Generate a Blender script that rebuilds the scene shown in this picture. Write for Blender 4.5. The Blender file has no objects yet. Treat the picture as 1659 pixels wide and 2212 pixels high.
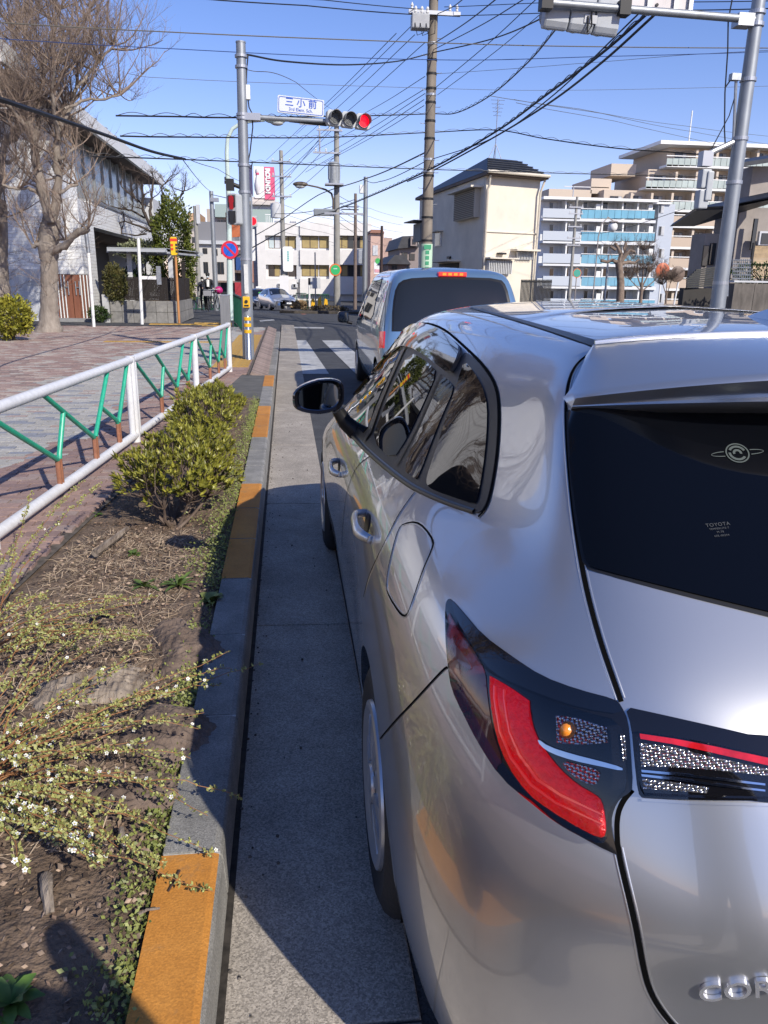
import bpy, bmesh, math, random
import numpy as np
from mathutils import Vector, Matrix
from mathutils.bvhtree import BVHTree
from mathutils.geometry import delaunay_2d_cdt
random.seed(7)
R_ = math.radians
scene = bpy.context.scene
col = scene.collection
PI = math.pi

# ------------------------------------------------------------------ camera
F, CX, CY = 1661.0, 829.5, 1106.0            # photograph measured on a 1659 x 2212 grid
CAMH, YAW, PITCH, ROLL = 1.55, R_(7.25), R_(16.7), R_(0.9)
_r = np.array([math.cos(YAW), -math.sin(YAW), 0.0]); _f = np.array([math.sin(YAW), math.cos(YAW), 0.0]); _u = np.array([0, 0, 1.0])
FW = _f*math.cos(PITCH) - _u*math.sin(PITCH); _u2 = _u*math.cos(PITCH) + _f*math.sin(PITCH)
RT = _r*math.cos(ROLL) + _u2*math.sin(ROLL); UP = _u2*math.cos(ROLL) - _r*math.sin(ROLL)
EYE = np.array([0, 0, CAMH])
def ray(x, y): return FW + RT*((x-CX)/F) - UP*((y-CY)/F)
def gz(x, y, z=0.0):                          # where the sight line meets height z
    d = ray(x, y); return Vector(EYE + d*((z-CAMH)/d[2]))
def pY(x, y, Y):                              # ... meets the cross plane at distance Y
    d = ray(x, y); return Vector(EYE + d*(Y/d[1]))
def pX(x, y, X):
    d = ray(x, y); return Vector(EYE + d*(X/d[0]))
def proj(p):
    v = np.array(p) - EYE; z = v @ FW
    return (CX + F*(v @ RT)/z, CY - F*(v @ UP)/z)
cam = bpy.data.objects.new('camera', bpy.data.cameras.new('camera'))
col.objects.link(cam)
m = Matrix.Identity(4)
for i in range(3):
    m[i][0] = RT[i]; m[i][1] = UP[i]; m[i][2] = -FW[i]; m[i][3] = EYE[i]
cam.matrix_world = m
cam.data.sensor_fit = 'VERTICAL'; cam.data.sensor_height = 36.0
cam.data.lens = 36.0*F/2212.0
cam.data.clip_start = 0.02; cam.data.clip_end = 3000.0
scene.camera = cam

# ------------------------------------------------------------------ daylight
SUNV = Vector((0.72, -1.2, 1.0)).normalized()          # towards the sun
world = bpy.data.worlds.new('World'); scene.world = world; world.use_nodes = True
wn = world.node_tree.nodes; wl = world.node_tree.links
bg = wn['Background']
sky = wn.new('ShaderNodeTexSky'); sky.sky_type = 'NISHITA'; sky.sun_disc = False
sky.sun_elevation = math.asin(SUNV.z); sky.sun_rotation = math.atan2(SUNV.x, SUNV.y)
sky.altitude = 200; sky.air_density = 1.0; sky.dust_density = 0.15; sky.ozone_density = 2.5
hs_ = wn.new('ShaderNodeHueSaturation'); hs_.inputs['Saturation'].default_value = 1.20; wl.new(sky.outputs[0], hs_.inputs['Color'])
tint = wn.new('ShaderNodeMix'); tint.data_type = 'RGBA'; tint.blend_type = 'MULTIPLY'; tint.inputs[0].default_value = 1.0; tint.inputs[7].default_value = (1.09, .85, 1.02, 1)
wl.new(hs_.outputs[0], tint.inputs[6]); 
# a few soft clouds low over the roofs
wtc = wn.new('ShaderNodeTexCoord'); wmp = wn.new('ShaderNodeMapping'); wmp.inputs['Scale'].default_value = (1, 1, 3.2); wl.new(wtc.outputs['Generated'], wmp.inputs[0])
wnz = wn.new('ShaderNodeTexNoise'); wnz.inputs['Scale'].default_value = 4.2; wnz.inputs['Detail'].default_value = 8; wnz.inputs['Roughness'].default_value = .55; wl.new(wmp.outputs[0], wnz.inputs['Vector'])
wr = wn.new('ShaderNodeMapRange'); wl.new(wnz.outputs['Fac'], wr.inputs[0]); wr.inputs[1].default_value = .50; wr.inputs[2].default_value = .70
wsp = wn.new('ShaderNodeSeparateXYZ'); wl.new(wtc.outputs['Generated'], wsp.inputs[0])
we = wn.new('ShaderNodeMapRange'); wl.new(wsp.outputs[2], we.inputs[0]); we.inputs[1].default_value = .16; we.inputs[2].default_value = .02; we.inputs[3].default_value = 0; we.inputs[4].default_value = .75
wm = wn.new('ShaderNodeMath'); wm.operation = 'MULTIPLY'; wl.new(wr.outputs[0], wm.inputs[0]); wl.new(we.outputs[0], wm.inputs[1])
wc = wn.new('ShaderNodeMix'); wc.data_type = 'RGBA'; wl.new(wm.outputs[0], wc.inputs[0]); wl.new(tint.outputs[2], wc.inputs[6]); wc.inputs[7].default_value = (4.6, 4.8, 5.2, 1)
wl.new(wc.outputs[2], bg.inputs[0]); bg.inputs[1].default_value = 0.1325
sun = bpy.data.objects.new('sun', bpy.data.lights.new('sun', 'SUN')); col.objects.link(sun)
sun.data.energy = 4.3; sun.data.angle = R_(0.53); sun.data.color = (1.0, 0.93, 0.82)
sun.rotation_euler = SUNV.to_track_quat('Z', 'Y').to_euler(); sun.location = (10, -20, 30)
scene.view_settings.view_transform = 'Standard'; scene.view_settings.look = 'None'
scene.view_settings.exposure = 0.32; scene.view_settings.gamma = 1.0
scene.render.engine = 'CYCLES'
scene.cycles.max_bounces = 6; scene.cycles.glossy_bounces = 4; scene.cycles.diffuse_bounces = 3
scene.cycles.use_denoising = True

# ------------------------------------------------------------------ helpers
MATS = {}
def mat(name, color, rough=0.6, metal=0.0, var=0.0, scale=8.0, bump=0.0, bscale=None, spec=0.5, coat=0.0,
        emit=None, estr=0.0, color2=None, isl=0.0, detail=4.0, trans=0.0, ior=1.45, stretch=None, alpha=1.0, dirt=0.0):
    """procedural material: base colour, broken up by noise (var / color2), per-piece variation (isl) and bump"""
    if name in MATS: return MATS[name]
    M = bpy.data.materials.new(name); MATS[name] = M; M.use_nodes = True
    n = M.node_tree.nodes; l = M.node_tree.links; b = n['Principled BSDF']
    c = (*color, 1.0)
    b.inputs['Base Color'].default_value = c; b.inputs['Roughness'].default_value = rough; b.inputs['Metallic'].default_value = metal
    b.inputs['Specular IOR Level'].default_value = spec; b.inputs['IOR'].default_value = ior
    if coat: b.inputs['Coat Weight'].default_value = coat; b.inputs['Coat Roughness'].default_value = 0.02
    if trans: b.inputs['Transmission Weight'].default_value = trans
    if alpha < 1: b.inputs['Alpha'].default_value = alpha
    if emit: b.inputs['Emission Color'].default_value = (*emit, 1.0); b.inputs['Emission Strength'].default_value = estr
    if var or color2 or isl or bump or dirt:
        tc = n.new('ShaderNodeTexCoord'); mp = n.new('ShaderNodeMapping'); l.new(tc.outputs['Object'], mp.inputs[0])
        if stretch: mp.inputs['Scale'].default_value = stretch
        vec = mp.outputs[0]
        cur = None
        if var or color2:
            nz = n.new('ShaderNodeTexNoise'); nz.inputs['Scale'].default_value = scale; nz.inputs['Detail'].default_value = detail; nz.inputs['Roughness'].default_value = 0.62
            l.new(vec, nz.inputs['Vector'])
            rp = n.new('ShaderNodeValToRGB'); l.new(nz.outputs['Fac'], rp.inputs[0])
            if color2: a, bb = color, color2
            else: a = tuple(max(0, x*(1-var)) for x in color); bb = tuple(min(1, x*(1+var)) for x in color)
            rp.color_ramp.elements[0].position = 0.32; rp.color_ramp.elements[1].position = 0.68
            rp.color_ramp.elements[0].color = (*a, 1); rp.color_ramp.elements[1].color = (*bb, 1)
            cur = rp.outputs[0]
        if isl:
            g = n.new('ShaderNodeNewGeometry'); mr = n.new('ShaderNodeMapRange')
            oi = n.new('ShaderNodeObjectInfo'); ad = n.new('ShaderNodeMath'); ad.operation = 'ADD'; fr = n.new('ShaderNodeMath'); fr.operation = 'FRACT'
            l.new(g.outputs['Random Per Island'], ad.inputs[0]); l.new(oi.outputs['Random'], ad.inputs[1]); l.new(ad.outputs[0], fr.inputs[0])
            l.new(fr.outputs[0], mr.inputs[0]); mr.inputs[3].default_value = 1-isl; mr.inputs[4].default_value = 1+isl
            mx = n.new('ShaderNodeMix'); mx.data_type = 'RGBA'; mx.blend_type = 'MULTIPLY'; mx.inputs[0].default_value = 1
            if cur is None: mx.inputs[6].default_value = c
            else: l.new(cur, mx.inputs[6])
            l.new(mr.outputs[0], mx.inputs[7]); cur = mx.outputs[2]
        if dirt:
            nd = n.new('ShaderNodeTexNoise'); nd.inputs['Scale'].default_value = 1.1; nd.inputs['Detail'].default_value = 8; nd.inputs['Roughness'].default_value = 0.7
            l.new(tc.outputs['Object'], nd.inputs['Vector'])
            md = n.new('ShaderNodeMapRange'); l.new(nd.outputs['Fac'], md.inputs[0]); md.inputs[1].default_value = 0.3; md.inputs[2].default_value = 0.7
            md.inputs[3].default_value = 1-dirt; md.inputs[4].default_value = 1.0
            mx = n.new('ShaderNodeMix'); mx.data_type = 'RGBA'; mx.blend_type = 'MULTIPLY'; mx.inputs[0].default_value = 1
            if cur is None: mx.inputs[6].default_value = c
            else: l.new(cur, mx.inputs[6])
            l.new(md.outputs[0], mx.inputs[7]); cur = mx.outputs[2]
        if cur is not None: l.new(cur, b.inputs['Base Color'])
        if bump:
            nb = n.new('ShaderNodeTexNoise'); nb.inputs['Scale'].default_value = bscale or scale*4; nb.inputs['Detail'].default_value = 5
            l.new(vec, nb.inputs['Vector']); bp = n.new('ShaderNodeBump'); bp.inputs['Strength'].default_value = bump; bp.inputs['Distance'].default_value = 0.02
            l.new(nb.outputs['Fac'], bp.inputs['Height']); l.new(bp.outputs[0], b.inputs['Normal'])
    return M

class MB:
    """collects shapes for one mesh object"""
    def __init__(s): s.v = []; s.f = []
    def add(s, vs, fs):
        o = len(s.v); s.v += [tuple(v) for v in vs]; s.f += [tuple(i+o for i in f) for f in fs]; return s
    def box(s, x0, x1, y0, y1, z0, z1):
        return s.add([(x0,y0,z0),(x1,y0,z0),(x1,y1,z0),(x0,y1,z0),(x0,y0,z1),(x1,y0,z1),(x1,y1,z1),(x0,y1,z1)],
                     [(0,3,2,1),(4,5,6,7),(0,1,5,4),(1,2,6,5),(2,3,7,6),(3,0,4,7)])
    def obox(s, o, ax, ay, az):              # box from a corner and three edge vectors
        o = Vector(o); ax = Vector(ax); ay = Vector(ay); az = Vector(az)
        vs = [o, o+ax, o+ax+ay, o+ay]; vs += [v+az for v in vs]
        return s.add(vs, [(0,3,2,1),(4,5,6,7),(0,1,5,4),(1,2,6,5),(2,3,7,6),(3,0,4,7)])
    def tube(s, pts, r, n=8, caps=True):
        pts = [Vector(p) for p in pts]; k = len(pts)
        rs = r if isinstance(r, (list, tuple)) else [r]*k
        t0 = (pts[1]-pts[0]).normalized(); a = Vector((0,0,1)) if abs(t0.z) < 0.9 else Vector((1,0,0))
        u = t0.cross(a).normalized(); vs = []; fs = []
        for i in range(k):
            t = (pts[min(i+1,k-1)]-pts[max(i-1,0)])
            if t.length < 1e-9: t = t0
            t.normalize(); u = (u - t*u.dot(t)).normalized(); w = t.cross(u)
            for j in range(n):
                q = 2*PI*j/n; vs.append(pts[i] + (u*math.cos(q)+w*math.sin(q))*rs[i])
        for i in range(k-1):
            for j in range(n):
                fs.append((i*n+j, i*n+(j+1)%n, (i+1)*n+(j+1)%n, (i+1)*n+j))
        if caps: fs.append(tuple(range(n-1,-1,-1))); fs.append(tuple((k-1)*n+j for j in range(n)))
        return s.add(vs, fs)
    def lathe(s, prof, n=20, center=(0,0,0), axis='z'):
        vs = []; fs = []; k = len(prof); c = Vector(center)
        for (r, h) in prof:
            for j in range(n):
                q = 2*PI*j/n; a, b = r*math.cos(q), r*math.sin(q)
                vs.append(c + (Vector((a,b,h)) if axis == 'z' else Vector((h,a,b)) if axis == 'x' else Vector((b,h,a))))
        for i in range(k-1):
            for j in range(n): fs.append((i*n+j, i*n+(j+1)%n, (i+1)*n+(j+1)%n, (i+1)*n+j))
        if prof[0][0] > 1e-6: fs.append(tuple(range(n-1,-1,-1)))
        if prof[-1][0] > 1e-6: fs.append(tuple((k-1)*n+j for j in range(n)))
        return s.add(vs, fs)
    def prism(s, poly, ext):                  # poly: 3D points, extruded by the vector ext
        poly = [Vector(p) for p in poly]; e = Vector(ext); n = len(poly)
        vs = poly + [p+e for p in poly]
        return s.add(vs, [tuple(range(n-1,-1,-1)), tuple(range(n,2*n))] + [(i,(i+1)%n,n+(i+1)%n,n+i) for i in range(n)])
    def ball(s, c, rx, ry=None, rz=None, n=12, k=8):
        ry = ry or rx; rz = rz or rx; c = Vector(c); vs = [c+Vector((0,0,rz))]; fs = []
        for i in range(1,k):
            a = PI*i/k
            for j in range(n):
                q = 2*PI*j/n; vs.append(c+Vector((rx*math.sin(a)*math.cos(q), ry*math.sin(a)*math.sin(q), rz*math.cos(a))))
        vs.append(c-Vector((0,0,rz)))
        for j in range(n): fs.append((0, 1+j, 1+(j+1)%n)); fs.append((len(vs)-1, 1+(k-2)*n+(j+1)%n, 1+(k-2)*n+j))
        for i in range(k-2):
            for j in range(n): fs.append((1+i*n+j, 1+(i+1)*n+j, 1+(i+1)*n+(j+1)%n, 1+i*n+(j+1)%n))
        return s.add(vs, fs)
    def mesh(s, name, m, smooth=False, angle=40):
        me = bpy.data.meshes.new(name); me.from_pydata(s.v, [], s.f); me.validate(); 
        if m: me.materials.append(m)
        if smooth:
            me.shade_smooth()
            try: me.set_sharp_from_angle(angle=R_(angle))
            except Exception: pass
        return me
    def build(s, name, m, parent=None, smooth=False, fix=True, angle=40, bevel=0.0):
        me = s.mesh(name, m, smooth, angle)
        if fix:
            bm = bmesh.new(); bm.from_mesh(me); bmesh.ops.recalc_face_normals(bm, faces=bm.faces)
            if bevel: bmesh.ops.bevel(bm, geom=[e for e in bm.edges if len(e.link_faces) == 2 and e.calc_face_angle(0) > 0.6], offset=bevel, segments=2, affect='EDGES', profile=0.6)
            bm.to_mesh(me); bm.free()
        return place(name, me, parent)
def place(name, me, parent=None):
    o = bpy.data.objects.new(name, me); col.objects.link(o)
    if parent is not None: o.parent = parent
    return o
def tag(o, label=None, cat=None, group=None, kind=None):
    if label: o['label'] = label
    if cat: o['category'] = cat
    if group: o['group'] = group
    if kind: o['kind'] = kind
    return o
def thing(name, label, cat, loc=(0,0,0), rz=0.0, group=None):
    o = bpy.data.objects.new(name, None); col.objects.link(o); o.location = loc; o.rotation_euler = (0,0,rz); o.empty_display_size = 0.2
    return tag(o, label, cat, group)
def copy_tree(o, parent=None):
    c = o.copy(); col.objects.link(c)
    if parent is not None: c.parent = parent
    for ch in o.children: copy_tree(ch, c)
    return c
def text_mesh(name, body, size, m, parent=None, mat4=None, ext=0.002, align='CENTER', shear=0.0, spacing=1.0, bold=0.0):
    cu = bpy.data.curves.new(name, 'FONT'); cu.body = body; cu.size = size; cu.extrude = ext; cu.align_x = align; cu.align_y = 'CENTER'
    cu.shear = shear; cu.space_character = spacing; cu.offset = bold; cu.resolution_u = 3
    ob = bpy.data.objects.new(name+'_curve', cu); col.objects.link(ob)
    dg = bpy.context.evaluated_depsgraph_get(); dg.update()
    me = bpy.data.meshes.new_from_object(ob.evaluated_get(dg)); bpy.data.objects.remove(ob); bpy.data.curves.remove(cu)
    me.name = name; me.materials.clear(); me.materials.append(m)
    if mat4 is not None: me.transform(mat4)
    return place(name, me, parent)
def frame(o, x, y):                            # 4x4 matrix: origin, x axis, y axis (z = x cross y)
    x = Vector(x).normalized(); y = Vector(y); z = x.cross(y).normalized(); y = z.cross(x)
    M = Matrix.Identity(4)
    for i in range(3): M[i][0] = x[i]; M[i][1] = y[i]; M[i][2] = z[i]; M[i][3] = o[i]
    return M
def ground_z(Y): return 0.0 if Y < 36 else -0.026*(min(Y, 75)-36)
# ------------------------------------------------------------------ silver estate car in the foreground
XC = 1.065                                     # centre plane of the car
def bspl(P, su, sv):
    """uniform bicubic B-spline surface through a clamped control net P[u][v][3]; su, sv samples per span"""
    def basis(n, s):
        # clamp the ends by repeating the end points by reflection
        rows = []
        for i in range(n-1):
            for k in range(s if i < n-2 else s+1):
                t = k/s; w = [(1-t)**3/6, (3*t**3-6*t*t+4)/6, (-3*t**3+3*t*t+3*t+1)/6, t**3/6]
                r = np.zeros(n+2); r[i:i+4] = w; rows.append(r)
        B = np.array(rows)
        C = np.zeros((n+2, n)); C[1:-1] = np.eye(n); C[0,0] = 2; C[0,1] = -1; C[-1,-1] = 2; C[-1,-2] = -1
        return B @ C
    P = np.array(P); A = basis(P.shape[0], su); B = basis(P.shape[1], sv)
    return np.einsum('ai,ijk,bj->abk', A, P, B)
ZR = [.18,.30,.45,.60,.74,.86,.95,1.02,1.10,1.22,1.34,1.415,1.455,1.48,1.49]
def side(Y, xs, zs=None, ys=None):
    zs = zs or ZR; ys = ys or [Y]*15
    return [(xs[i], ys[i], zs[i]) for i in range(15)]
def lerp(a, b, t): return [x+(y-x)*t for x, y in zip(a, b)]
RX = {0:1.065, 1:.90, 2:.75, 3:.585}
RY = {0:[.67,.645,.640,.650,.618,.685,.74,.795,.925,1.055,1.185,1.275,1.335,1.55,1.90],
      1:[.68,.65,.645,.655,.624,.69,.745,.80,.93,1.06,1.19,1.28,1.34,1.55,1.92],
      2:[.70,.67,.665,.672,.643,.71,.76,.82,.95,1.08,1.21,1.29,1.35,1.57,1.94],
      3:[.745,.71,.70,.708,.682,.745,.79,.85,.98,1.11,1.24,1.315,1.37,1.60,1.96]}
cols = []
for i in range(4):
    xs = [RX[i]]*15
    if i == 3: xs = [.60,.59,.585,.585,.585,.585,.585,.585,.585,.59,.60,.63,.67,.86,1.065]
    if i == 2: xs = xs[:12] + [.80,.93,1.065]
    if i == 1: xs = xs[:12] + [.93,1.0,1.065]
    cols.append(side(0, xs, [.18,.30,.47,.655,.735,.86,.95,1.02,1.12,1.235,1.355,1.43,1.462,1.482,1.488], RY[i]))
cols.append([(.45,.80,.18),(.43,.785,.3),(.42,.78,.46),(.42,.79,.65),(.412,.766,.725),(.43,.815,.86),(.435,.855,.95),(.44,.905,1.02),(.455,1.02,1.11),(.475,1.15,1.23),(.495,1.28,1.35),(.535,1.35,1.425),(.60,1.40,1.46),(.82,1.63,1.48),(1.065,1.99,1.49)])
cols.append([(.32,.93,.18),(.285,.915,.3),(.268,.91,.45),(.263,.915,.6),(.272,.92,.74),(.285,.94,.86),(.30,.975,.95),(.335,1.02,1.02),(.405,1.12,1.10),(.44,1.23,1.22),(.475,1.36,1.34),(.52,1.43,1.42),(.575,1.49,1.455),(.80,1.70,1.48),(1.065,2.05,1.49)])
cols.append(side(1.2, [.235,.207,.192,.187,.193,.208,.232,.272,.375,.43,.475,.515,.565,.79,1.065], None, [1.18,1.17,1.16,1.16,1.16,1.17,1.19,1.21,1.30,1.38,1.48,1.55,1.62,1.82,2.12]))
cols.append(side(1.45,[.235,.20,.186,.181,.184,.194,.215,.255,.36,.415,.462,.508,.558,.78,1.065], None, [1.42,1.42,1.42,1.42,1.42,1.43,1.44,1.46,1.5,1.56,1.64,1.7,1.76,1.95,2.2]))
cols.append(side(1.68,[.235,.20,.185,.179,.183,.193,.212,.248,.325,.39,.452,.502,.553,.775,1.065], None, [1.68]*8+[1.72,1.76,1.82,1.87,1.92,2.08,2.3]))
ZD = [.18,.30,.45,.60,.74,.86,.95,1.01,1.075,1.20,1.325,1.412,1.458,1.487,1.496]
cols.append(side(1.98,[.237,.205,.193,.186,.188,.195,.208,.238,.30,.372,.442,.495,.55,.775,1.065], ZD))
ZE = [.18,.30,.45,.60,.73,.84,.93,.99,1.05,1.18,1.315,1.41,1.46,1.49,1.50]
cols.append(side(2.35,[.24,.212,.214,.204,.198,.200,.212,.236,.283,.36,.435,.49,.547,.77,1.065], ZE))
ZF = [.18,.30,.45,.59,.71,.82,.90,.955,1.01,1.15,1.295,1.40,1.455,1.487,1.497]
cols.append(side(2.85,[.24,.213,.218,.207,.200,.200,.210,.232,.268,.35,.43,.49,.55,.77,1.065], ZF))
ZG = [.18,.30,.45,.58,.69,.79,.865,.915,.965,1.10,1.245,1.36,1.425,1.463,1.475]
cols.append(side(3.3,[.24,.215,.22,.21,.20,.20,.212,.232,.262,.345,.43,.50,.565,.79,1.065], ZG))
cols.append(side(3.8,[.24,.22,.21,.20,.197,.202,.215,.235,.262,.33,.41,.485,.57,.80,1.065],
     [.18,.30,.45,.57,.67,.76,.83,.88,.925,1.03,1.15,1.27,1.36,1.41,1.43], [3.8]*9+[3.72,3.62,3.55,3.5,3.46,3.45]))
cols.append(side(4.15,[.24,.205,.19,.185,.188,.20,.222,.25,.285,.34,.42,.50,.59,.82,1.065],
     [.18,.30,.45,.57,.66,.74,.80,.85,.89,.96,1.06,1.18,1.31,1.39,1.42], [4.15]*8+[4.1,4.02,3.92,3.8,3.62,3.55,3.54]))
cols.append(side(4.42,[.24,.20,.185,.182,.19,.205,.235,.27,.32,.40,.47,.54,.63,.84,1.065],
     [.18,.30,.45,.57,.65,.72,.77,.82,.86,.90,1.0,1.12,1.27,1.37,1.405], [4.42]*8+[4.40,4.3,4.15,3.95,3.74,3.63,3.6]))
cols.append(side(4.8,[.26,.225,.21,.205,.212,.235,.27,.32,.38,.46,.54,.60,.68,.86,1.065],
     [.20,.30,.45,.56,.63,.69,.735,.775,.81,.86,.95,1.08,1.24,1.36,1.40], [4.8,4.8,4.8,4.8,4.8,4.79,4.77,4.73,4.67,4.55,4.3,4.05,3.8,3.66,3.63]))
cols.append(side(5.05,[.36,.31,.29,.285,.30,.33,.38,.44,.50,.57,.63,.69,.76,.90,1.065],
     [.20,.30,.45,.55,.615,.67,.715,.75,.785,.83,.93,1.06,1.23,1.355,1.395], [5.0,5.04,5.06,5.06,5.05,5.02,4.97,4.9,4.8,4.64,4.38,4.1,3.82,3.68,3.65]))
cols.append(side(5.2,[.65,.62,.60,.60,.61,.63,.66,.69,.72,.76,.80,.84,.88,.96,1.065],
     [.20,.30,.45,.55,.61,.665,.71,.75,.785,.83,.92,1.05,1.22,1.35,1.39], [5.14,5.2,5.22,5.22,5.2,5.15,5.07,4.98,4.86,4.7,4.43,4.14,3.85,3.7,3.67]))
cols.append(side(5.26,[1.065]*15,
     [.20,.30,.45,.55,.61,.665,.71,.75,.785,.83,.92,1.05,1.22,1.35,1.39], [5.2,5.26,5.28,5.28,5.26,5.2,5.1,5.0,4.88,4.72,4.45,4.15,3.86,3.71,3.68]))
NV = 12
SURF = bspl(cols, 10, NV)
AXR, AXF, WZ = 1.68, 4.42, .318
def arch_z(Y, z0):
    for a, r in ((AXR, .365), (AXF, .365)):
        d = abs(Y-a)
        if d < r: z0 = max(z0, WZ-.02+math.sqrt(max(0, r*r-d*d)))
    return z0
nu, nv = SURF.shape[:2]
DENS = np.zeros_like(SURF)                     # re-sampled so that the lower edge follows the wheel arches
for i in range(nu):
    c_ = SURF[i]; z = c_[:,2]; k0 = 6*NV; zz = c_[:k0+1, 2]
    ymid = c_[2*NV,1]
    zb = arch_z(ymid, zz[0]) if 0.9 < ymid < 4.95 and c_[2*NV,0] < 0.3 else zz[0]
    nz_ = zb + (zz - zz[0])*(zz[-1]-zb)/(zz[-1]-zz[0])
    for a in range(3): DENS[i,:k0+1,a] = np.interp(nz_, zz, c_[:k0+1,a])
    DENS[i,k0+1:] = c_[k0+1:]
def grid_mesh(G, flip=False):
    a, b = G.shape[:2]; vs = G.reshape(-1,3)
    fs = [(i*b+j, (i+1)*b+j, (i+1)*b+j+1, i*b+j+1) for i in range(a-1) for j in range(b-1)]
    if flip: fs = [f[::-1] for f in fs]
    return [tuple(v) for v in vs], fs
cv, cf = grid_mesh(DENS)
BODY = BVHTree.FromPolygons([Vector(v) for v in cv], cf)
def hit(x, y, tree=None):
    tree = tree or BODY
    d = Vector(ray(x, y)).normalized(); o = Vector(EYE)
    p, n, i, t = tree.ray_cast(o, d)
    if p is None:                              # just outside the outline: nearest point of the surface to the sight line
        best = None
        for k in range(60):
            q = o + d*(0.8 + k*0.07); r = tree.find_nearest(q)
            if best is None or r[3] < best[0]: best = (r[3], r[0], r[1])
        p, n = best[1], best[2]
    if n.dot(d) > 0: n = -n
    return p, n
def resample(poly, step, closed=True):
    out = []; n = len(poly)
    for i in range(n if closed else n-1):
        a, b = Vector(poly[i]), Vector(poly[(i+1) % n]); k = max(1, int((b-a).length/step))
        for j in range(k): out.append(a.lerp(b, j/k))
    if not closed: out.append(Vector(poly[-1]))
    return out
def smooth_poly(poly, closed=True, it=2, keep=()):
    """corner cutting (Chaikin); points listed in keep stay sharp"""
    P = [(Vector(p), i in keep) for i, p in enumerate(poly)]
    for _ in range(it):
        Q = []; n = len(P)
        for i in range(n):
            p, k = P[i]
            if k or (not closed and i in (0, n-1)): Q.append((p, True)); continue
            a = P[i-1][0]; b = P[(i+1) % n][0]
            Q.append((p.lerp(a, .25), False)); Q.append((p.lerp(b, .25), False))
        P = Q
    return [p for p, k in P]
def patch(name, poly, m, parent, h=0.002, skirt=0.004, step=16, smooth=2, keep=(), tree=None, mirror=True, xc=None, bulge=0.0):
    """a thin panel that lies on the bodywork inside an outline seen from the kerb; a mirrored twin for the far side"""
    if smooth: poly = smooth_poly(poly, True, smooth, keep)
    bd = resample(poly, step)
    xs = [p.x for p in bd]; ys = [p.y for p in bd]
    pts = [Vector((p.x, p.y)) for p in bd]; nb = len(pts)
    x = min(xs)+step*.5
    def inside(px, py):
        c = False
        for i in range(nb):
            a, b = pts[i], pts[i-1]
            if (a.y > py) != (b.y > py) and px < (b.x-a.x)*(py-a.y)/(b.y-a.y)+a.x: c = not c
        return c
    def dist(px, py): return min((p-Vector((px,py))).length for p in pts)
    inner = []
    while x < max(xs):
        y = min(ys)+step*.5
        while y < max(ys):
            if inside(x, y) and dist(x, y) > step*.45: inner.append(Vector((x, y)))
            y += step
        x += step
    ed = [(i, (i+1) % nb) for i in range(nb)]
    V2, E2, F2, *_ = delaunay_2d_cdt(pts+inner, ed, [], 1, 1e-4)
    P3 = []; N3 = []
    for v in V2:
        p, n = hit(v.x, v.y, tree); P3.append(p); N3.append(n)
    dd = [dist(v.x, v.y) for v in V2]; dm = max(dd) or 1
    vs = [P3[i]+N3[i]*(h + bulge*min(1, dd[i]/dm)**.5) for i in range(len(V2))]
    cnt = {}
    for f in F2:
        for i in range(len(f)):
            e = (f[i], f[(i+1) % len(f)]); cnt[e] = 1
    fs = [tuple(f) for f in F2]
    border = [e for e in cnt if (e[1], e[0]) not in cnt]
    low = {}
    for e in border:
        for i in e:
            if i not in low: low[i] = len(vs); vs.append(P3[i]-N3[i]*skirt)
    fs += [(e[1], e[0], low[e[0]], low[e[1]]) for e in border]
    objs = []
    for mir in ((False, True) if mirror else (False,)):
        c2 = xc if xc is not None else XC
        vv = [Vector((2*c2-v.x, v.y, v.z)) for v in vs] if mir else vs
        me = bpy.data.meshes.new(name); me.from_pydata([tuple(v) for v in vv], [], fs if mir else [f[::-1] for f in fs]); me.validate()
        bm = bmesh.new(); bm.from_mesh(me); bmesh.ops.recalc_face_normals(bm, faces=bm.faces); bm.to_mesh(me); bm.free()
        me.materials.append(m); me.shade_smooth()
        try: me.set_sharp_from_angle(angle=R_(50))
        except Exception: pass
        objs.append(place(name, me, parent))
    return objs
def ribbon(name, line, w, m, parent, h=0.0015, step=14, smooth=2, closed=False, tree=None, mirror=True, xc=None, prof=None, keep=()):
    """a narrow strip (shut line, moulding) along a line on the bodywork; prof = raised cross-section"""
    if smooth: line = smooth_poly(line, closed, smooth, keep)
    pl = resample(line, step, closed)
    P = [hit(p.x, p.y, tree) for p in pl]
    n = len(P); vs = []; fs = []
    prof = prof or [(-.5, 0), (.5, 0)]
    kx = len(prof)
    for i in range(n):
        a = P[(i-1) % n if closed else max(i-1, 0)][0]; b = P[(i+1) % n if closed else min(i+1, n-1)][0]
        t = (b-a).normalized() if (b-a).length > 1e-9 else Vector((0,1,0)); nn = P[i][1]; s = t.cross(nn).normalized()
        wi = w[0]+(w[1]-w[0])*i/(n-1) if isinstance(w, tuple) else w
        for (q, hh) in prof: vs.append(P[i][0] + s*(q*wi) + nn*(h+hh))
    for i in range(n if closed else n-1):
        j = (i+1) % n
        for q in range(kx-1): fs.append((i*kx+q, i*kx+q+1, j*kx+q+1, j*kx+q))
    objs = []
    for mir in ((False, True) if mirror else (False,)):
        c2 = xc if xc is not None else XC
        vv = [(2*c2-v.x, v.y, v.z) for v in vs] if mir else [tuple(v) for v in vs]
        me = bpy.data.meshes.new(name); me.from_pydata(vv, [], fs); me.validate(); me.materials.append(m); me.shade_smooth()
        objs.append(place(name, me, parent))
    return objs

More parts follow.
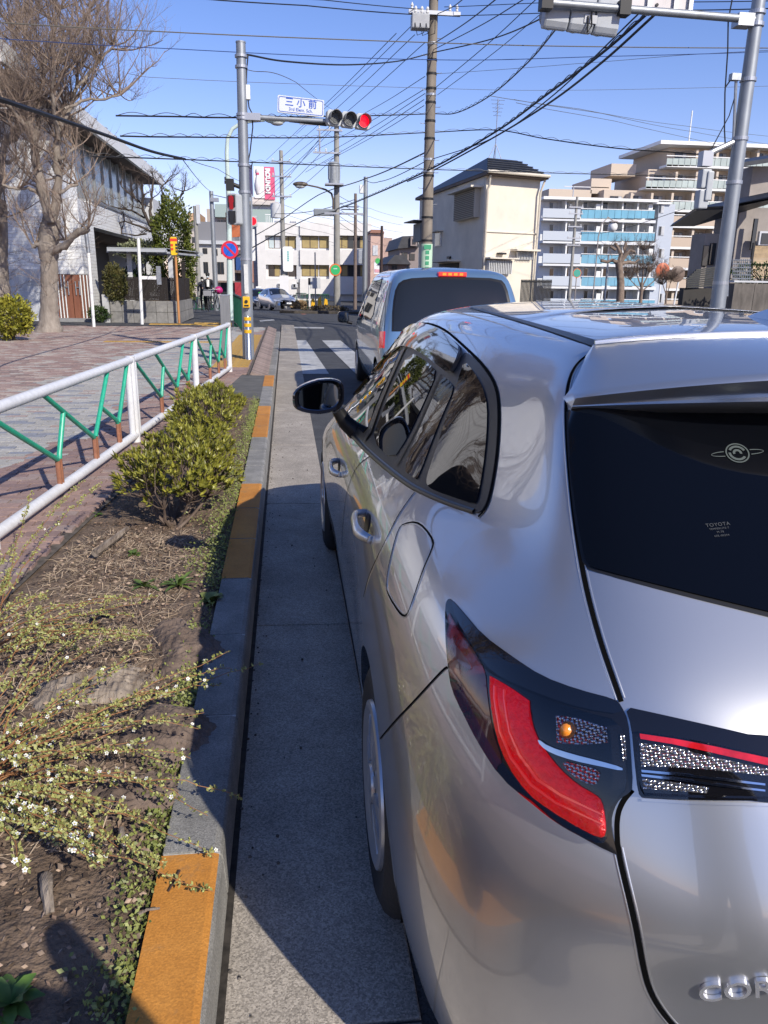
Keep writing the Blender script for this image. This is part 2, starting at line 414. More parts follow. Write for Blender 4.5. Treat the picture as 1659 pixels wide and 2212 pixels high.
M_paint = mat('silver_paint', (.56,.565,.57), rough=.31, metal=.84, coat=1.0)
_b = M_paint.node_tree.nodes['Principled BSDF']; _b.inputs['Coat Roughness'].default_value = 0.012; _b.inputs['Coat IOR'].default_value = 1.65
M_glass = mat('dark_glass', (.004,.005,.007), rough=.015, spec=.6, ior=1.55)
M_black = mat('black_trim', (.012,.012,.013), rough=.35)
M_gloss = mat('gloss_black', (.006,.006,.008), rough=.05, coat=.6)
M_gap = mat('shut_line', (.003,.003,.003), rough=.9, spec=.1)
M_rubber = mat('tyre_rubber', (.016,.016,.017), rough=.75, bump=.15, bscale=60)
M_cover = mat('wheel_cover', (.48,.49,.51), rough=.3, metal=.7)
M_chrome = mat('chrome', (.75,.76,.78), rough=.08, metal=1.0)
M_red = mat('red_lens', (.38,.0,.002), rough=.12, coat=.6, emit=(1,.0,.004), estr=.24, var=.6, scale=75, detail=3, bump=.4, bscale=150)
M_redlow = mat('red_lens_dark', (.12,.008,.01), rough=.08, coat=1.0, var=.4, scale=30)
M_clear = mat('clear_reflector', (.55,.55,.56), rough=.15, metal=.9)
def prism_grid(M, sc):
    n = M.node_tree.nodes; l = M.node_tree.links; b = n['Principled BSDF']; tc = n.new('ShaderNodeTexCoord'); vo = n.new('ShaderNodeTexVoronoi'); vo.inputs['Scale'].default_value = sc; vo.inputs['Randomness'].default_value = .0
    l.new(tc.outputs['Object'], vo.inputs['Vector']); rp = n.new('ShaderNodeValToRGB'); l.new(vo.outputs['Distance'], rp.inputs[0]); rp.color_ramp.elements[0].color = (.85,.85,.86,1); rp.color_ramp.elements[1].color = (.12,.12,.125,1); rp.color_ramp.elements[0].position = .12; rp.color_ramp.elements[1].position = .75
    l.new(rp.outputs[0], b.inputs['Base Color']); bp = n.new('ShaderNodeBump'); bp.inputs['Strength'].default_value = .8; bp.inputs['Distance'].default_value = .004; bp.invert = True; l.new(vo.outputs['Distance'], bp.inputs['Height']); l.new(bp.outputs[0], b.inputs['Normal'])
M_badge = mat('badge_chrome', (.80,.80,.81), rough=.16, metal=.75)
M_amber = mat('amber_bulb', (.85,.26,.02), rough=.2, coat=1)
prism_grid(M_clear, 210)
M_dark = mat('underbody', (.008,.008,.008), rough=.9, spec=.1)

car = thing('estate_car', 'silver estate car waiting at the kerb with its red tail lamp on', 'car', (XC, 2.9, 0))
car.location = (0,0,0)
full = cv + [(2*XC-x, y, z) for x, y, z in cv]
nvt = len(cv)
_sm = {}
me = bpy.data.meshes.new('body'); me.from_pydata(full, [], [f[::-1] for f in cf] + [tuple(i+nvt for i in f) for f in cf]); me.validate()
bm = bmesh.new(); bm.from_mesh(me); bmesh.ops.remove_doubles(bm, verts=bm.verts, dist=1e-5); bmesh.ops.recalc_face_normals(bm, faces=bm.faces); bm.to_mesh(me); bm.free()
me.materials.append(M_paint); me.shade_smooth()
body = place('body', me, car)
# floor, wheel housings
mb = MB(); mb.box(XC-.62, XC+.62, .85, 5.05, .20, .42); mb.box(XC-.50, XC+.50, .72, 1.3, .22, .5); mb.build('underbody', M_dark, car)
for ya in (AXR, AXF):
    for sx in (-1, 1):
        mb = MB(); x1 = XC+sx*.86; x0 = XC+sx*.60
        prof = [(math.cos(a)*.37, math.sin(a)*.37) for a in np.linspace(-.2, PI+.2, 20)]
        vs = [(x1-sx*.012, ya+c, WZ-.02+s) for c, s in prof] + [(x0, ya+c, WZ-.02+s) for c, s in prof]
        mb.add(vs, [(i, i+1, 21+i, 20+i) for i in range(19)] + [tuple(range(20, 40))])
        mb.build('wheel_housing', M_dark, car, fix=False)
# wheels
def make_wheel(xo, ya, sx, parent):
    w = .195; r = WZ
    prof = [(r-.115, 0), (r-.10, -.004), (r-.05, -.010), (r-.018, .004), (r-.004, .022), (r, .05), (r, w-.05), (r-.004, w-.022), (r-.018, w-.004), (r-.1, w), (r-.115, w-.01)]
    c = (0, 0, 0)
    mb = MB(); mb.lathe([(a, b) for a, b in prof], n=56, axis='x')
    o = mb.build('tyre', M_rubber, None, smooth=True, angle=30)
    wh = bpy.data.objects.new('wheel', None); col.objects.link(wh); wh.parent = parent; wh.location = (xo, ya, WZ)
    if sx < 0: wh.rotation_euler = (0, 0, PI)
    o.parent = wh
    mb = MB(); mb.lathe([(r-.108, .006), (r-.112, -.010), (r-.124, -.014), (r-.136, -.008), (r-.155, .004), (.10, -.002), (.05, -.006), (.0, -.006)], n=56, axis='x'); mb.build('wheel_cover', M_cover, wh, smooth=True, angle=30)
    for k in range(10):
        a = 2*PI*k/10; ca, sa = math.cos(a), math.sin(a); mb = MB()
        pr = []
        for (rr, hw, hx) in ((.06, .012, -.012), (.11, .018, -.010), (r-.145, .026, -.004)):
            for s in (-1, 1): pr.append((hx, ca*rr-sa*hw*s, sa*rr+ca*hw*s))
        vs = pr + [(.02, y, z) for x, y, z in pr]
        mb.add(vs, [(0,1,3,2),(2,3,5,4),(0,2,8,6),(2,4,10,8),(1,7,9,3),(3,9,11,5),(4,5,11,10),(0,6,7,1)])
        mb.build('spoke', M_cover, wh)
    mb = MB(); mb.lathe([(.05, -.008), (.045, -.016), (0, -.018)], n=20, axis='x'); mb.build('hub_cap', M_cover, wh, smooth=True)
    mb = MB(); mb.lathe([(r-.115, .03), (0.0, .05)], n=30, axis='x'); mb.build('wheel_disc', M_dark, wh)
    return wh
for ya in (AXR, AXF):
    make_wheel(.203, ya, 1, car); make_wheel(2*XC-.203, ya, -1, car)

# --- side glass and trims (outlines as seen from the kerb)
q1 = [(1010,772),(1040,800),(1062,836),(1072,880),(1070,960),(1058,1040),(1046,1090),(1030,1108),(990,1094),(940,1074),(905,1058),(893,1050),(905,1020),(930,955),(965,870),(995,800)]
trim_q = [(1008,756),(1045,795),(1070,832),(1078,880),(1075,970),(1062,1055),(1050,1096),(1034,1112),(985,1098),(935,1079),(893,1062),(888,1045),(900,1010),(930,935),(965,850),(995,780)]
patch('quarter_window_surround', trim_q, M_black, car, h=.003, step=14)
patch('quarter_window', [(1007,780),(1030,808),(1049,842),(1057,880),(1056,940),(1049,1010),(1036,1082),(1028,1092),(985,1078),(940,1062),(926,1052),(925,1034),(940,990),(968,905),(994,820)], M_glass, car, h=.006, step=12, smooth=1)
patch('door_window_surround', [(996,762),(1003,775),(985,825),(950,905),(915,990),(893,1055),(870,1048),(830,1005),(795,972),(760,940),(738,908),(735,890),(748,860),(790,800),(835,758),(870,735),(920,728),(965,745)], M_black, car, h=.0025, step=16, keep=(0,))
patch('rear_door_window', [(886,760),(930,785),(947,808),(920,870),(885,945),(850,998),(806,952),(825,900),(852,835)], M_glass, car, h=.006, step=12, smooth=1)
patch('rear_door_fixed_glass', [(960,814),(976,826),(985,842),(962,892),(935,960),(908,1032),(900,1038),(873,1016),(905,940),(934,872)], M_glass, car, h=.006, step=10, smooth=1)
patch('front_door_window', [(872,752),(848,800),(818,865),(792,942),(770,920),(752,895),(762,865),(800,808),(840,770)], M_glass, car, h=.006, step=12, smooth=1)
ribbon('window_divider', [(953,808),(926,872),(893,945),(858,1008)], .014, M_black, car, h=.0075, smooth=1)
ribbon('belt_moulding', [(738,905),(765,945),(800,980),(845,1018),(885,1048),(915,1064),(970,1088),(1026,1106)], (.022,.012), M_black, car, h=.005, prof=[(-.5,-.004),(-.35,.001),(.35,.001),(.5,-.004)])
ribbon('pillar_trim', [(876,752),(846,818),(818,885),(796,948)], .055, mat('pillar_film', (.02,.02,.021), rough=.28), car, h=.0075, smooth=1)
patch('rain_visor', [(752,852),(790,795),(830,752),(868,722),(905,700),(950,712),(985,738),(1003,758),(992,790),(978,812),(955,795),(925,772),(890,752),(862,752),(820,792),(780,840)], M_gloss, car, h=.016, skirt=.012, step=13, smooth=1)
ribbon('window_seal', [(745,845),(790,786),(830,744),(868,716),(905,695),(955,706),(1003,748),(1045,788),(1072,830),(1081,880),(1077,975),(1063,1062),(1050,1102),(1034,1117)], .007, M_gap, car, h=.002)
# --- shut lines
ribbon('door_seam', [(896,1064),(862,1110),(838,1160),(815,1205),(797,1245),(786,1290)], .005, M_gap, car)
ribbon('front_door_seam', [(800,985),(772,1005),(752,1050),(742,1110),(738,1180)], .005, M_gap, car)
ribbon('fuel_flap_seam', [(872,1132),(898,1127),(918,1140),(938,1170),(933,1190),(915,1230),(895,1290),(882,1326),(874,1332),(862,1322),(842,1290),(835,1270),(838,1235),(850,1180),(862,1142)], .004, M_gap, car, closed=True, smooth=1)
ribbon('bumper_seam', [(968,1441),(958,1446),(900,1510),(850,1562),(822,1596)], .004, M_gap, car)
ribbon('tailgate_gap', [(1318,752),(1290,758),(1262,772),(1240,795),(1228,828),(1223,868),(1225,950),(1234,1060),(1248,1170),(1268,1280),(1298,1390),(1326,1470),(1342,1516)], .007, M_gap, car)
ribbon('tailgate_gap', [(1366,1706),(1345,1730),(1332,1765),(1334,1830),(1346,1885),(1362,1950),(1378,2020),(1390,2090),(1405,2145),(1440,2200),(1490,2250),(1560,2300)], .007, M_gap, car)
ribbon('roof_ditch_trim', [(1312,752),(1220,722),(1130,695),(1060,676),(1016,665)], (.022,.012), M_black, car, h=.002, step=20)
ribbon('tailgate_roof_seam', [(1318,751),(1352,738),(1392,727),(1500,722),(1659,716),(1900,712),proj((1.065,1.34,1.467))], .006, M_badge, car, h=.002, step=24, prof=[(-.5,-.001),(-.2,.001),(.2,.001),(.5,-.001)])
EDGE = [(-.5,-.0004),(-.42,.0006),(-.32,.0006),(-.24,-.001)]
def edges(name, line, closed=False, w=.015):
    for pr in (EDGE, [(-q, h) for q, h in EDGE[::-1]]): ribbon(name, line, w, M_paint, car, h=.0006, closed=closed, prof=pr, step=10)
edges('panel_edge', [(1318,752),(1290,758),(1262,772),(1240,795),(1228,828),(1223,868),(1225,950),(1234,1060),(1248,1170),(1268,1280),(1298,1390),(1326,1470),(1340,1510)])
edges('panel_edge', [(1334,1830),(1346,1885),(1362,1950),(1378,2020),(1390,2090),(1405,2145),(1440,2200),(1490,2250)])
edges('panel_edge', [(896,1064),(862,1110),(838,1160),(815,1205),(797,1245),(786,1290)], w=.011)
edges('panel_edge', [(872,1132),(898,1127),(918,1140),(938,1170),(933,1190),(915,1230),(895,1290),(882,1326),(874,1332),(862,1322),(842,1290),(835,1270),(838,1235),(850,1180),(862,1142)], True, .010)
# --- rear window
def rear_mid(z, G=None):                       # the surface point on the centre plane at height z
    c = (DENS if G is None else G)[0]; return proj((c[0,0], float(np.interp(z, c[:,2], c[:,1])), z))
rw = [(1228,872),(1229,960),(1240,1080),(1254,1170),(1266,1222),(1300,1234),(1450,1273),(1659,1324),(1900,1383)]
cb = rear_mid(1.10); ct = rear_mid(1.42)
rw = rw + [cb, ct, (1900,850), (1659,852), (1450,862), (1320,868)]
patch('rear_window_surround', [(1225,868),(1226,960),(1236,1080),(1250,1175),(1262,1228),(1300,1240),(1450,1281),(1659,1333),(1900,1393), rear_mid(1.09), ct, (1900,846),(1659,850),(1450,860),(1320,866)], M_black, car, h=.002, step=30, smooth=1, keep=(9,10))
patch('rear_window', [(p[0]+(3 if p[0] < 1300 else 0), p[1]) for p in rw], mat('privacy_glass', (.002,.0025,.004), rough=.015, spec=.36, ior=1.4), car, h=.005, step=26, smooth=1, keep=(9,10))
# --- tail lamp on the body side
lamp = [(968,1296),(978,1295),(1002,1322),(1045,1373),(1109,1420),(1173,1462),(1249,1490),(1330,1511),(1342,1524),(1358,1557),(1363,1620),(1368,1700),(1360,1712),(1340,1724),(1327,1747),(1321,1774),(1326,1810),(1334,1846),(1287,1824),(1211,1780),(1154,1734),(1092,1686),(1045,1614),(1002,1541),(978,1489),(970,1442),(964,1369),(964,1313)]
o = patch('tail_lamp', lamp, M_gloss, car, h=.003, skirt=.006, step=14, smooth=1, keep=(17,))
lampL = o
def lpart(name, poly, m, h=.005, step=8, smooth=1, keep=(), bulge=0.0, idx=None):
    r = patch(name, poly, m, car, h=h, skirt=-.002, step=step, smooth=smooth, keep=keep, bulge=bulge)
    for a, b in zip(r, lampL if idx is None else idx): a.parent = b
    return r
lpart('red_side_lens', [(972,1320),(985,1345),(1023,1400),(1052,1448),(1056,1500),(1068,1580),(1090,1645),(1078,1655),(1045,1600),(1003,1528),(982,1485),(975,1440),(970,1370)], M_redlow, .0045)
lpart('side_marker', [(982,1392),(990,1396),(1006,1415),(1022,1436),(1024,1448),(1012,1446),(994,1430),(984,1412)], mat('marker_lens', (.10,.04,.06), rough=.06, coat=1), .006, step=5)
lpart('light_guide', [(1064,1462),(1064,1505),(1077,1587),(1101,1651),(1144,1712),(1192,1748),(1249,1783),(1298,1808),(1311,1801),(1309,1766),(1302,1729),(1287,1715),(1249,1694),(1211,1660),(1181,1622),(1158,1584),(1148,1542),(1146,1514),(1105,1485)], M_red, .007, bulge=.006, step=9, keep=(17,0))
for k, dx in enumerate((14, 34)):
    lpart('guide_ridge', [(1064+dx,1478+dx*.4),(1064+dx,1510),(1076+dx,1580),(1100+dx*.9,1640-dx*.3),(1145+dx*.7,1700-dx*.5),(1200+dx*.5,1742-dx*.8),(1306,1790-dx),(1306,1787-dx),(1200+dx*.6,1738-dx*.8),(1146+dx*.8,1696-dx*.5),(1102+dx*.95,1637-dx*.3),(1078+dx,1578),(1067+dx,1510),(1067+dx,1480+dx*.4)], mat('guide_line', (.75,.05,.05), rough=.1, coat=1, emit=(1,.05,.05), estr=.25), .0145, step=6, smooth=0)
lpart('top_band', [(978,1296),(1002,1324),(1045,1375),(1109,1422),(1173,1464),(1249,1492),(1332,1513),(1350,1545),(1262,1532),(1174,1503),(1088,1466),(1054,1440),(1023,1392),(990,1340)], mat('lamp_band', (.004,.005,.009), rough=.04, coat=1), .0065, step=9)
lpart('upper_reflector', [(1204,1546),(1250,1552),(1312,1572),(1314,1604),(1260,1608),(1206,1604)], M_clear, .006, smooth=0, step=6)
lpart('amber_bulb', [(1230+17*math.cos(a), 1577+19*math.sin(a)) for a in np.linspace(0, 2*PI, 14)[:-1]], M_amber, .009, smooth=0, bulge=.012, step=5)
lpart('chrome_strip', [(1165,1594),(1190,1612),(1240,1628),(1300,1643),(1346,1656),(1346,1664),(1300,1654),(1240,1641),(1195,1626),(1172,1610)], M_chrome, .008, step=6)
lpart('lower_reflector', [(1216,1642),(1250,1650),(1299,1662),(1294,1690),(1280,1694),(1250,1682),(1228,1664)], M_clear, .006, step=6)
lpart('edge_prism', [(1341,1585),(1350,1588),(1354,1640),(1347,1642)], M_clear, .006, step=5, smooth=0)
# --- lamp bar on the tailgate
bc1 = rear_mid(.975); bc2 = rear_mid(.875)
def mid(a, b, t): return (a[0]+(b[0]-a[0])*t, a[1]+(b[1]-a[1])*t)
bar = [(1350,1527),(1400,1538),(1477,1555),(1659,1597), bc1, bc2, (1659,1729),(1500,1727),(1388,1723),(1378,1712),(1370,1637),(1364,1570)]
gb = patch('tailgate_lamp', bar, M_gloss, car, h=.004, step=20, smooth=1, keep=(4,5))
E1 = mid((1659,1597), bc1, .55); E2 = mid((1659,1729), bc2, .55)
lpart('red_strip', [(1382,1585),(1450,1595),(1515,1607),(1659,1638),mid(E1,E2,.33),mid(E1,E2,.45),(1659,1654),(1515,1621),(1450,1607),(1384,1596)], mat('red_strip_lens', (.5,.01,.015), rough=.1, coat=1, var=.3, scale=40, emit=(1,.01,.01), estr=.05), .007, smooth=0, step=9, idx=gb)
lpart('clear_prism', [(1381,1604),(1450,1613),(1515,1630),(1659,1662),mid(E1,E2,.50),mid(E1,E2,.60),(1659,1676),(1515,1660),(1450,1656),(1386,1654)], M_clear, .006, smooth=0, step=8, idx=gb)
for dy in (0, 13): lpart('chrome_strip', [(1386,1661+dy*.7),(1450,1667+dy*.8),(1560,1680+dy),(1648,1691+dy),(1648,1695+dy),(1560,1685+dy),(1450,1672+dy*.8),(1387,1666+dy*.7)], M_chrome, .009, smooth=0, step=6, idx=gb)
lpart('lower_prism', [(1388,1680),(1450,1688),(1530,1700),(1525,1712),(1450,1706),(1390,1702)], M_clear, .006, smooth=0, step=6, idx=gb)
ribbon('tailgate_chrome_lip', [(1386,1726),(1500,1733),(1659,1737), mid((1659,1737), rear_mid(.862), .9)], .004, M_paint, car, h=.004, smooth=0)
# --- clear outer lenses
M_lensc = bpy.data.materials.new('clear_lens'); M_lensc.use_nodes = True; nl_ = M_lensc.node_tree.nodes; ll_ = M_lensc.node_tree.links; nl_.remove(nl_['Principled BSDF'])
fr_ = nl_.new('ShaderNodeFresnel'); fr_.inputs[0].default_value = 1.28; tr_ = nl_.new('ShaderNodeBsdfTransparent'); gl_ = nl_.new('ShaderNodeBsdfGlossy'); gl_.inputs['Roughness'].default_value = .02; mx_ = nl_.new('ShaderNodeMixShader')
ll_.new(fr_.outputs[0], mx_.inputs[0]); ll_.new(tr_.outputs[0], mx_.inputs[1]); ll_.new(gl_.outputs[0], mx_.inputs[2]); ll_.new(mx_.outputs[0], nl_['Material Output'].inputs[0])
lpart('clear_lens', [(980,1326),(988,1346),(1023,1398),(1054,1446),(1088,1470),(1174,1508),(1262,1538),(1345,1560),(1352,1620),(1357,1700),(1340,1716),(1322,1740),(1314,1774),(1316,1812),(1287,1814),(1211,1772),(1154,1726),(1096,1676),(1050,1606),(1012,1532),(992,1485),(984,1440),(979,1370)], M_lensc, .0165, step=14)
lpart('clear_lens', [(1378,1580),(1477,1596),(1659,1634), E1, E2, (1659,1722),(1500,1719),(1392,1714),(1384,1700),(1376,1640)], M_lensc, .014, step=20, smooth=0, idx=gb)
# --- spoiler over the rear window
def spoiler():
    mb = MB(); n = 15; rows = []
    for i in range(n):
        t = i/(n-1); X = .492 + (XC-.492)*t; Xr = .556 + (XC-.556)*t
        e = 1-(1-t)**3.0
        yt = 1.275 - .225*e; zt = 1.368 + .066*e       # trailing edge
        yr = 1.375 - .03*t; zr = 1.446 + .022*(1-(1-t)**2.6)
        th = .010 + .045*e
        prof = [(yr, zr), (yr*.66+yt*.34, zr*.66+zt*.34+.004*e), (yr*.33+yt*.67, zr*.33+zt*.67+.005*e), (yt+.02, zt+.003), (yt+.004, zt), (yt, zt-.006), (yt+.006, zt-.012),
                (yt+.042*e+.012, zt-.016-th*.50), (yt+.036*e+.012, zt-.016-th*.62), (yt+.085*e+.02, zt-.02-th*1.1), (yr+.02, zt-.03-th*1.0)]
        rows.append([(Xr+(X-Xr)*min(1, q/3.0), a, b) for q, (a, b) in enumerate(prof)])
    k = len(rows[0]); full = rows + [[(2*XC-x, y, z) for x, y, z in r] for r in rows[-2::-1]]
    vs = [p for r in full for p in r]
    fs = [(i*k+j, (i+1)*k+j, (i+1)*k+j+1, i*k+j+1) for i in range(len(full)-1) for j in range(k-1)]
    fs += [tuple(range(k)), tuple(range(len(vs)-k, len(vs)))]
    mb.add(vs, fs); MB().tube([Vector(r[0])+Vector((0,-.004,.003)) for r in full], .0035, n=6).build('spoiler_seam', M_badge, car, smooth=True)
    return mb.build('spoiler', M_paint, car, smooth=True, angle=50)
spoiler()
# --- door handles
def handle(px_, py_, L, dirY):
    p, n = hit(px_, py_)
    for mir in (0, 1):
        o_ = Vector(p); nn = Vector(n)
        t = Vector((0,1,0)); t = (t - nn*t.dot(nn)).normalized(); b = nn.cross(t)
        if b.z < 0: b = -b
        mb = MB(); pts = []; rs = []
        vs = []; fs = []; K = 13
        for i in range(K):
            s = -1+2*i/(K-1); off = .034*(1-abs(s)**4)+.002; hw = .019*(1-.35*s*s) ; th = .010
            c = o_ + t*(s*L/2) + nn*off + b*(.006*s)
            for q in range(8):
                a = 2*PI*q/8; vs.append(c + b*hw*math.cos(a) + nn*th*math.sin(a))
        for i in range(K-1):
            for q in range(8): fs.append((i*8+q, i*8+(q+1) % 8, (i+1)*8+(q+1) % 8, (i+1)*8+q))
        fs += [tuple(range(8)), tuple((K-1)*8+q for q in range(8))]
        cup = [o_ + nn*.002 + t*(.02+.042*math.cos(a)) + b*.028*math.sin(a) for a in np.linspace(0, 2*PI, 22)[:-1]]
        if mir:
            vs = [(2*XC-v[0], v[1], v[2]) for v in vs]; cup = [Vector((2*XC-v.x, v.y, v.z)) for v in cup]
        h_ = mb.add(vs, fs).build('door_handle', M_paint, car, smooth=True, angle=60)
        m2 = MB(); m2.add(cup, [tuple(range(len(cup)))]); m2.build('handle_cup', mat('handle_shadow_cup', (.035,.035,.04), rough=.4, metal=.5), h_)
handle(795, 1136, .20, 1); handle(733, 1010, .20, 1)
# --- door mirrors
def mirror_unit(mir):
    s = -1 if mir else 1
    def T(p): return Vector((2*XC-p[0], p[1], p[2])) if mir else Vector(p)
    c = pX(688, 858, .115)                      # centre of the mirror, beside the front window
    ax = Vector((1,0,0)); az = Vector((0,0,1)); ay = Vector((0,1,0))
    root = bpy.data.objects.new('door_mirror', None); col.objects.link(root); root.parent = car
    W, Hh = .098, .066
    def outl(k, sc, yo):
        r = []
        for i in range(40):
            a = 2*PI*i/40; ca, sa = math.cos(a), math.sin(a); e = .62
            x = W*sc*math.copysign(abs(ca)**e, ca); z = Hh*sc*math.copysign(abs(sa)**e, sa)
            if x < 0: z *= 1-.28*(-x/W)
            r.append(T(c+ax*x+az*(z+.10*x)+ay*yo))
        return r
    rings = [outl(0, .78, .012), outl(0, .93, -.006), outl(0, 1.0, .006), outl(0, 1.0, .035), outl(0, .93, .075), outl(0, .74, .105), outl(0, .40, .122)]
    def shell(rr, cap0, cap1):
        mb = MB(); vs = [p for r in rr for p in r]; n = 40
        fs = [(i*n+j, i*n+(j+1) % n, (i+1)*n+(j+1) % n, (i+1)*n+j) for i in range(len(rr)-1) for j in range(n)]
        if cap0: fs.append(tuple(range(n)))
        if cap1: fs.append(tuple((len(rr)-1)*n+j for j in range(n)))
        return mb.add(vs, fs)
    shell(rings[:3], False, False).build('mirror_rim', M_gloss, root, smooth=True)
    shell(rings[2:], False, True).build('mirror_shell', M_paint, root, smooth=True, angle=60)
    shell([outl(0, .80, .008), outl(0, .76, .010)], False, True).build('mirror_glass', mat('mirror_glass', (.10,.12,.15), rough=.02, metal=1.0), root)
    mb = MB(); mb.tube([T(c+ax*.075+az*-.055+ay*.04), T(c+ax*.105+az*-.105+ay*.05), T((c.x+.15, c.y+.05, c.z-.145))], [.024,.030,.036], n=10); mb.build('mirror_arm', M_black, root, smooth=True)
mirror_unit(False); mirror_unit(True)
# --- antenna fin
mb = MB(); b0 = Vector((XC, 1.555, 1.474)); rows = []
for i in range(9):
    t = i/8; y = t*.17; hgt = .046*(1-t)**.75; w = .026*(1-.75*t)*(.6+.4*min(1, t*5))
    rows.append([(b0.x-w, b0.y+y, b0.z), (b0.x-w*.45, b0.y+y+.012*t, b0.z+hgt*.7), (b0.x, b0.y+y+.02*t, b0.z+hgt+.003), (b0.x+w*.45, b0.y+y+.012*t, b0.z+hgt*.7), (b0.x+w, b0.y+y, b0.z)])
vs = [p for r in rows for p in r]; mb.add(vs, [(i*5+j, i*5+j+1, (i+1)*5+j+1, (i+1)*5+j) for i in range(8) for j in range(4)] + [(0,1,2,3,4)])
mb.build('antenna_fin', M_paint, car, smooth=True)
# --- lettering: badge and marks on the glass
def surf_frame(px_, py_, h=.004, tree=None):
    p, n = hit(px_, py_, tree); x = Vector((1,0,0)); x = (x-n*x.dot(n)).normalized()
    return frame(p+n*h, x, n.cross(x))
p1, n1 = hit(1507, 2140); p2, n2 = hit(1655, 2128)
xv = (p2-p1).normalized(); L = (p2-p1).length
bx_ = text_mesh('badge_lettering', 'COROLLA', L*.47, M_badge, car, frame(p1 + n1*.004 - xv*.004, xv, n1.cross(xv)) @ Matrix.Diagonal((1.14,1,1,1)), ext=.003, align='LEFT', shear=.25, spacing=.97, bold=.0002)
M_mark = mat('glass_marking', (.06,.075,.07), rough=.6)
mf = surf_frame(1590, 983, .0062)
mb = MB(); 
def ring(mb, rx, ry, w, n=40, rot=0):
    vs = []
    for j in range(n):
        a = 2*PI*j/n
        for q in (0, 1): vs.append(mf @ Vector(((rx-q*w)*math.cos(a), (ry-q*w)*math.sin(a), 0)))
    mb.add(vs, [(2*j, 2*((j+1) % n), 2*((j+1) % n)+1, 2*j+1) for j in range(n)])
ring(mb, .019, .019, .0022)
for (a0, a1, r1, r0) in ((.3,2.6,.0145,.0105),(3.0,5.6,.0145,.0105),(-.4,3.4,.0075,.0035)):
    vs = [mf @ Vector((r*math.cos(a), r*math.sin(a), 0)) for a in np.linspace(a0, a1, 14) for r in (r1, r0)]
    mb.add(vs, [(2*j, 2*j+2, 2*j+3, 2*j+1) for j in range(13)])
for s in (-1, 1):
    vs = []
    for a in np.linspace(-1.9, 1.9, 20):
        for q in (0, .0016): vs.append(mf @ Vector((s*(.021+ (.022-q*.6)*max(0, math.cos(a*.82))), (.0052-q)*math.sin(a*.82), 0)))
    mb.add(vs, [(2*j, 2*j+2, 2*j+3, 2*j+1) for j in range(19)])
mb.build('window_emblem', M_mark, car, fix=False)
M_etch = mat('glass_etching', (.05,.055,.06), rough=.6)
gf = surf_frame(1553, 1152, .0062)
for (s, sz, dy) in (('TOYOTA', .0085, .012), ('TEMPERLITE-T', .0045, .005), ('M-78', .0048, -.001), ('43R-00294', .0048, -.0075)):
    text_mesh('glass_mark', s, sz, M_etch, car, gf @ Matrix.Translation((0, dy, 0)), ext=.0, spacing=1.1)
# ------------------------------------------------------------------ ground, road, gutter, kerb, paving
M_asph = mat('asphalt', (.052,.053,.056), rough=.85, color2=(.085,.086,.088), scale=3.0, bump=.25, bscale=260, dirt=.25)
M_conc = mat('gutter_concrete', (.34,.302,.252), rough=.85, color2=(.45,.40,.335), scale=5.0, bump=.22, bscale=240, dirt=.35)
def speckle(M, amount=.5, scale=170):
    """exposed aggregate: dark and light grains over a concrete or asphalt colour"""
    n = M.node_tree.nodes; l = M.node_tree.links; b = n['Principled BSDF']
    tc = n.new('ShaderNodeTexCoord'); vo = n.new('ShaderNodeTexVoronoi'); vo.inputs['Scale'].default_value = scale
    l.new(tc.outputs['Object'], vo.inputs['Vector'])
    sp = n.new('ShaderNodeSeparateColor'); l.new(vo.outputs['Color'], sp.inputs[0])
    mr = n.new('ShaderNodeMapRange'); l.new(sp.outputs[0], mr.inputs[0]); mr.inputs[3].default_value = 1-amount; mr.inputs[4].default_value = 1+amount*.8
    mx = n.new('ShaderNodeMix'); mx.data_type = 'RGBA'; mx.blend_type = 'MULTIPLY'; mx.inputs[0].default_value = 1
    old = b.inputs['Base Color'].links[0].from_socket; l.new(old, mx.inputs[6]); l.new(mr.outputs[0], mx.inputs[7]); l.new(mx.outputs[2], b.inputs['Base Color'])
speckle(M_asph, .45, 200); speckle(M_conc, .42, 240)
def sheet(name, m, x0, x1, ys, dz, kind='structure', label=None):
    mb = MB(); vs = []; 
    for y in ys: vs += [(x0, y, ground_z(y)+dz), (x1, y, ground_z(y)+dz)]
    mb.add(vs, [(2*i, 2*i+1, 2*i+3, 2*i+2) for i in range(len(ys)-1)])
    return tag(mb.build(name, m, None, fix=False), kind=kind)
sheet('ground', mat('bare_ground', (.10,.095,.085), rough=.95, color2=(.14,.135,.125), scale=.4), -600, 600, [-120, 36, 75, 900], -.06)
sheet('road', M_asph, -60, 60, [-40, 0, 20, 36, 50, 75, 140], -.004)
# gutter: cast concrete slabs with open joints
gut = tag(bpy.data.objects.new('gutter', None), kind='structure'); col.objects.link(gut)
yj = [-2.85, -.8, 1.27, 3.31, 5.36, 7.42, 9.5, 11.6, 13.7, 15.8, 17.9, 20.0, 22.1, 24.2, 26.3, 28.4]
for i in range(len(yj)-1):
    mb = MB(); a, b = yj[i]+.005, yj[i+1]-.005
    mb.add([(-.185,a,-.06),(.27,a,-.06),(.27,b,-.06),(-.185,b,-.06),(-.185,a,.012),(.262,a,.004),(.262,b,.004),(-.185,b,.012)], [(0,3,2,1),(4,5,6,7),(0,1,5,4),(1,2,6,5),(2,3,7,6),(3,0,4,7)])
    mb.build('gutter_slab', M_conc, gut, bevel=.004)
mb = MB(); mb.box(-.19, -.165, -2, 28, .0, .0135); mb.build('gutter_joint', mat('joint_dirt', (.035,.03,.025), rough=.95, var=.5, scale=30), gut)
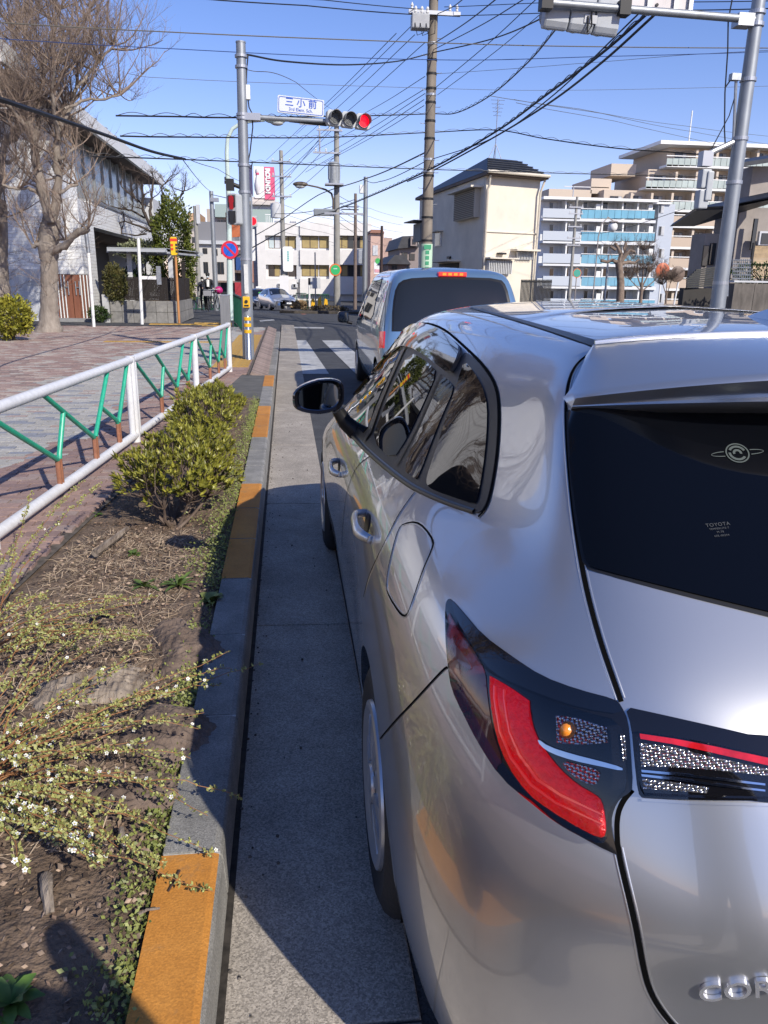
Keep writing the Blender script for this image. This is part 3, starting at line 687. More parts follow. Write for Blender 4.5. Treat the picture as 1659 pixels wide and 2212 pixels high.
# kerb blocks
M_kerb = mat('kerb_concrete', (.22,.215,.20), rough=.85, color2=(.34,.33,.305), scale=6, bump=.25, bscale=200, dirt=.4); speckle(M_kerb, .3, 320)
M_korg = mat('kerb_paint', (.50,.20,.03), rough=.7, color2=(.62,.27,.05), scale=5, bump=.15, bscale=160, dirt=.25); speckle(M_korg, .16, 300)
n_ = M_korg.node_tree.nodes; l_ = M_korg.node_tree.links; b_ = n_['Principled BSDF']       # worn paint: concrete shows through
tc = n_.new('ShaderNodeTexCoord'); nz = n_.new('ShaderNodeTexNoise'); nz.inputs['Scale'].default_value = 9; nz.inputs['Detail'].default_value = 9; nz.inputs['Roughness'].default_value = .75
l_.new(tc.outputs['Object'], nz.inputs['Vector']); mr = n_.new('ShaderNodeMapRange'); l_.new(nz.outputs['Fac'], mr.inputs[0]); mr.inputs[1].default_value = .56; mr.inputs[2].default_value = .74; mr.inputs[4].default_value = .8
mx = n_.new('ShaderNodeMix'); mx.data_type = 'RGBA'; l_.new(mr.outputs[0], mx.inputs[0]); old = b_.inputs['Base Color'].links[0].from_socket
l_.new(old, mx.inputs[6]); mx.inputs[7].default_value = (.20,.15,.09,1); l_.new(mx.outputs[2], b_.inputs['Base Color'])
kerb = tag(bpy.data.objects.new('kerb', None), kind='structure'); col.objects.link(kerb)
kj = [-.19, .43, 1.05, 1.67, 2.32, 2.94, 3.56, 4.17, 4.78, 5.4, 5.97, 6.53, 7.1, 7.72, 8.34, 8.96, 9.53, 10.1, 10.68, 11.3, 11.95]
def kerb_block(a, b, h, m, low=False):
    mb = MB(); r = .022; prof = [(-.34, -.05), (-.34, h), (-.19-r, h), (-.19-r*.3, h-r*.3), (-.19, h-r), (-.178, -.05)]
    mb.prism([(x, a+.004, z) for x, z in prof], (0, b-a-.008, 0)); return mb.build('kerb_block', m, kerb, bevel=.003)
for i in range(len(kj)-1):
    a, b = kj[i], kj[i+1]; y = (a+b)/2
    org = y < 1.67 or 3.56 < y < 5.4 or 7.1 < y < 8.96 or y > 10.6
    if org:                                    # painted top, bare face
        o = kerb_block(a, b, .150, M_kerb)
        mb = MB(); mb.add([(-.341,a+.006,.1515),(-.213,a+.006,.1515),(-.198,a+.006,.1455),(-.198,b-.006,.1455),(-.213,b-.006,.1515),(-.341,b-.006,.1515)], [(0,1,4,5),(1,2,3,4)])
        mb.build('kerb_paint', M_korg, o, fix=False)
    else: kerb_block(a, b, .150, M_kerb)
y = 11.95
while y < 24: kerb_block(y, y+.61, .045, M_kerb); y += .61
# mortar smears in the kerb joints
mb = MB()
for j in kj[2:]: mb.box(-.338, -.196, j-.004, j+.004, 0, .146)
mb.build('kerb_mortar', mat('mortar', (.42,.41,.38), rough=.9, var=.3, scale=40), kerb)

# --- brick paving
def brick_edge(Y): return -1.32 + .0735*(Y-3.42) if Y < 12.1 else -.62
M_brick = mat('paver', (.3,.2,.17), rough=.85, bump=.35, bscale=70)
n_ = M_brick.node_tree.nodes; l_ = M_brick.node_tree.links; b_ = n_['Principled BSDF']
geo = n_.new('ShaderNodeNewGeometry'); oi = n_.new('ShaderNodeObjectInfo')
ad = n_.new('ShaderNodeMath'); ad.operation = 'ADD'; fr = n_.new('ShaderNodeMath'); fr.operation = 'FRACT'
l_.new(geo.outputs['Random Per Island'], ad.inputs[0]); l_.new(oi.outputs['Random'], ad.inputs[1]); l_.new(ad.outputs[0], fr.inputs[0])
sx_ = n_.new('ShaderNodeSeparateXYZ'); l_.new(geo.outputs['Position'], sx_.inputs[0])
def ramp(stops):
    r = n_.new('ShaderNodeValToRGB'); r.color_ramp.interpolation = 'CONSTANT'
    while len(r.color_ramp.elements) < len(stops): r.color_ramp.elements.new(.5)
    for e, (p, c) in zip(r.color_ramp.elements, stops): e.position = p; e.color = (*c, 1)
    l_.new(fr.outputs[0], r.inputs[0]); return r.outputs[0]
red = ramp([(0,(0.276,0.186,0.160)),(.3,(0.317,0.216,0.184)),(.6,(0.238,0.162,0.145)),(.85,(0.299,0.227,0.199))])
gry = ramp([(0,(0.356,0.343,0.312)),(.55,(0.401,0.388,0.356)),(.8,(0.241,0.252,0.279)),(.93,(0.353,0.267,0.233))])
mix = ramp([(0,(0.291,0.201,0.173)),(.4,(0.336,0.244,0.211)),(.62,(0.401,0.360,0.316)),(.78,(0.231,0.174,0.156)),(.9,(0.414,0.336,0.282))])
nzz = n_.new('ShaderNodeTexNoise'); nzz.inputs['Scale'].default_value = 1.6; l_.new(geo.outputs['Position'], nzz.inputs['Vector'])
def math_(op, a, b):
    q = n_.new('ShaderNodeMath'); q.operation = op
    for i, v in enumerate((a, b)):
        if isinstance(v, (int, float)): q.inputs[i].default_value = v
        else: l_.new(v, q.inputs[i])
    return q.outputs[0]
# distance to the left of the railing, along the diagonal pattern
dl = math_('SUBTRACT', math_('MULTIPLY', math_('ADD', sx_.outputs[0], math_('MULTIPLY', sx_.outputs[1], -.08)), -1.0), 1.75)
wob = math_('ADD', dl, math_('MULTIPLY', math_('SUBTRACT', nzz.outputs['Fac'], .5), 1.6))
wob = math_('ADD', wob, math_('MULTIPLY', math_('SUBTRACT', fr.outputs[0], .5), .25))
isg = math_('MULTIPLY', math_('GREATER_THAN', wob, .75), math_('LESS_THAN', wob, 2.35))
far = math_('GREATER_THAN', wob, 2.35)
m1 = n_.new('ShaderNodeMix'); m1.data_type = 'RGBA'; l_.new(isg, m1.inputs[0]); l_.new(red, m1.inputs[6]); l_.new(gry, m1.inputs[7])
m2 = n_.new('ShaderNodeMix'); m2.data_type = 'RGBA'; l_.new(far, m2.inputs[0]); l_.new(m1.outputs[2], m2.inputs[6]); l_.new(mix, m2.inputs[7])
nd = n_.new('ShaderNodeTexNoise'); nd.inputs['Scale'].default_value = 22; nd.inputs['Detail'].default_value = 6; l_.new(geo.outputs['Position'], nd.inputs['Vector'])
mr = n_.new('ShaderNodeMapRange'); l_.new(nd.outputs['Fac'], mr.inputs[0]); mr.inputs[3].default_value = .68; mr.inputs[4].default_value = 1.3
m3 = n_.new('ShaderNodeMix'); m3.data_type = 'RGBA'; m3.blend_type = 'MULTIPLY'; m3.inputs[0].default_value = 1; l_.new(m2.outputs[2], m3.inputs[6]); l_.new(mr.outputs[0], m3.inputs[7]); l_.new(m3.outputs[2], b_.inputs['Base Color'])
# bedding under the bricks
mb = MB(); mb.add([(-40,-3,.133),(brick_edge(-3)+.02,-3,.133),(brick_edge(12.05)+.02,12.05,.133),(-.60,12.1,.133),(-.60,24.6,.133),(-40,24.6,.133)], [(0,1,2,3,4,5)])
pav = tag(mb.build('pavement', mat('bedding_sand', (.10,.085,.07), rough=.95, var=.4, scale=20), None, fix=False), kind='structure')
bricks = []
yy = -2.0; row = 0
while yy < 24.4:
    e = brick_edge(yy); x = -8.4 + (.1 if row % 2 else 0)
    if yy < 3: x = -2.6 + (.1 if row % 2 else 0)
    while x < e-.02:
        x1 = min(x+.2, e)
        if x1-x > .05: bricks.append((x, x1, yy))
        x += .2
    yy += .1; row += 1
def near_key(b):
    px_, py_ = proj((b[0]+.1, b[2]+.05, .15)) if b[2] > .6 else (-999, 0)
    vis = -20 < px_ < 1660 and 0 < py_ < 2230
    return (0 if vis else 1, b[2]**2 + b[0]**2)
bricks.sort(key=near_key)
bm0 = MB(); bm0.add([(0,0,.1),(.196,0,.1),(.196,.096,.1),(0,.096,.1),(.004,.004,.15),(.192,.004,.15),(.192,.092,.15),(.004,.092,.15)], [(0,1,5,4),(1,2,6,5),(2,3,7,6),(3,0,4,7),(4,5,6,7)])
bme = bm0.mesh('brick', M_brick)
rnd = random.Random(3)
rest = MB()
for i, (x, x1, y) in enumerate(bricks):
    dz = rnd.uniform(-.0022, .0022); s = (x1-x)/.2
    if i < 300:
        o = place('brick', bme, pav); o.location = (x, y, dz); o.scale = (s, 1, 1)
    else:
        w = (x1-x)-.004
        rest.add([(x,y,.13),(x+w,y,.13),(x+w,y+.096,.13),(x,y+.096,.13),(x+.004,y+.004,.15+dz),(x+w-.004,y+.004,.15+dz),(x+w-.004,y+.092,.15+dz),(x+.004,y+.092,.15+dz)], [(0,1,5,4),(1,2,6,5),(2,3,7,6),(3,0,4,7),(4,5,6,7)])
tag(rest.build('brick_field', M_brick, pav, fix=False), kind='stuff')
# asphalt apron in front of the school building, slope to the crossing
mb = MB(); mb.add([(-60,24.6,.145),(-2.2,24.6,.145),(-2.6,60,.10-.5),(-60,60,-.4)], [(0,1,2,3)]); tag(mb.build('side_path', M_asph, None, fix=False), kind='structure')
mb = MB(); mb.add([(-.62,12.1,.149),(-.335,12.1,.046),(-.335,24.6,.046),(-.62,24.6,.149)], [(0,1,2,3)])
ramp_ = tag(mb.build('crossing_ramp', mat('ramp_base', (.1,.085,.075), rough=.95), None, fix=False), kind='structure')
y = 12.15
bme2 = bm0.mesh('border_brick', mat('border_paver', (.27,.205,.175), rough=.85, var=.3, scale=9, isl=.3))
while y < 24.4:
    o = place('border_brick', bme2, ramp_); o.location = (-.61, y, .004); o.rotation_euler = (0, math.atan2(.103, .285), 0); o.scale = (1.4, 1, 1); o.location.z = .045; y += .1
# tactile paving
M_tac = mat('tactile_yellow', (.50,.30,.07), rough=.75, color2=(.58,.37,.10), scale=5, dirt=.3)
tmesh = MB(); tmesh.box(.003,.297,.003,.297,.10,.1535)
for k in range(4): tmesh.box(.035+k*.07, .06+k*.07, .02, .28, .1535, .159)
tme = tmesh.mesh('tactile_tile', M_tac)
tp = tag(bpy.data.objects.new('tactile_path', None), kind='structure'); col.objects.link(tp)
for i in range(26):
    for j in range(2):
        o = place('tactile_tile', tme, tp); o.location = (-1.24+.3*j, 13.1+.3*i, .002)
for i in range(8):
    for j in range(1):
        o = place('tactile_tile', tme, tp); o.location = (-4.1+.3*i, 18.25+.3*j, .002)
        o.rotation_euler = (0,0,0)
for (cx, cy, n) in ((-4.3,25.6,6), (-3.0,26.4,4), (-2.6,24.9,3)):
    for i in range(n):
        o = place('tactile_tile', tme, tp); o.location = (cx+.3*i, cy, .0)
# --- markings
M_white = mat('road_paint', (.40,.40,.39), rough=.8, color2=(.60,.60,.58), scale=9, dirt=.45, detail=9)
def marking(name, pix, m, dz=.003):
    mb = MB(); P = [gz(x, y, 0) for x, y in pix]
    for p in P: p.z = ground_z(p.y)+dz
    mb.add(P, [tuple(range(len(P)))]); return tag(mb.build(name, m, None, fix=False), kind='structure')
z0 = [gz(x, y) for x, y in ((621,735),(661,735),(711,808),(654,808))]
for k in range(7):
    mb = MB(); mb.add([(p.x+k*.92, p.y, .003) for p in z0], [(0,1,2,3)]); tag(mb.build('crossing_stripe', M_white, None, fix=False), kind='structure')
marking('centre_line', [(648,672),(657,671.5),(748,690),(742,693)], mat('orange_line', (.55,.16,.05), rough=.8, dirt=.3, var=.2))
marking('road_arrow', [(560,692),(590,690),(594,692),(562,695)], M_white); marking('edge_line', [(632,706),(700,707),(700,710),(630,709)], M_white)
# --- planting strip: soil
M_soil = mat('soil', (.085,.058,.04), rough=.95, color2=(.21,.15,.105), scale=7, bump=1.0, bscale=60, detail=8)
from mathutils import noise as mnoise
def soil_h(x, y):
    v = Vector((x, y, 0)); e = brick_edge(y)
    d = min((x-e)/.25, (-.34-x)/.06, 1.0); d = max(0, min(1, d))
    return .118 + .03*d + d*(.035*mnoise.noise(v*2.3) + .018*mnoise.noise(v*7) + .008*mnoise.noise(v*21))
mb = MB(); NX, NY = 70, 420; vs = []
for j in range(NY+1):
    y = -1.0 + 10.6*j/NY; e = brick_edge(y)-.004
    for i in range(NX+1):
        x = e + (-.335-e)*i/NX; vs.append((x, y, soil_h(x, y)))
mb.add(vs, [(j*(NX+1)+i, j*(NX+1)+i+1, (j+1)*(NX+1)+i+1, (j+1)*(NX+1)+i) for j in range(NY) for i in range(NX)])
so = tag(mb.build('soil', M_soil, None, smooth=False, fix=False), kind='structure'); so.data.shade_smooth()
mb = MB(); mb.add([(brick_edge(9.5)-.01,9.55,.146),(-.336,9.55,.146),(-.336,11.95,.146),(brick_edge(12)-.01,12.02,.146)], [(0,1,2,3)])
tag(mb.build('kerb_end_slab', mat('dark_slab', (.10,.098,.092), rough=.9, color2=(.15,.145,.135), scale=6, dirt=.3), None, fix=False), kind='structure')
# ------------------------------------------------------------------ railing along the planting strip
M_wpaint = mat('white_railing_paint', (.74,.74,.74), rough=.38, var=.08, scale=30, dirt=.22)
M_green = mat('green_railing_paint', (.03,.36,.22), rough=.35, var=.15, scale=40)
M_brown = mat('brown_railing_paint', (.30,.13,.075), rough=.45, var=.15, scale=40)
ra = Vector((-1.57-.0818*2.6, 4.2-2.6, 0)); rdir = Vector((.0815, 1.0, 0)).normalized()
def rp(Y, z): t = (Y-ra.y)/rdir.y; p = ra + rdir*t; return Vector((p.x, p.y, z))
ZT, ZB = .865, .215
posts = [1.35, 4.1, 6.95, 9.75, 12.45]
rail = thing('guard_railing', 'white tubular guard railing with green and brown forked bars beside the brick pavement', 'railing', rp(posts[2], .15))
roff = Vector(rail.location)
def rr(p): return Vector(p) - roff
for Y in posts:
    mb = MB(); b = rr(rp(Y, .10)); mb.tube([b, b+Vector((0,0,ZT-.10+.03))], .038, n=14); mb.tube([b+Vector((0,0,ZT-.075)), b+Vector((0,0,ZT-.065))], .041, n=14)
    mb.build('post', M_wpaint, rail, smooth=True)
    if Y == posts[2]:
        for d in (-.085, .085):
            c = rr(rp(Y+d, ZB)); mb = MB(); mb.tube([c, rr(rp(Y+d, ZT))], .028, n=12); mb.build('side_upright', M_wpaint, rail, smooth=True)
for i in range(4):
    a, b = posts[i], posts[i+1]
    for nm, z, r in (('top_rail', ZT, .034), ('bottom_rail', ZB, .034)):
        mb = MB(); mb.tube([rr(rp(a, z)), rr(rp(b, z))], r, n=14); mb.build(nm, M_wpaint, rail, smooth=True)
    L = b-a
    def P(s, z): return rr(rp(a+L*s, z))
    sA, sB, sC = .36, .62, .83; zs = ZB+.19; g = .013/1
    def bar(name, p, q, m, r=.017): MB().tube([p, q], r, n=9).build(name, m, rail, smooth=True)
    d = .034/L*1.0
    for s in (sA, sB, sC):
        for k in (-.5, .5): bar('brown_bar', P(s+k*d, ZB), P(s+k*d, zs), M_brown)
    def bent(s0, z0, s1, z1): MB().tube([P(s0, z0), P(s0+(s1-s0)*.06, z0+.03), P(s1, z1)], .017, n=9).build('green_bar', M_green, rail, smooth=True)
    zA = zs
    bent(sA-.5*d, zs, .03, ZT)                       # A left up to the top rail
    bent(sB-.5*d, zs, .30, ZT)                       # B left
    fz = .62; sj = (sB-.5*d)+(.30-(sB-.5*d))*fz; bent(sA+.5*d, zs, sj, zs+(ZT-zs)*fz)
    bent(sB+.5*d, zs, .78, ZT)                       # B right
    fz = .42; sj = (sB+.5*d)+(.78-(sB+.5*d))*fz; bent(sC-.5*d, zs, sj, zs+(ZT-zs)*fz)
    bent(sC+.5*d, zs, .97, ZT)

# ------------------------------------------------------------------ school hall on the left
M_tile = mat('white_tile', (.66,.66,.65), rough=.5, var=.05, scale=2)
n_ = M_tile.node_tree.nodes; l_ = M_tile.node_tree.links; b_ = n_['Principled BSDF']
tc = n_.new('ShaderNodeTexCoord'); sp = n_.new('ShaderNodeSeparateXYZ'); l_.new(tc.outputs['Object'], sp.inputs[0])
ad = n_.new('ShaderNodeMath'); ad.operation = 'ADD'; l_.new(sp.outputs[0], ad.inputs[0]); l_.new(sp.outputs[1], ad.inputs[1])
cb = n_.new('ShaderNodeCombineXYZ'); l_.new(ad.outputs[0], cb.inputs[0]); l_.new(sp.outputs[2], cb.inputs[1])
bt = n_.new('ShaderNodeTexBrick'); l_.new(cb.outputs[0], bt.inputs['Vector']); bt.inputs['Scale'].default_value = 1.0
bt.inputs['Brick Width'].default_value = .30; bt.inputs['Row Height'].default_value = .11; bt.inputs['Mortar Size'].default_value = .012
bt.inputs['Color1'].default_value = (.82,.82,.80,1); bt.inputs['Color2'].default_value = (.74,.74,.72,1); bt.inputs['Mortar'].default_value = (.62,.61,.59,1)
l_.new(bt.outputs[0], b_.inputs['Base Color'])
bp = n_.new('ShaderNodeBump'); bp.inputs['Strength'].default_value = .5; bp.inputs['Distance'].default_value = .02; bp.invert = True; l_.new(bt.outputs['Fac'], bp.inputs['Height']); l_.new(bp.outputs[0], b_.inputs['Normal'])
M_plas = mat('pale_plaster', (.55,.56,.57), rough=.8, var=.08, scale=3, dirt=.15)
M_roofm = mat('grey_metal_roof', (.20,.20,.21), rough=.5, metal=.3, var=.1, scale=1)
M_soff = mat('brown_soffit', (.12,.085,.065), rough=.7, var=.15, scale=3)
M_win = mat('window_glass', (.02,.028,.032), rough=.04, spec=.7)
M_wood = mat('door_wood', (.16,.06,.035), rough=.5, color2=(.23,.09,.05), scale=10, stretch=(1,1,.15))
M_dwood = mat('dark_fence', (.018,.013,.011), rough=.7, var=.3, scale=20)
M_steel = mat('galvanised_steel', (.36,.38,.40), rough=.45, metal=.75, var=.15, scale=14)
M_wht = mat('white_gloss_paint', (.74,.74,.72), rough=.4, var=.05, scale=10)
hall = thing('school_hall', 'white tiled school hall with a wide brown eave behind the bare trees', 'building', (-7.2, 28, .1))
H0 = Vector(hall.location)
def hb(name, x0, x1, y0, y1, z0, z1, m, par=None, **k):
    mb = MB(); mb.box(x0-H0.x, x1-H0.x, y0-H0.y, y1-H0.y, z0-H0.z, z1-H0.z); return mb.build(name, m, par or hall, **k)
hb('front_wall', -26, -7.2, 28.0, 28.4, 1.75, 6.6, M_tile)
hb('wall_base', -26, -7.2, 27.96, 28.4, -.1, 1.75, M_plas)
hb('corner_pier', -7.2, -6.75, 28.2, 30.2, -.1, 4.0, M_tile)
hb('side_parapet', -7.3, -6.75, 30.2, 45, 3.25, 4.1, M_tile)
hb('parapet_cap', -7.35, -6.7, 30.2, 45.1, 4.1, 4.18, M_steel)
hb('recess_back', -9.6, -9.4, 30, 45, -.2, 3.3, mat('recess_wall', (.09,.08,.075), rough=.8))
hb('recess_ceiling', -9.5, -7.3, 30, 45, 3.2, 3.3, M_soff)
hb('side_wall', -9.4, -7.2, 28.4, 30.2, -.1, 6.4, M_tile)
for k in range(9):
    y = 30.3+k*1.55; hb('upper_window', -7.32, -7.28, y, y+1.45, 4.18, 6.25, mat('louvre_glass', (.18,.20,.19), rough=.15, spec=.6, var=.3, scale=2))
    hb('window_mullion', -7.3, -7.22, y+1.45, y+1.55, 4.18, 6.3, M_steel)
hb('side_eave', -9.5, -6.55, 27.2, 46, 6.35, 6.42, M_soff)
hb('eave_fascia', -6.55, -6.42, 21.0, 46, 6.30, 6.78, mat('white_fascia', (.70,.70,.68), rough=.5, var=.05))
mb = MB(); e0 = Vector((-6.42, 21, 6.74)); 
mb.add([Vector(p)-H0 for p in ((-6.45,27.2,6.80),(-6.45,46,6.80),(-14,46,9.6),(-14,27.2,9.6),(-26,46,9.6),(-26,27.2,9.6))], [(0,1,2,3),(3,2,4,5)]); mb.build('roof', M_roofm, hall, fix=False)
for k in range(11):
    y = 27.4+k*1.7; mb = MB(); mb.obox(Vector((-6.46,y,6.81))-H0, (-7.54,0,2.8), (0,.06,0), (0,0,.05)); mb.build('roof_seam', M_roofm, hall)
hb('far_block', -9.4, -6.9, 45, 47.5, -.4, 5.6, M_plas)
# wooden gate with pale uprights
gx0 = pY(124, 650, 27.9).x; gx1 = pY(201, 650, 27.9).x
hb('door_recess', gx0, gx1, 27.93, 27.957, .0, 1.62, mat('door_frame_dark', (.03,.02,.018), rough=.7))
dg = bpy.data.objects.new('wooden_gate', None); col.objects.link(dg); dg.parent = hall
nsl = 11
for k in range(nsl):
    w = (gx1-gx0)/nsl; x = gx0+w*k
    if 3 <= k <= 6: continue
    hb('slat', x+.01, x+w*.55, 27.90, 27.93, .08, 1.6, M_wood, dg); hb('pale_upright', x+w*.60, x+w*.88, 27.88, 27.93, .08, 1.6, M_wht, dg)
xa = gx0+(gx1-gx0)/nsl*3; xb = gx0+(gx1-gx0)/nsl*7; xm = (xa+xb)/2
hb('door_leaf', xa, xm-.01, 27.89, 27.93, .06, 1.6, M_wood, dg); hb('door_leaf', xm+.01, xb, 27.89, 27.93, .06, 1.6, M_wood, dg)
for sx in (-1, 1):
    mb = MB(); x = xm+sx*.12-H0.x; y = 27.86-H0.y; mb.tube([(x,y,.85),(x,y,1.3)], .018); mb.tube([(x,y,.95),(x,y+.05,.95)], .012); mb.tube([(x+sx*.12,y,.85),(x+sx*.12,y,1.3)], .018); mb.tube([(x,y,1.1),(x+sx*.12,y,1.1)], .014); mb.build('pull_handle', M_steel, dg, smooth=True)
hb('step', gx0-.3, gx1+.3, 27.3, 27.93, .0, .20, mat('step_stone', (.24,.24,.24), rough=.8, var=.1))
hb('name_plate', pY(58,625,27.9).x, pY(88,625,27.9).x, 27.94, 27.958, 1.25, 1.4, mat('plate_metal', (.40,.41,.42), rough=.5, metal=.4))
# concrete planter with a dark slatted fence
pw = thing('concrete_planter', 'low grey concrete block planter topped by a dark slatted fence', 'planter', (-4.5, 27.3, .1))
P0 = Vector(pw.location)
def pb(name, x0, x1, y0, y1, z0, z1, m, par=None, bev=0.0):
    mb = MB(); mb.box(x0-P0.x, x1-P0.x, y0-P0.y, y1-P0.y, z0-P0.z, z1-P0.z); return mb.build(name, m, par or pw, bevel=bev)
M_block = mat('concrete_block', (.27,.26,.24), rough=.9, var=.12, scale=9, isl=.1, dirt=.35)
px0, px1 = -5.75, -3.55
for r in range(2):
    for k in range(6):
        w = (px1-px0)/6; pb('block', px0+w*k+.006, px0+w*(k+1)-.006, 27.1, 27.3, .1+.36*r, .1+.36*(r+1)-.012, M_block)
for r in range(2):
    for k in range(5): pb('block', px1-.2, px1, 27.31+.8*k, 27.31+.8*(k+1)-.012, .1+.36*r, .1+.36*(r+1)-.012, M_block)
pb('planter_soil', px0+.02, px1-.2, 27.3, 31, .3, .74, M_soil)
pb('end_pillar', px0-.22, px0-.02, 27.0, 27.2, .0, 1.0, mat('pale_pillar', (.5,.5,.49), rough=.7, dirt=.3))
fx0 = pY(262, 640, 27.5).x; fx1 = px1-.06; ns = 38
for k in range(ns):
    x = fx0+(fx1-fx0)*k/ns; pb('slat', x, x+.040, 27.40, 27.43, .82, 1.56, M_dwood)
for k in range(26):
    y = 27.45+k*.14; pb('slat', px1-.09, px1-.05, y, y+.08, .82, 1.56, M_dwood)
for z in (.9, 1.45): pb('fence_rail', fx0, fx1, 27.43, 27.46, z, z+.05, M_dwood)
pb('fence_post', px1-.14, px1-.02, 27.36, 27.48, .7, 2.1, M_dwood); pb('fence_post', px1-.14, px1-.02, 29.5, 29.6, .7, 2.1, M_dwood)
# bicycle shelter canopy
M_can = mat('canopy_grey', (.42,.44,.46), rough=.5, metal=.2)
sh = thing('shelter_canopy', 'small pale flat shelter roof on posts behind the dark slatted fence', 'shelter', (-5.2, 30, .1)); S0 = Vector(sh.location)
a = pY(233, 549, 28.6); b = pY(362, 552, 28.6); zc = 2.45
def sb(name, x0, x1, y0, y1, z0, z1, m):
    mb = MB(); mb.box(x0-S0.x, x1-S0.x, y0-S0.y, y1-S0.y, z0-S0.z, z1-S0.z); return mb.build(name, m, sh)
sb('front_beam', a.x, b.x, 28.5, 28.58, zc-.06, zc+.04, M_can); sb('back_beam', a.x+.6, b.x+.9, 31.6, 31.68, zc-.06, zc+.04, M_can)
for k in range(7):
    mb = MB(); x = a.x+(b.x-a.x)*k/6; mb.obox(Vector((x-.03,28.55,zc-.1))-S0, (.06,0,0), (.75,3.1,0), (0,0,.06)); mb.build('rafter', M_can, sh)
mb = MB(); mb.add([Vector(p)-S0 for p in ((a.x,28.5,zc+.05),(b.x,28.5,zc+.05),(b.x+.8,31.7,zc+.05),(a.x+.8,31.7,zc+.05))], [(0,1,2,3)]); mb.prism([Vector(p)-S0 for p in ((a.x,28.5,zc+.05),(b.x,28.5,zc+.05),(b.x+.8,31.7,zc+.05),(a.x+.8,31.7,zc+.05))], (0,0,.02)); mb.build('roof_panel', mat('canopy_panel', (.42,.45,.47), rough=.3, spec=.5), sh)
for px_ in (282, 370):
    p = pY(px_, 590, 29.4); sb('post', p.x-.08, p.x+.08, 29.3, 29.46, .3, zc, M_plas)
# thin posts on the pavement
def post_px(name, label, cat, base, top, r, m, Yoff=0):
    g = gz(base[0], base[1], .15); t = pY(top[0], top[1], g.y); o = thing(name, label, cat, (g.x, g.y, .12))
    h = t.z-.12; mb = MB(); mb.tube([(0,0,0),((t.x-g.x),0,h)], r, n=12); mb.build('pole', m, o, smooth=True); return o, g, t, h
o, g, t, h = post_px('marker_post', 'slim white post beside the concrete planter wall', 'post', (307,699), (299,519), .05, M_wht)
mb = MB(); mb.tube([(t.x-g.x,0,h),(t.x-g.x,0,h+.06)], [.05,.02], n=12); mb.build('cap', M_wht, o)
mb = MB(); mb.box(.0, .55, -.02, .02, h-1.15, h-1.05); mb.build('side_arm', M_wht, o)
mb = MB(); mb.box(.55, .68, -.05, .05, h-1.3, h-.75); mb.build('hanging_box', M_steel, o)
o, g, t, h = post_px('marker_post', 'slim white post standing in front of the wooden gate', 'post', (203,706), (191,546), .045, M_wht)
mb = MB(); mb.tube([(t.x-g.x,0,h),(t.x-g.x-.03,0,h+.85)], .055, n=10); mb.build('grey_sleeve', M_steel, o, smooth=True)
o, g, t, h = post_px('school_sign', 'yellow warning sign with red and black lettering on an orange post', 'sign', (387,696), (379,548), .04, mat('orange_post', (.55,.25,.09), rough=.6, dirt=.25))
s1 = pY(366, 510, g.y); s2 = pY(386, 553, g.y)
def rbox(w, hh, th, r=.05, n=5):
    pts = []
    for cx, cz, a0 in ((w/2-r, hh/2-r, 0), (-w/2+r, hh/2-r, PI/2), (-w/2+r, -hh/2+r, PI), (w/2-r, -hh/2+r, 1.5*PI)):
        for i in range(n): a = a0+PI/2*i/(n-1); pts.append((cx+r*math.cos(a), 0, cz+r*math.sin(a)))
    return pts, th
w = abs(s2.x-s1.x); hh = abs(s1.z-s2.z); c = Vector(((s1.x+s2.x)/2-g.x, -.05, (s1.z+s2.z)/2-.12))
pts, _ = rbox(w, hh, .05); mb = MB(); mb.prism([Vector(p)+c for p in pts], (0,.05,0)); mb.build('sign_frame', mat('sign_frame_grey', (.10,.09,.06), rough=.5), o)
pts, _ = rbox(w-.05, hh-.05, .05, .04); mb = MB(); mb.prism([Vector(p)+c+Vector((0,-.006,0)) for p in pts], (0,.01,0)); mb.build('sign_face', mat('sign_yellow', (.78,.50,.02), rough=.4), o)
mred = mat('sign_red', (.65,.05,.02), rough=.5); mblk = mat('sign_black', (.03,.03,.03), rough=.5)
mb = MB(); mb.box(c.x-.11, c.x+.11, c.y-.012, c.y-.005, c.z+hh*.24, c.z+hh*.38); mb.build('red_mark', mred, o)
for i, ch in enumerate('■■'): text_mesh('sign_text', ch, .10, mred, o, frame(c+Vector((-.06,-.012,.02-.12*i)), (1,0,0), (0,0,1)), ext=.001)
for i, ch in enumerate('■■■'): text_mesh('sign_text', ch, .10, mblk, o, frame(c+Vector((.08,-.012,.03-.10*i)), (1,0,0), (0,0,1)), ext=.001)

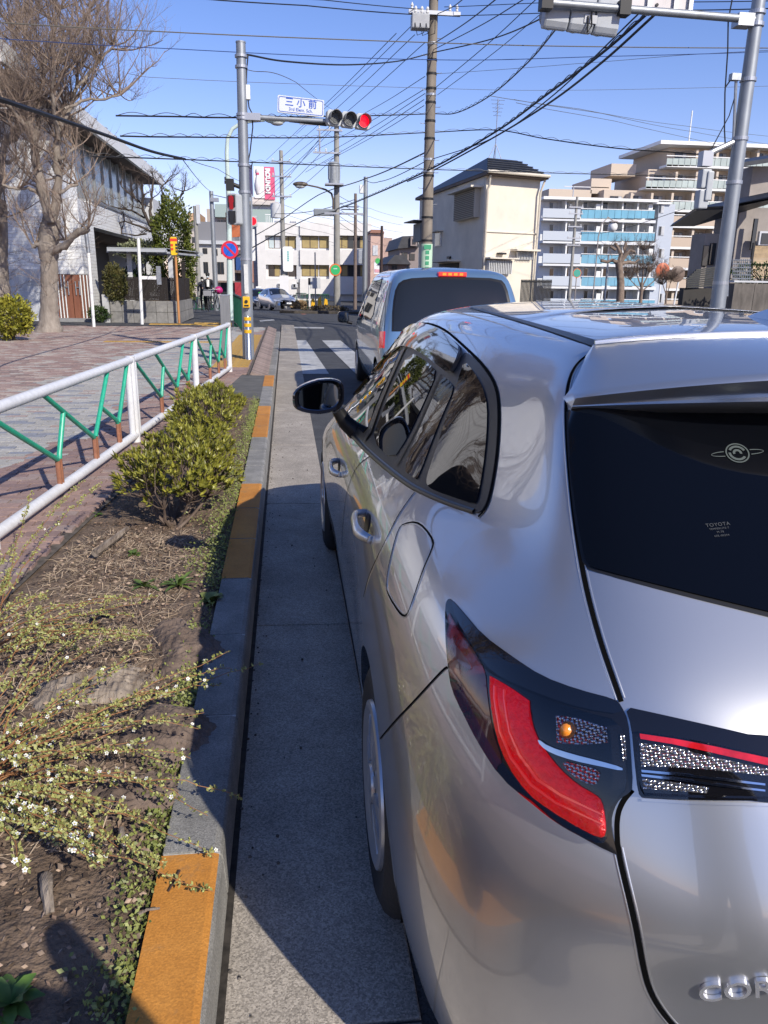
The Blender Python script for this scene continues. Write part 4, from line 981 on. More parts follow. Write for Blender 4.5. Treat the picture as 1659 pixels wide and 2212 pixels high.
# ------------------------------------------------------------------ trees
M_bark = mat('ginkgo_bark', (.20,.165,.135), rough=.9, color2=(.36,.31,.26), scale=7, bump=1.0, bscale=22, stretch=(1,1,.3), detail=8, dirt=.3)
M_twig = mat('bare_twig', (.17,.125,.095), rough=.85, color2=(.28,.215,.17), scale=6)
M_bark2 = mat('dark_bark', (.045,.035,.03), rough=.9, color2=(.09,.072,.06), scale=9, bump=.8, bscale=26)
def bez(p0, p1, p2, n):
    return [p0*(1-t)**2 + p1*(2*t*(1-t)) + p2*t*t for t in [i/(n-1) for i in range(n)]]
def knobby(pts, rs, rnd, k=.12):
    return [r*(1+rnd.uniform(-k, k)) for r in rs]
def twig(mb, p, d, L, r, rnd, depth, up=.35, n=3):
    """a thin upswept shoot with side shoots"""
    seg = 4; pts = [Vector(p)]; dd = Vector(d).normalized()
    for i in range(seg):
        dd = (dd + Vector((rnd.gauss(0,.10), rnd.gauss(0,.10), up*.35+rnd.gauss(0,.06)))).normalized(); pts.append(pts[-1]+dd*(L/seg))
    mb.tube(pts, [r*(1-.75*i/seg) for i in range(seg+1)], n=3, caps=False)
    if depth > 0:
        for i in range(1, seg+1):
            for k in range(n if i < seg else 1):
                q = pts[i-1].lerp(pts[i], rnd.random()); s = Vector((rnd.gauss(0,1), rnd.gauss(0,1), rnd.gauss(.3,.6))).normalized()
                twig(mb, q, dd*.7+s*.75, L*rnd.uniform(.32,.6), r*.55, rnd, depth-1, up, max(1, n-1))
def limb_path(pix, Y0, dY):
    """pixel track -> 3D, with the limb leaning dY towards (+) or from the viewer along its length"""
    k = len(pix); return [pY(x, y, Y0+dY*(i/(k-1))) for i, (x, y) in enumerate(pix)]
def bare_tree(label, base_px, trunk, limbs, seed, ntw, twl, mbark=M_bark, mtwig=M_twig, depth=2, up=.35, group=None, name='bare_tree'):
    rnd = random.Random(seed); g = gz(base_px[0], base_px[1], .12); tr = thing(name, label, 'tree', g, group=group)
    def loc(P): return [p-g for p in P]
    mb = MB(); P = loc([pY(x, y, g.y) for x, y, r in trunk]); P[0].z = -.1
    for i, p in enumerate(P): p.y += .03*i
    # refine the trunk and give it bumps
    Q = []; RR = []
    for i in range(len(P)-1):
        for k in range(5):
            t = k/5; Q.append(P[i].lerp(P[i+1], t)+Vector((rnd.gauss(0,.006), rnd.gauss(0,.006), 0))); RR.append((trunk[i][2]*(1-t)+trunk[i+1][2]*t)*(1+rnd.uniform(-.05,.05)))
    Q.append(P[-1]); RR.append(trunk[-1][2])
    mb.tube(Q, [q*.86 for q in RR], n=18); tk = mb.build('trunk', mbark, tr, smooth=True, angle=80)
    mbt = MB()
    for (pix, dY, r0, r1, nt) in limbs:
        P = loc(limb_path(pix, g.y, dY)); m = []
        for i in range(len(P)-1):
            for k in range(4): m.append(P[i].lerp(P[i+1], k/4)+Vector((rnd.gauss(0,.012), rnd.gauss(0,.012), rnd.gauss(0,.012))))
        m.append(P[-1]); n = len(m)
        mb = MB(); mb.tube(m, knobby(m, [(r0+(r1-r0)*i/(n-1))*.74 for i in range(n)], rnd, .14), n=9); mb.build('limb', mbark, tr, smooth=True, angle=80)
        for k in range(int(nt*.72)):                     # secondary branches, each with its own shoots
            i = int(rnd.uniform(.3, 1.0)*(n-1)) if k % 3 else n-1; q = m[min(i, n-1)]; d = Vector((rnd.gauss(0,1), rnd.gauss(0,1), rnd.gauss(.8,.5))).normalized(); L = twl*rnd.uniform(.55,1.1)
            B_ = [q]; dd = d
            for w_ in range(5): dd = (dd+Vector((rnd.gauss(0,.16), rnd.gauss(0,.16), up*.45+rnd.gauss(0,.08)))).normalized(); B_.append(B_[-1]+dd*L/5)
            rb = rnd.uniform(.016,.030); mbt.tube(B_, [rb*(1-.78*w_/5) for w_ in range(6)], n=4, caps=False)
            for w_ in range(10):
                t_ = rnd.uniform(.15,1)*4.99; c_ = B_[int(t_)].lerp(B_[int(t_)+1], t_-int(t_)); twig(mbt, c_, dd*.6+Vector((rnd.gauss(0,.8), rnd.gauss(0,.8), rnd.gauss(.4,.5))), L*rnd.uniform(.25,.6), rb*.28, rnd, min(1, depth), up, 2)
    for k in range(ntw):                                   # epicormic shoots from the trunk
        i = rnd.randrange(len(Q)//3, len(Q)); d = Vector((rnd.gauss(0,1), rnd.gauss(0,1), rnd.gauss(.2,.3))).normalized()
        twig(mbt, Q[i]+d*RR[i]*.8, d, twl*rnd.uniform(.3,.7), .006, rnd, 1, .2)
    c = mbt.build('crown', mtwig, tr, fix=False); return tr
bare_tree('big bare pollarded tree with a stubby right limb before the wooden gate', (106,719),
    [(106,724,.46),(106,708,.36),(105,680,.27),(104,640,.25),(104,600,.245),(102,560,.25),(100,530,.30),(101,505,.29),(106,470,.25)],
    [([(108,480),(100,440),(88,400),(78,350),(72,300),(60,262)], -.2, .19, .10, 26), ([(112,478),(122,440),(126,380),(122,320),(128,270),(140,235)], .3, .17, .09, 26),
     ([(110,545),(140,530),(165,505),(190,494)], -.5, .13, .10, 14), ([(72,302),(50,270),(30,240),(10,222)], -.9, .09, .06, 18), ([(74,310),(82,270),(85,220),(95,160)], .6, .09, .05, 24),
     ([(124,290),(150,235),(165,190),(170,150)], .9, .08, .045, 24), ([(126,300),(118,250),(112,200),(118,140)], -.8, .08, .045, 24), ([(128,345),(150,330),(165,318)], .5, .06, .04, 10),
     ([(126,420),(148,405),(168,398)], .3, .055, .05, 10), ([(98,525),(80,528),(72,535)], .1, .08, .07, 8), ([(90,420),(60,405),(30,408),(5,400)], -.4, .06, .04, 12),
     ([(165,190),(200,150),(225,120),(245,100)], 1.2, .05, .03, 24), ([(140,235),(185,215),(225,215),(260,205)], .6, .05, .03, 22), ([(95,160),(100,110),(120,60),(130,20)], .4, .05, .03, 22), ([(118,140),(150,90),(180,50),(200,10)], .8, .05, .03, 22)], 11, 30, 1.75)
bare_tree('thick bare pollarded tree beside the yellow green shrub', (10,708),
    [(10,712,.42),(8,690,.33),(3,650,.29),(-3,600,.27),(-6,560,.28),(-8,500,.28),(-10,430,.24)],
    [([(-8,440),(0,400),(-2,350),(10,310),(38,268)], -.3, .15, .09, 16), ([(-8,450),(-25,380),(-30,300),(-20,230)], .4, .15, .07, 22), ([(-2,560),(8,520),(5,480),(14,455)], .0, .12, .09, 12), ([(10,310),(35,300),(55,262),(50,220)], -.5, .10, .05, 22),
     ([(-20,230),(10,180),(30,120),(28,60)], .3, .06, .03, 26), ([(50,220),(60,160),(52,100),(60,40)], .2, .05, .03, 26), ([(-25,250),(-10,170),(-15,90),(-5,20)], -.4, .06, .03, 24), ([(-6,345),(18,352),(36,342)], -.2, .08, .05, 8)], 5, 22, 1.7)
bare_tree('small dark bare tree with twisted branches rising out of the concrete planter', (348,676),
    [(350,690,.15),(350,640,.13),(348,600,.125),(343,560,.12),(337,525,.115),(328,490,.12)],
    [([(328,492),(312,462),(306,440),(312,420)], -.4, .10, .05, 8), ([(328,488),(324,455),(328,420),(332,385)], .4, .10, .05, 8), ([(330,480),(350,455),(375,440),(392,420),(398,412)], -.3, .09, .045, 8), ([(325,500),(300,488),(270,478),(240,490)], .3, .07, .03, 8),
     ([(312,470),(285,455),(260,450),(235,445)], -.3, .06, .03, 8), ([(350,455),(352,425),(348,405),(358,395)], .3, .06, .03, 8), ([(318,505),(290,508),(262,505)], .4, .05, .03, 6), ([(306,440),(280,420),(262,402)], .2, .05, .03, 8)], 21, 5, .85, M_bark2, mat('dark_twig', (.07,.05,.04), rough=.85), depth=1, up=.1)

# two more trees of the same row, seen only as reflections in the car windows
src = [o for o in bpy.data.objects if o.name == 'bare_tree'][0]
for (x, y, rz, lab) in ((-7.3,13.5,1.9,'bare pollarded tree standing further back along the pavement row'),(-6.8,6.0,4.0,'bare pollarded tree standing at the near end of the pavement row')):
    c = copy_tree(src); c.location = (x, y, .12); c.rotation_euler = (0,0,rz); c['label'] = lab
# leafy shrubs built of many leaf-sized faces
def leaf_mat(name, c1, c2, rough=.5):
    M = mat(name, c1, rough=rough, color2=c2, scale=5, isl=.35, spec=.4); return M
def leafball(label, name, cat, center, rad, n, size, m, seed, stem=True, group=None, shape=1.0, mstem=None, base=None):
    rnd = random.Random(seed); base = base if base is not None else (center[0], center[1], center[2]-rad[2])
    o = thing(name, label, cat, base, group=group); c = Vector(center)-Vector(base)
    lobes = [Vector((rnd.gauss(0,.5), rnd.gauss(0,.5), rnd.gauss(0,.5))) for _ in range(16)]
    mb = MB()
    for i in range(n):
        d = Vector((rnd.gauss(0,1), rnd.gauss(0,1), rnd.gauss(0,1))).normalized(); 
        lump = .78 + .34*mnoise.noise(d*2.1+Vector((seed,0,0))) + .16*mnoise.noise(d*6.0)
        r = lump*rnd.uniform(.55, 1.03)**.5
        p = c + Vector((d.x*rad[0]*r, d.y*rad[1]*r, d.z*rad[2]*r*shape))
        if p.z < .01: p.z = abs(p.z)
        a = (d + Vector((rnd.gauss(0,.7), rnd.gauss(0,.7), rnd.gauss(.4,.6)))).normalized(); s = a.cross(Vector((rnd.gauss(0,1), rnd.gauss(0,1), rnd.gauss(0,1)))).normalized()
        L = size*rnd.uniform(.7,1.3); w = L*.26; nn = a.cross(s)
        mb.add([p, p+a*L*.5+s*w+nn*w*.3, p+a*L, p+a*L*.5-s*w+nn*w*.3], [(0,1,2,3)])
    mb.build('foliage', m, o, fix=False)
    if stem:
        mb = MB()
        for k in range(9):
            d = Vector((rnd.gauss(0,.6), rnd.gauss(0,.6), 1)).normalized(); e = c + Vector((d.x*rad[0]*.7, d.y*rad[1]*.7, rad[2]*.4*d.z))
            mb.tube([(0,0,-.02), Vector((e.x*.3, e.y*.3, e.z*.5)), e], [.022,.016,.006], n=5)
        mb.build('stem', mstem or M_bark2, o)
    return o
M_lfy = leaf_mat('yellow_green_leaf', (.16,.17,.02), (.34,.30,.04)); M_lfd = leaf_mat('dark_leaf', (.020,.045,.012), (.055,.085,.020)); M_lfo = leaf_mat('olive_leaf', (.05,.06,.018), (.13,.11,.035))
M_lfe = leaf_mat('evergreen_leaf', (.035,.065,.012), (.14,.15,.025)); M_lfp = leaf_mat('pale_leaf', (.16,.18,.10), (.26,.28,.16))
g = gz(22, 738, .15); leafball('round yellow green clipped shrub at the foot of the bare tree', 'shrub', 'shrub', (g.x-.05, g.y+.35, .66), (.55,.5,.52), 4200, .075, M_lfy, 3)
p = pY(248, 632, 27.0); leafball('olive brown bush in front of the dark slatted fence', 'shrub', 'shrub', (p.x, 27.15, 1.32), (.42,.35,.75), 3000, .08, M_lfo, 4, base=(p.x, 27.15, .6))
p = pY(212, 684, 26.8); leafball('low dark green bush beside the white gate post', 'shrub', 'shrub', (p.x, 26.9, .38), (.38,.3,.28), 1500, .07, M_lfd, 5)
p = pY(388, 530, 32.5); leafball('tall dense evergreen hedge tree behind the small dark tree', 'evergreen_tree', 'tree', (p.x-.3, 33, 2.55), (1.0,1.0,2.5), 9000, .12, M_lfe, 6, base=(p.x-.3, 33, .1))
p = pY(405, 640, 31.0); leafball('narrow yellow green hedge at the corner of the dark fence', 'shrub', 'shrub', (p.x-.05, 31.2, .95), (.22,.5,.9), 1800, .08, leaf_mat('hedge_leaf', (.10,.12,.02), (.22,.22,.05)), 7, base=(p.x-.05, 31.2, .1))
p = pY(285, 545, 31.0); leafball('pale green leafy bush above the shelter canopy', 'shrub', 'shrub', (p.x, 33.6, 2.55), (1.2,.5,.5), 2200, .11, M_lfp, 8, base=(p.x, 33.6, .4))
p = pY(300, 600, 31.0); leafball('dark bushy plant growing inside the concrete planter', 'shrub', 'shrub', (p.x, 29.6, 1.3), (1.0,.4,.6), 2600, .10, M_lfd, 9, base=(p.x, 29.6, .7))
# steel bollard-like cabinet post at the end of the railing
g = gz(491, 790, .15); o = thing('steel_post_cabinet', 'square grey steel cabinet post at the end of the railing', 'cabinet', (g.x, 14.1, .13))
c1 = pY(475, 660, 14.1); c2 = pY(496, 660, 14.1); w = (c2.x-c1.x); x0 = c1.x-g.x; zt = pY(485, 639, 14.1).z-.13
mb = MB(); mb.box(x0, x0+w, 0, w*.9, 0, zt); mb.build('cabinet_body', mat('brushed_steel', (.30,.30,.29), rough=.42, metal=.7, var=.12, scale=30, stretch=(1,1,.1)), o, bevel=.008)
mb = MB(); mb.box(x0-.008, x0+w+.008, -.008, w*.9+.008, zt, zt+.02); mb.build('cabinet_lid', M_steel, o, bevel=.004)
# ------------------------------------------------------------------ signal pole, street lamp, utility poles, wires
M_pole = mat('galvanised_pole', (.30,.32,.34), rough=.5, metal=.6, var=.12, scale=9, stretch=(1,1,.3))
M_cpole = mat('concrete_pole', (.33,.32,.29), rough=.85, var=.14, scale=6, stretch=(1,1,.3), dirt=.3)
M_brpole = mat('brown_concrete_pole', (.25,.215,.175), rough=.85, var=.2, scale=6, stretch=(1,1,.25), dirt=.35)
M_band = mat('steel_band', (.42,.43,.45), rough=.4, metal=.7)
M_sigbody = mat('signal_housing', (.42,.44,.45), rough=.5, var=.06, scale=8)
M_blackm = mat('black_metal', (.015,.015,.016), rough=.5)
M_lens = mat('unlit_lens', (.07,.075,.08), rough=.3, var=.5, scale=80, bump=.5, bscale=120)
M_redlamp = mat('red_lamp', (.7,.01,.01), rough=.3, emit=(1,.0,.02), estr=1.0, var=.3, scale=90)
M_cable = mat('cable_black', (.014,.014,.015), rough=.6)
M_cableg = mat('cable_grey', (.11,.11,.105), rough=.7)
M_ins = mat('porcelain', (.65,.65,.63), rough=.3)
M_yel = mat('yellow_plastic', (.75,.42,.02), rough=.45)
def disc(mb, c, r, y0, y1, n=24): mb.lathe([(r, y0), (r, y1)], n=n, center=c, axis='y')
# --- signal mast on the left
g = gz(537, 775, .15); YS = g.y
mast = thing('traffic_signal_mast', 'grey steel mast with a red traffic light and a blue lettered place name board', 'traffic light', (g.x, g.y, .13)); T0 = Vector(mast.location)
def ms(x, y, dy=0): return pY(x, y, YS+dy) - T0
top = ms(520, 93); zt = top.z
xb, xt = 0.0, top.x
MB().tube([(0,0,0),(xt*.5,0,zt*.5),(xt,0,zt)], [.105,.092,.078], n=20).build('mast', M_pole, mast, smooth=True)
def on(y):                                     # point of the mast at image row y
    z = pY(527, y, YS).z - T0.z; return Vector((xt*z/zt, 0, z))
MB().tube([(xt,0,zt),(xt,0,zt+.02)], .083, n=20).build('mast_cap', M_pole, mast)
for y in (122, 145, 248, 256, 357, 415, 560):
    p = on(y); MB().tube([p-Vector((0,0,.02)), p+Vector((0,0,.02))], .104, n=20).build('clamp_band', M_band, mast)
arm0 = on(252); arm1 = ms(706, 262)
MB().tube([arm0, arm1], [.045,.04], n=12).build('arm', M_pole, mast, smooth=True)
mb = MB(); mb.box(arm0.x-.02, arm0.x+.30, -.09, .09, arm0.z-.06, arm0.z+.05); mb.build('arm_bracket', M_band, mast)
mb = MB(); a = ms(625, 255); b = ms(706, 264); mb.tube([a+Vector((0,.02,-.01)), b+Vector((0,.02,-.01))], .052, n=10); mb.build('arm_sleeve', M_blackm, mast)
# signal head
l = ms(704, 239); r = ms(801, 281); w = r.x-l.x; hh = l.z-r.z; tilt = -.07
sg = bpy.data.objects.new('signal_head', None); col.objects.link(sg); sg.parent = mast; sg.location = ((l.x+r.x)/2, -.06, (l.z+r.z)/2); sg.rotation_euler = (0, .035, .22)
hh *= .88
mb = MB(); cw = w/3
for k in range(3):
    pts, _ = rbox(cw*.985, hh, .1, .05); mb.prism([(p[0]+(k-1)*cw, -.02, p[2]) for p in pts], (0, .13, 0))
mb.build('housing', M_sigbody, sg, bevel=.008)
for k in range(3):
    c = ((k-1)*cw, 0, 0); R = hh*.43
    mb = MB(); n = 28; vs = []
    for j in range(n):
        a_ = 2*PI*j/n
        for (rr_, yy_) in ((R*1.04,-.02),(R*1.02, -.16 if math.sin(a_) > -.3 else -.06),(R*.97, -.16 if math.sin(a_) > -.3 else -.06),(R*.94,-.02)): vs.append((c[0]+rr_*math.cos(a_), yy_, rr_*math.sin(a_)))
    mb.add(vs, [(j*4+q, ((j+1) % n)*4+q, ((j+1) % n)*4+q+1, j*4+q+1) for j in range(n) for q in range(3)]); mb.build('visor', mat('visor_grey', (.18,.185,.19), rough=.5), sg, fix=True)
    mb = MB(); disc(mb, c, R*.93, -.028, -.02); mb.build('red_lens' if k == 2 else 'dark_lens', M_redlamp if k == 2 else M_lens, sg)
# name board
p1 = ms(599, 206); p2 = ms(700, 256); bw = p2.x-p1.x; bh = p1.z-p2.z-.06
nb = bpy.data.objects.new('name_board', None); col.objects.link(nb); nb.parent = mast; nb.location = ((p1.x+p2.x)/2, -.07, (p1.z+p2.z)/2); nb.rotation_euler = (0, .045, .10)
M_bw = mat('board_white', (.58,.61,.64), rough=.4); M_blue = mat('board_blue', (.02,.09,.45), rough=.4)
pts, _ = rbox(bw, bh, .03, .02); MB().prism(pts, (0,.035,0)).build('board', M_bw, nb)
mb = MB(); o_, _ = rbox(bw-.03, bh-.03, 0, .03); i_, _ = rbox(bw-.05, bh-.05, 0, .025); n = len(o_)
mb.add([(p[0],-.003,p[2]) for p in o_]+[(p[0],-.003,p[2]) for p in i_], [(j, (j+1) % n, n+(j+1) % n, n+j) for j in range(n)]); mb.build('blue_border', M_blue, nb, fix=False)
for k, ch in enumerate('三小前'): text_mesh('name_character', ch, bh*.56, M_blue, nb, frame((-bw*.25+k*bw*.25, -.003, bh*.14), (1,0,0), (0,0,1)), ext=.001, bold=.002)
text_mesh('name_lettering', '3rd Elem. Sch.', bh*.27, M_blue, nb, frame((0, -.003, -bh*.24), (1,0,0), (0,0,1)), ext=.001, bold=.0004)
# box, cable, pedestrian signal, button
a = ms(531, 184); b = ms(541, 216); mb = MB(); mb.box(a.x, b.x, -.05, .05, b.z, a.z); mb.build('antenna_box', M_wht, mast, bevel=.008)
mb = MB(); mb.tube([ms(530,120), ms(536,118), ms(533,150), ms(532,185)], .012, n=6); mb.tube([ms(536,216), ms(538,232), ms(545,246), ms(546,275), ms(540,330), ms(536,350), ms(545,352), ms(543,365), ms(535,360)], .012, n=6); mb.build('cable', M_cable, mast, smooth=True)
mb = MB(); p = on(408); q = ms(495, 395); mb.tube([p, q], .035, n=8); mb.box(q.x-.05, q.x+.08, -.08, .08, q.z-.12, q.z+.06); mb.build('ped_bracket', M_blackm, mast)
a = ms(496, 420); b = ms(521, 487)
ps = bpy.data.objects.new('pedestrian_signal', None); col.objects.link(ps); ps.parent = mast; ps.location = ((a.x+b.x)/2, -.1, (a.z+b.z)/2); ps.rotation_euler = (0, 0, -.5)
pw_, ph = (b.x-a.x)*1.08, a.z-b.z
pts, _ = rbox(pw_, ph, 0, .04); MB().prism([(p[0],-.10,p[2]) for p in pts], (0,.2,0)).build('housing', M_sigbody, ps, bevel=.006)
for s, m_ in ((1, mat('ped_red', (.25,.01,.015), rough=.3, emit=(1,.02,.03), estr=.12)), (-1, mat('ped_dark', (.03,.03,.032), rough=.3))):
    mb = MB(); mb.box(-pw_*.36, pw_*.36, -.112, -.10, s*ph*.25-ph*.19, s*ph*.25+ph*.19); mb.build('ped_window', mat('ped_glass', (.02,.02,.022), rough=.15), ps)
    mb = MB(); z0_ = s*ph*.25; mb.ball((0,-.114,z0_+ph*.12), .03, .006, .035, 10, 6); mb.box(-.045,.045,-.12,-.112,z0_-.02,z0_+.075); mb.box(-.035,.035,-.12,-.112,z0_-.13,z0_-.02); mb.build('ped_figure', m_, ps)
a = ms(527, 571); b = ms(538, 634); mb = MB(); mb.box(a.x, b.x, -.115, -.108, b.z, a.z); mb.build('notice_plate', mat('notice_white', (.6,.6,.57), rough=.5, var=.08, scale=20), mast)
a = ms(525, 640); b = ms(541, 664); mb = MB(); mb.box(a.x, b.x, -.19, -.09, b.z, a.z); bt_ = mb.build('push_button_box', M_yel, mast, bevel=.012)
mb = MB(); disc(mb, ((a.x+b.x)/2, 0, (a.z+b.z)/2+.01), .03, -.205, -.19, 14); mb.box((a.x+b.x)/2-.04,(a.x+b.x)/2+.04,-.193,-.19,b.z+.02,b.z+.05); mb.build('button', M_blackm, bt_)
mb = MB(); mb.tube([ms(533,664), ms(540,672), ms(544,668), ms(543,640), ms(543,420)], .02, n=6); mb.build('conduit', M_steel, mast, smooth=True)
# steel bollard with yellow bands beside the mast
g2 = gz(536, 775, .15); bo = thing('steel_bollard', 'stainless bollard with three yellow reflective bands at the foot of the mast', 'bollard', (g2.x+.02, g2.y-.18, .13))
M_inox = mat('stainless', (.45,.45,.44), rough=.25, metal=.9)
zt_ = pY(537, 683, g2.y-.18).z-.13
MB().lathe([(.065,0),(.058,.01),(.058,zt_-.02),(.05,zt_),(0,zt_+.004)], n=20).build('bollard_tube', M_inox, bo, smooth=True)
for k in range(3):
    z = zt_-.04-k*.11; MB().lathe([(.064,z-.035),(.066,z-.03),(.066,z+.02),(.064,z+.025)], n=20).build('yellow_band', M_yel, bo)
# --- street lamp with no-parking sign
g = gz(497, 690, .15); YL = g.y; M_lamp = mat('pale_green_pole', (.50,.60,.56), rough=.5, var=.06, scale=6)
sl = thing('street_lamp', 'pale green street lamp with a curved arm carrying a round no parking sign', 'street lamp', (g.x, g.y, .13)); T1 = Vector(sl.location)
def ml(x, y, dy=0): return pY(x, y, YL+dy) - T1
pp = [Vector((0,0,0)), ml(496,560), ml(494,430), ml(490,330), ml(492,298), ml(502,278), ml(522,265), ml(548,261), ml(572,260)]
for p in pp[1:3]: p.y = 0
MB().tube(pp, [.12,.10,.085,.075,.07,.065,.06,.055,.045], n=14).build('lamp_column', M_lamp, sl, smooth=True)
a = ml(572,259); b = ml(617,266); c = (a+b)/2; mb = MB(); mb.ball(c+Vector((0,0,.02)), (b.x-a.x)/2, .16, .09, 14, 8); mb.build('lamp_head', M_lamp, sl, smooth=True)
mb = MB(); mb.ball(c+Vector((.06,0,-.04)), .22, .13, .09, 12, 8); mb.build('lamp_glass', mat('lamp_glass', (.45,.46,.45), rough=.2), sl, smooth=True)
c = ml(497, 540); R = .30
for nm, r, y, m_ in (('sign_disc', R, -.13, mat('sign_red_rim', (.62,.02,.05), rough=.4)), ('blue_disc', R*.74, -.136, mat('sign_blue', (.015,.10,.55), rough=.4))):
    mb = MB(); disc(mb, (c.x, 0, c.z), r, y-.006, y, 30); mb.build(nm, m_, sl)
mb = MB(); d = Vector((.7071,0,-.7071)); s_ = Vector((.7071,0,.7071)); o_ = Vector((c.x, -.146, c.z)); q = R*.76; mb.prism([o_-d*q-s_*.035, o_+d*q-s_*.035, o_+d*q+s_*.035, o_-d*q+s_*.035], (0,-.004,0)); mb.build('red_bar', MATS['sign_red_rim'], sl)
a = ml(490, 450); b = ml(523, 512); mb = MB(); mb.prism([ml(486,458)+Vector((0,.2,0)), ml(523,452)+Vector((0,.2,0)), ml(523,510)+Vector((0,.2,0)), ml(500,512)+Vector((0,.2,0)), ml(488,500)+Vector((0,.2,0))], (0,.12,0)); mb.build('orange_box', mat('orange_board', (.45,.13,.05), rough=.6, var=.1), sl)
for y in (385, 393):
    p = ml(488, y); mb = MB(); mb.box(p.x-.05, p.x+.12, -.05, .05, p.z-.06, p.z+.04); mb.build('speaker_box', M_blackm, sl)
# --- far red signal
g = pY(546, 478, 33); fs_ = thing('far_traffic_signal', 'small distant traffic light glowing red beyond the mast', 'traffic light', (g.x-.1, 33, .0)); zc = g.z
MB().tube([(-.25,0,0),(-.25,0,zc+.5)], .07, n=10).build('mast', M_pole, fs_, smooth=True)
mb = MB(); mb.box(-.35,.28,-.08,.08,zc-.2,zc+.2); mb.build('housing', M_sigbody, fs_, bevel=.02)
mb = MB(); disc(mb, (.1,0,zc), .15, -.09, -.08, 20); mb.build('red_lens', M_redlamp, fs_)
mb = MB(); mb.box(.0,.16,-.1,.1,zc-1.5,zc-.3); mb.build('side_plate', M_wht, fs_)

# --- utility poles
def upole(label, name, x, ytop, Y, r0, r1, m, group=None, xbot=None, steps=True):
    t = pY(x, ytop, Y); o = thing(name, label, 'utility pole', (t.x, Y, ground_z(Y)-.05), group=group); h = t.z-ground_z(Y)+.05
    MB().tube([(0,0,0),(0,0,h*.5),(0,0,h)], [r0,(r0+r1)/2,r1], n=16).build('shaft', m, o, smooth=True)
    if steps:
        k = 0; z = h*.35
        while z < h-.6:
            s = 1 if k % 2 else -1; MB().tube([(s*r1,0,z),(s*(r1+.16),0,z),(s*(r1+.16),0,z+.03)], .010, n=5).build('step_bolt', M_band, o); z += .45; k += 1
    return o, h
def arm(o, z, x0, x1, r=.04, ins=(), y=-.2, m=None):
    mb = MB(); mb.box(x0, x1, y-r, y+r, z-r, z+r); a = mb.build('crossarm', m or M_band, o)
    for x in ins: MB().lathe([(.02,0),(.045,.03),(.03,.07),(.05,.11),(.03,.15),(.0,.2)], n=10, center=(x,y,z+r)).build('insulator', M_ins, o, smooth=True)
def zpx(y, x, Y, o): return pY(x, y, Y).z - o.location.z
P1, h1 = upole('brown utility pole beside the cream house with a switch box near its top', 'utility_pole', 938, -40, 25, .19, .13, M_brpole)
Y1 = 25
z = zpx(33, 935, Y1, P1); arm(P1, z, -.75, .75, .05, (-.65,.45,.65)); arm(P1, z+.5, -.6, .7, .04, (.6,))
mb = MB(); c = pY(906, 52, Y1)-Vector(P1.location); mb.box(c.x-.28, c.x+.22, -.45, -.1, c.z-.22, c.z+.15); mb.build('switch_box', mat('switch_grey', (.34,.35,.36), rough=.5, var=.08), P1, bevel=.03)
for dx in (-.18, 0, .16): MB().lathe([(.03,0),(.05,.04),(.03,.08),(.05,.12),(.02,.18)], n=8, center=(c.x+dx,-.4,c.z+.15)).build('bushing', M_ins, P1)
mb = MB()
for dx in (-.2,-.05,.12): mb.tube([(c.x+dx,-.45,c.z-.1),(c.x+dx+.05,-.6,c.z-.45),(c.x+dx+.25,-.5,c.z-.35),(c.x+dx+.3,-.2,c.z+.2)], .012, n=5)
mb.build('jumper_cable', M_cable, P1, smooth=True)
for y in (95, 130, 160, 192, 205, 222, 262, 300, 345, 371, 380, 430, 470, 520):
    p = zpx(y, 930, Y1, P1); rr_ = .13+.06*(1-p/h1)+.012; MB().tube([(0,0,p-.03),(0,0,p+.03)], rr_, n=16).build('steel_band', M_band if y % 2 else M_cable, P1)
sgn = pY(925, 555, Y1)-Vector(P1.location); mb = MB(); n = 14; wa = 1.1; r_ = .2
vs = []; 
for j in range(n+1):
    a_ = -PI/2-wa+2*wa*j/n
    for zz in (sgn.z-.45, sgn.z+.38): vs.append((r_*math.cos(a_), r_*math.sin(a_), zz))
mb.add(vs, [(2*j,2*j+2,2*j+3,2*j+1) for j in range(n)]); mb.build('address_plate', mat('address_green', (.45,.60,.45), rough=.5), P1, fix=False)
for k, ch in enumerate('■■■■'): text_mesh('address_lettering', ch, .15, mat('address_ink', (.05,.30,.15), rough=.5), P1, frame((0,-.206,sgn.z+.12-.16*k), (1,0,0), (0,0,1)), ext=.001)
mb = MB(); mb.box(-.11,.11,-.212,-.204,sgn.z+.22,sgn.z+.35); mb.build('address_header', MATS['address_ink'], P1)

P3, h3 = upole('grey concrete utility pole with a cylindrical transformer and a curved lamp arm', 'utility_pole', 727, 236, 46, .2, .13, M_cpole); Y3 = 46
c = pY(721, 375, Y3)-Vector(P3.location); MB().lathe([(.0,c.z-.56),(.30,c.z-.55),(.31,c.z-.45),(.30,c.z+.42),(.33,c.z+.45),(.2,c.z+.55),(0,c.z+.57)], n=18, center=(c.x,-.3,0)).build('transformer', mat('transformer_grey', (.32,.34,.35), rough=.5, metal=.3, var=.1), P3, smooth=True, angle=30)
for k in range(10): 
    a_ = 2*PI*k/10; MB().tube([(c.x+.32*math.cos(a_),-.3+.32*math.sin(a_),c.z-.35),(c.x+.32*math.cos(a_),-.3+.32*math.sin(a_),c.z+.35)], .018, n=5).build('cooling_fin', M_steel, P3)
mb = MB(); mb.box(c.x-.5,c.x+.5,-.7,.1,c.z-.64,c.z-.56); mb.build('platform', M_band, P3)
for y, xs in ((272,(-2.0,.3)), (283,(-1.1,.3)), (332,(-1.3,.2))): arm(P3, zpx(y, 727, Y3, P3), xs[0], xs[1], .045, (xs[0]+.15, xs[0]+.7))
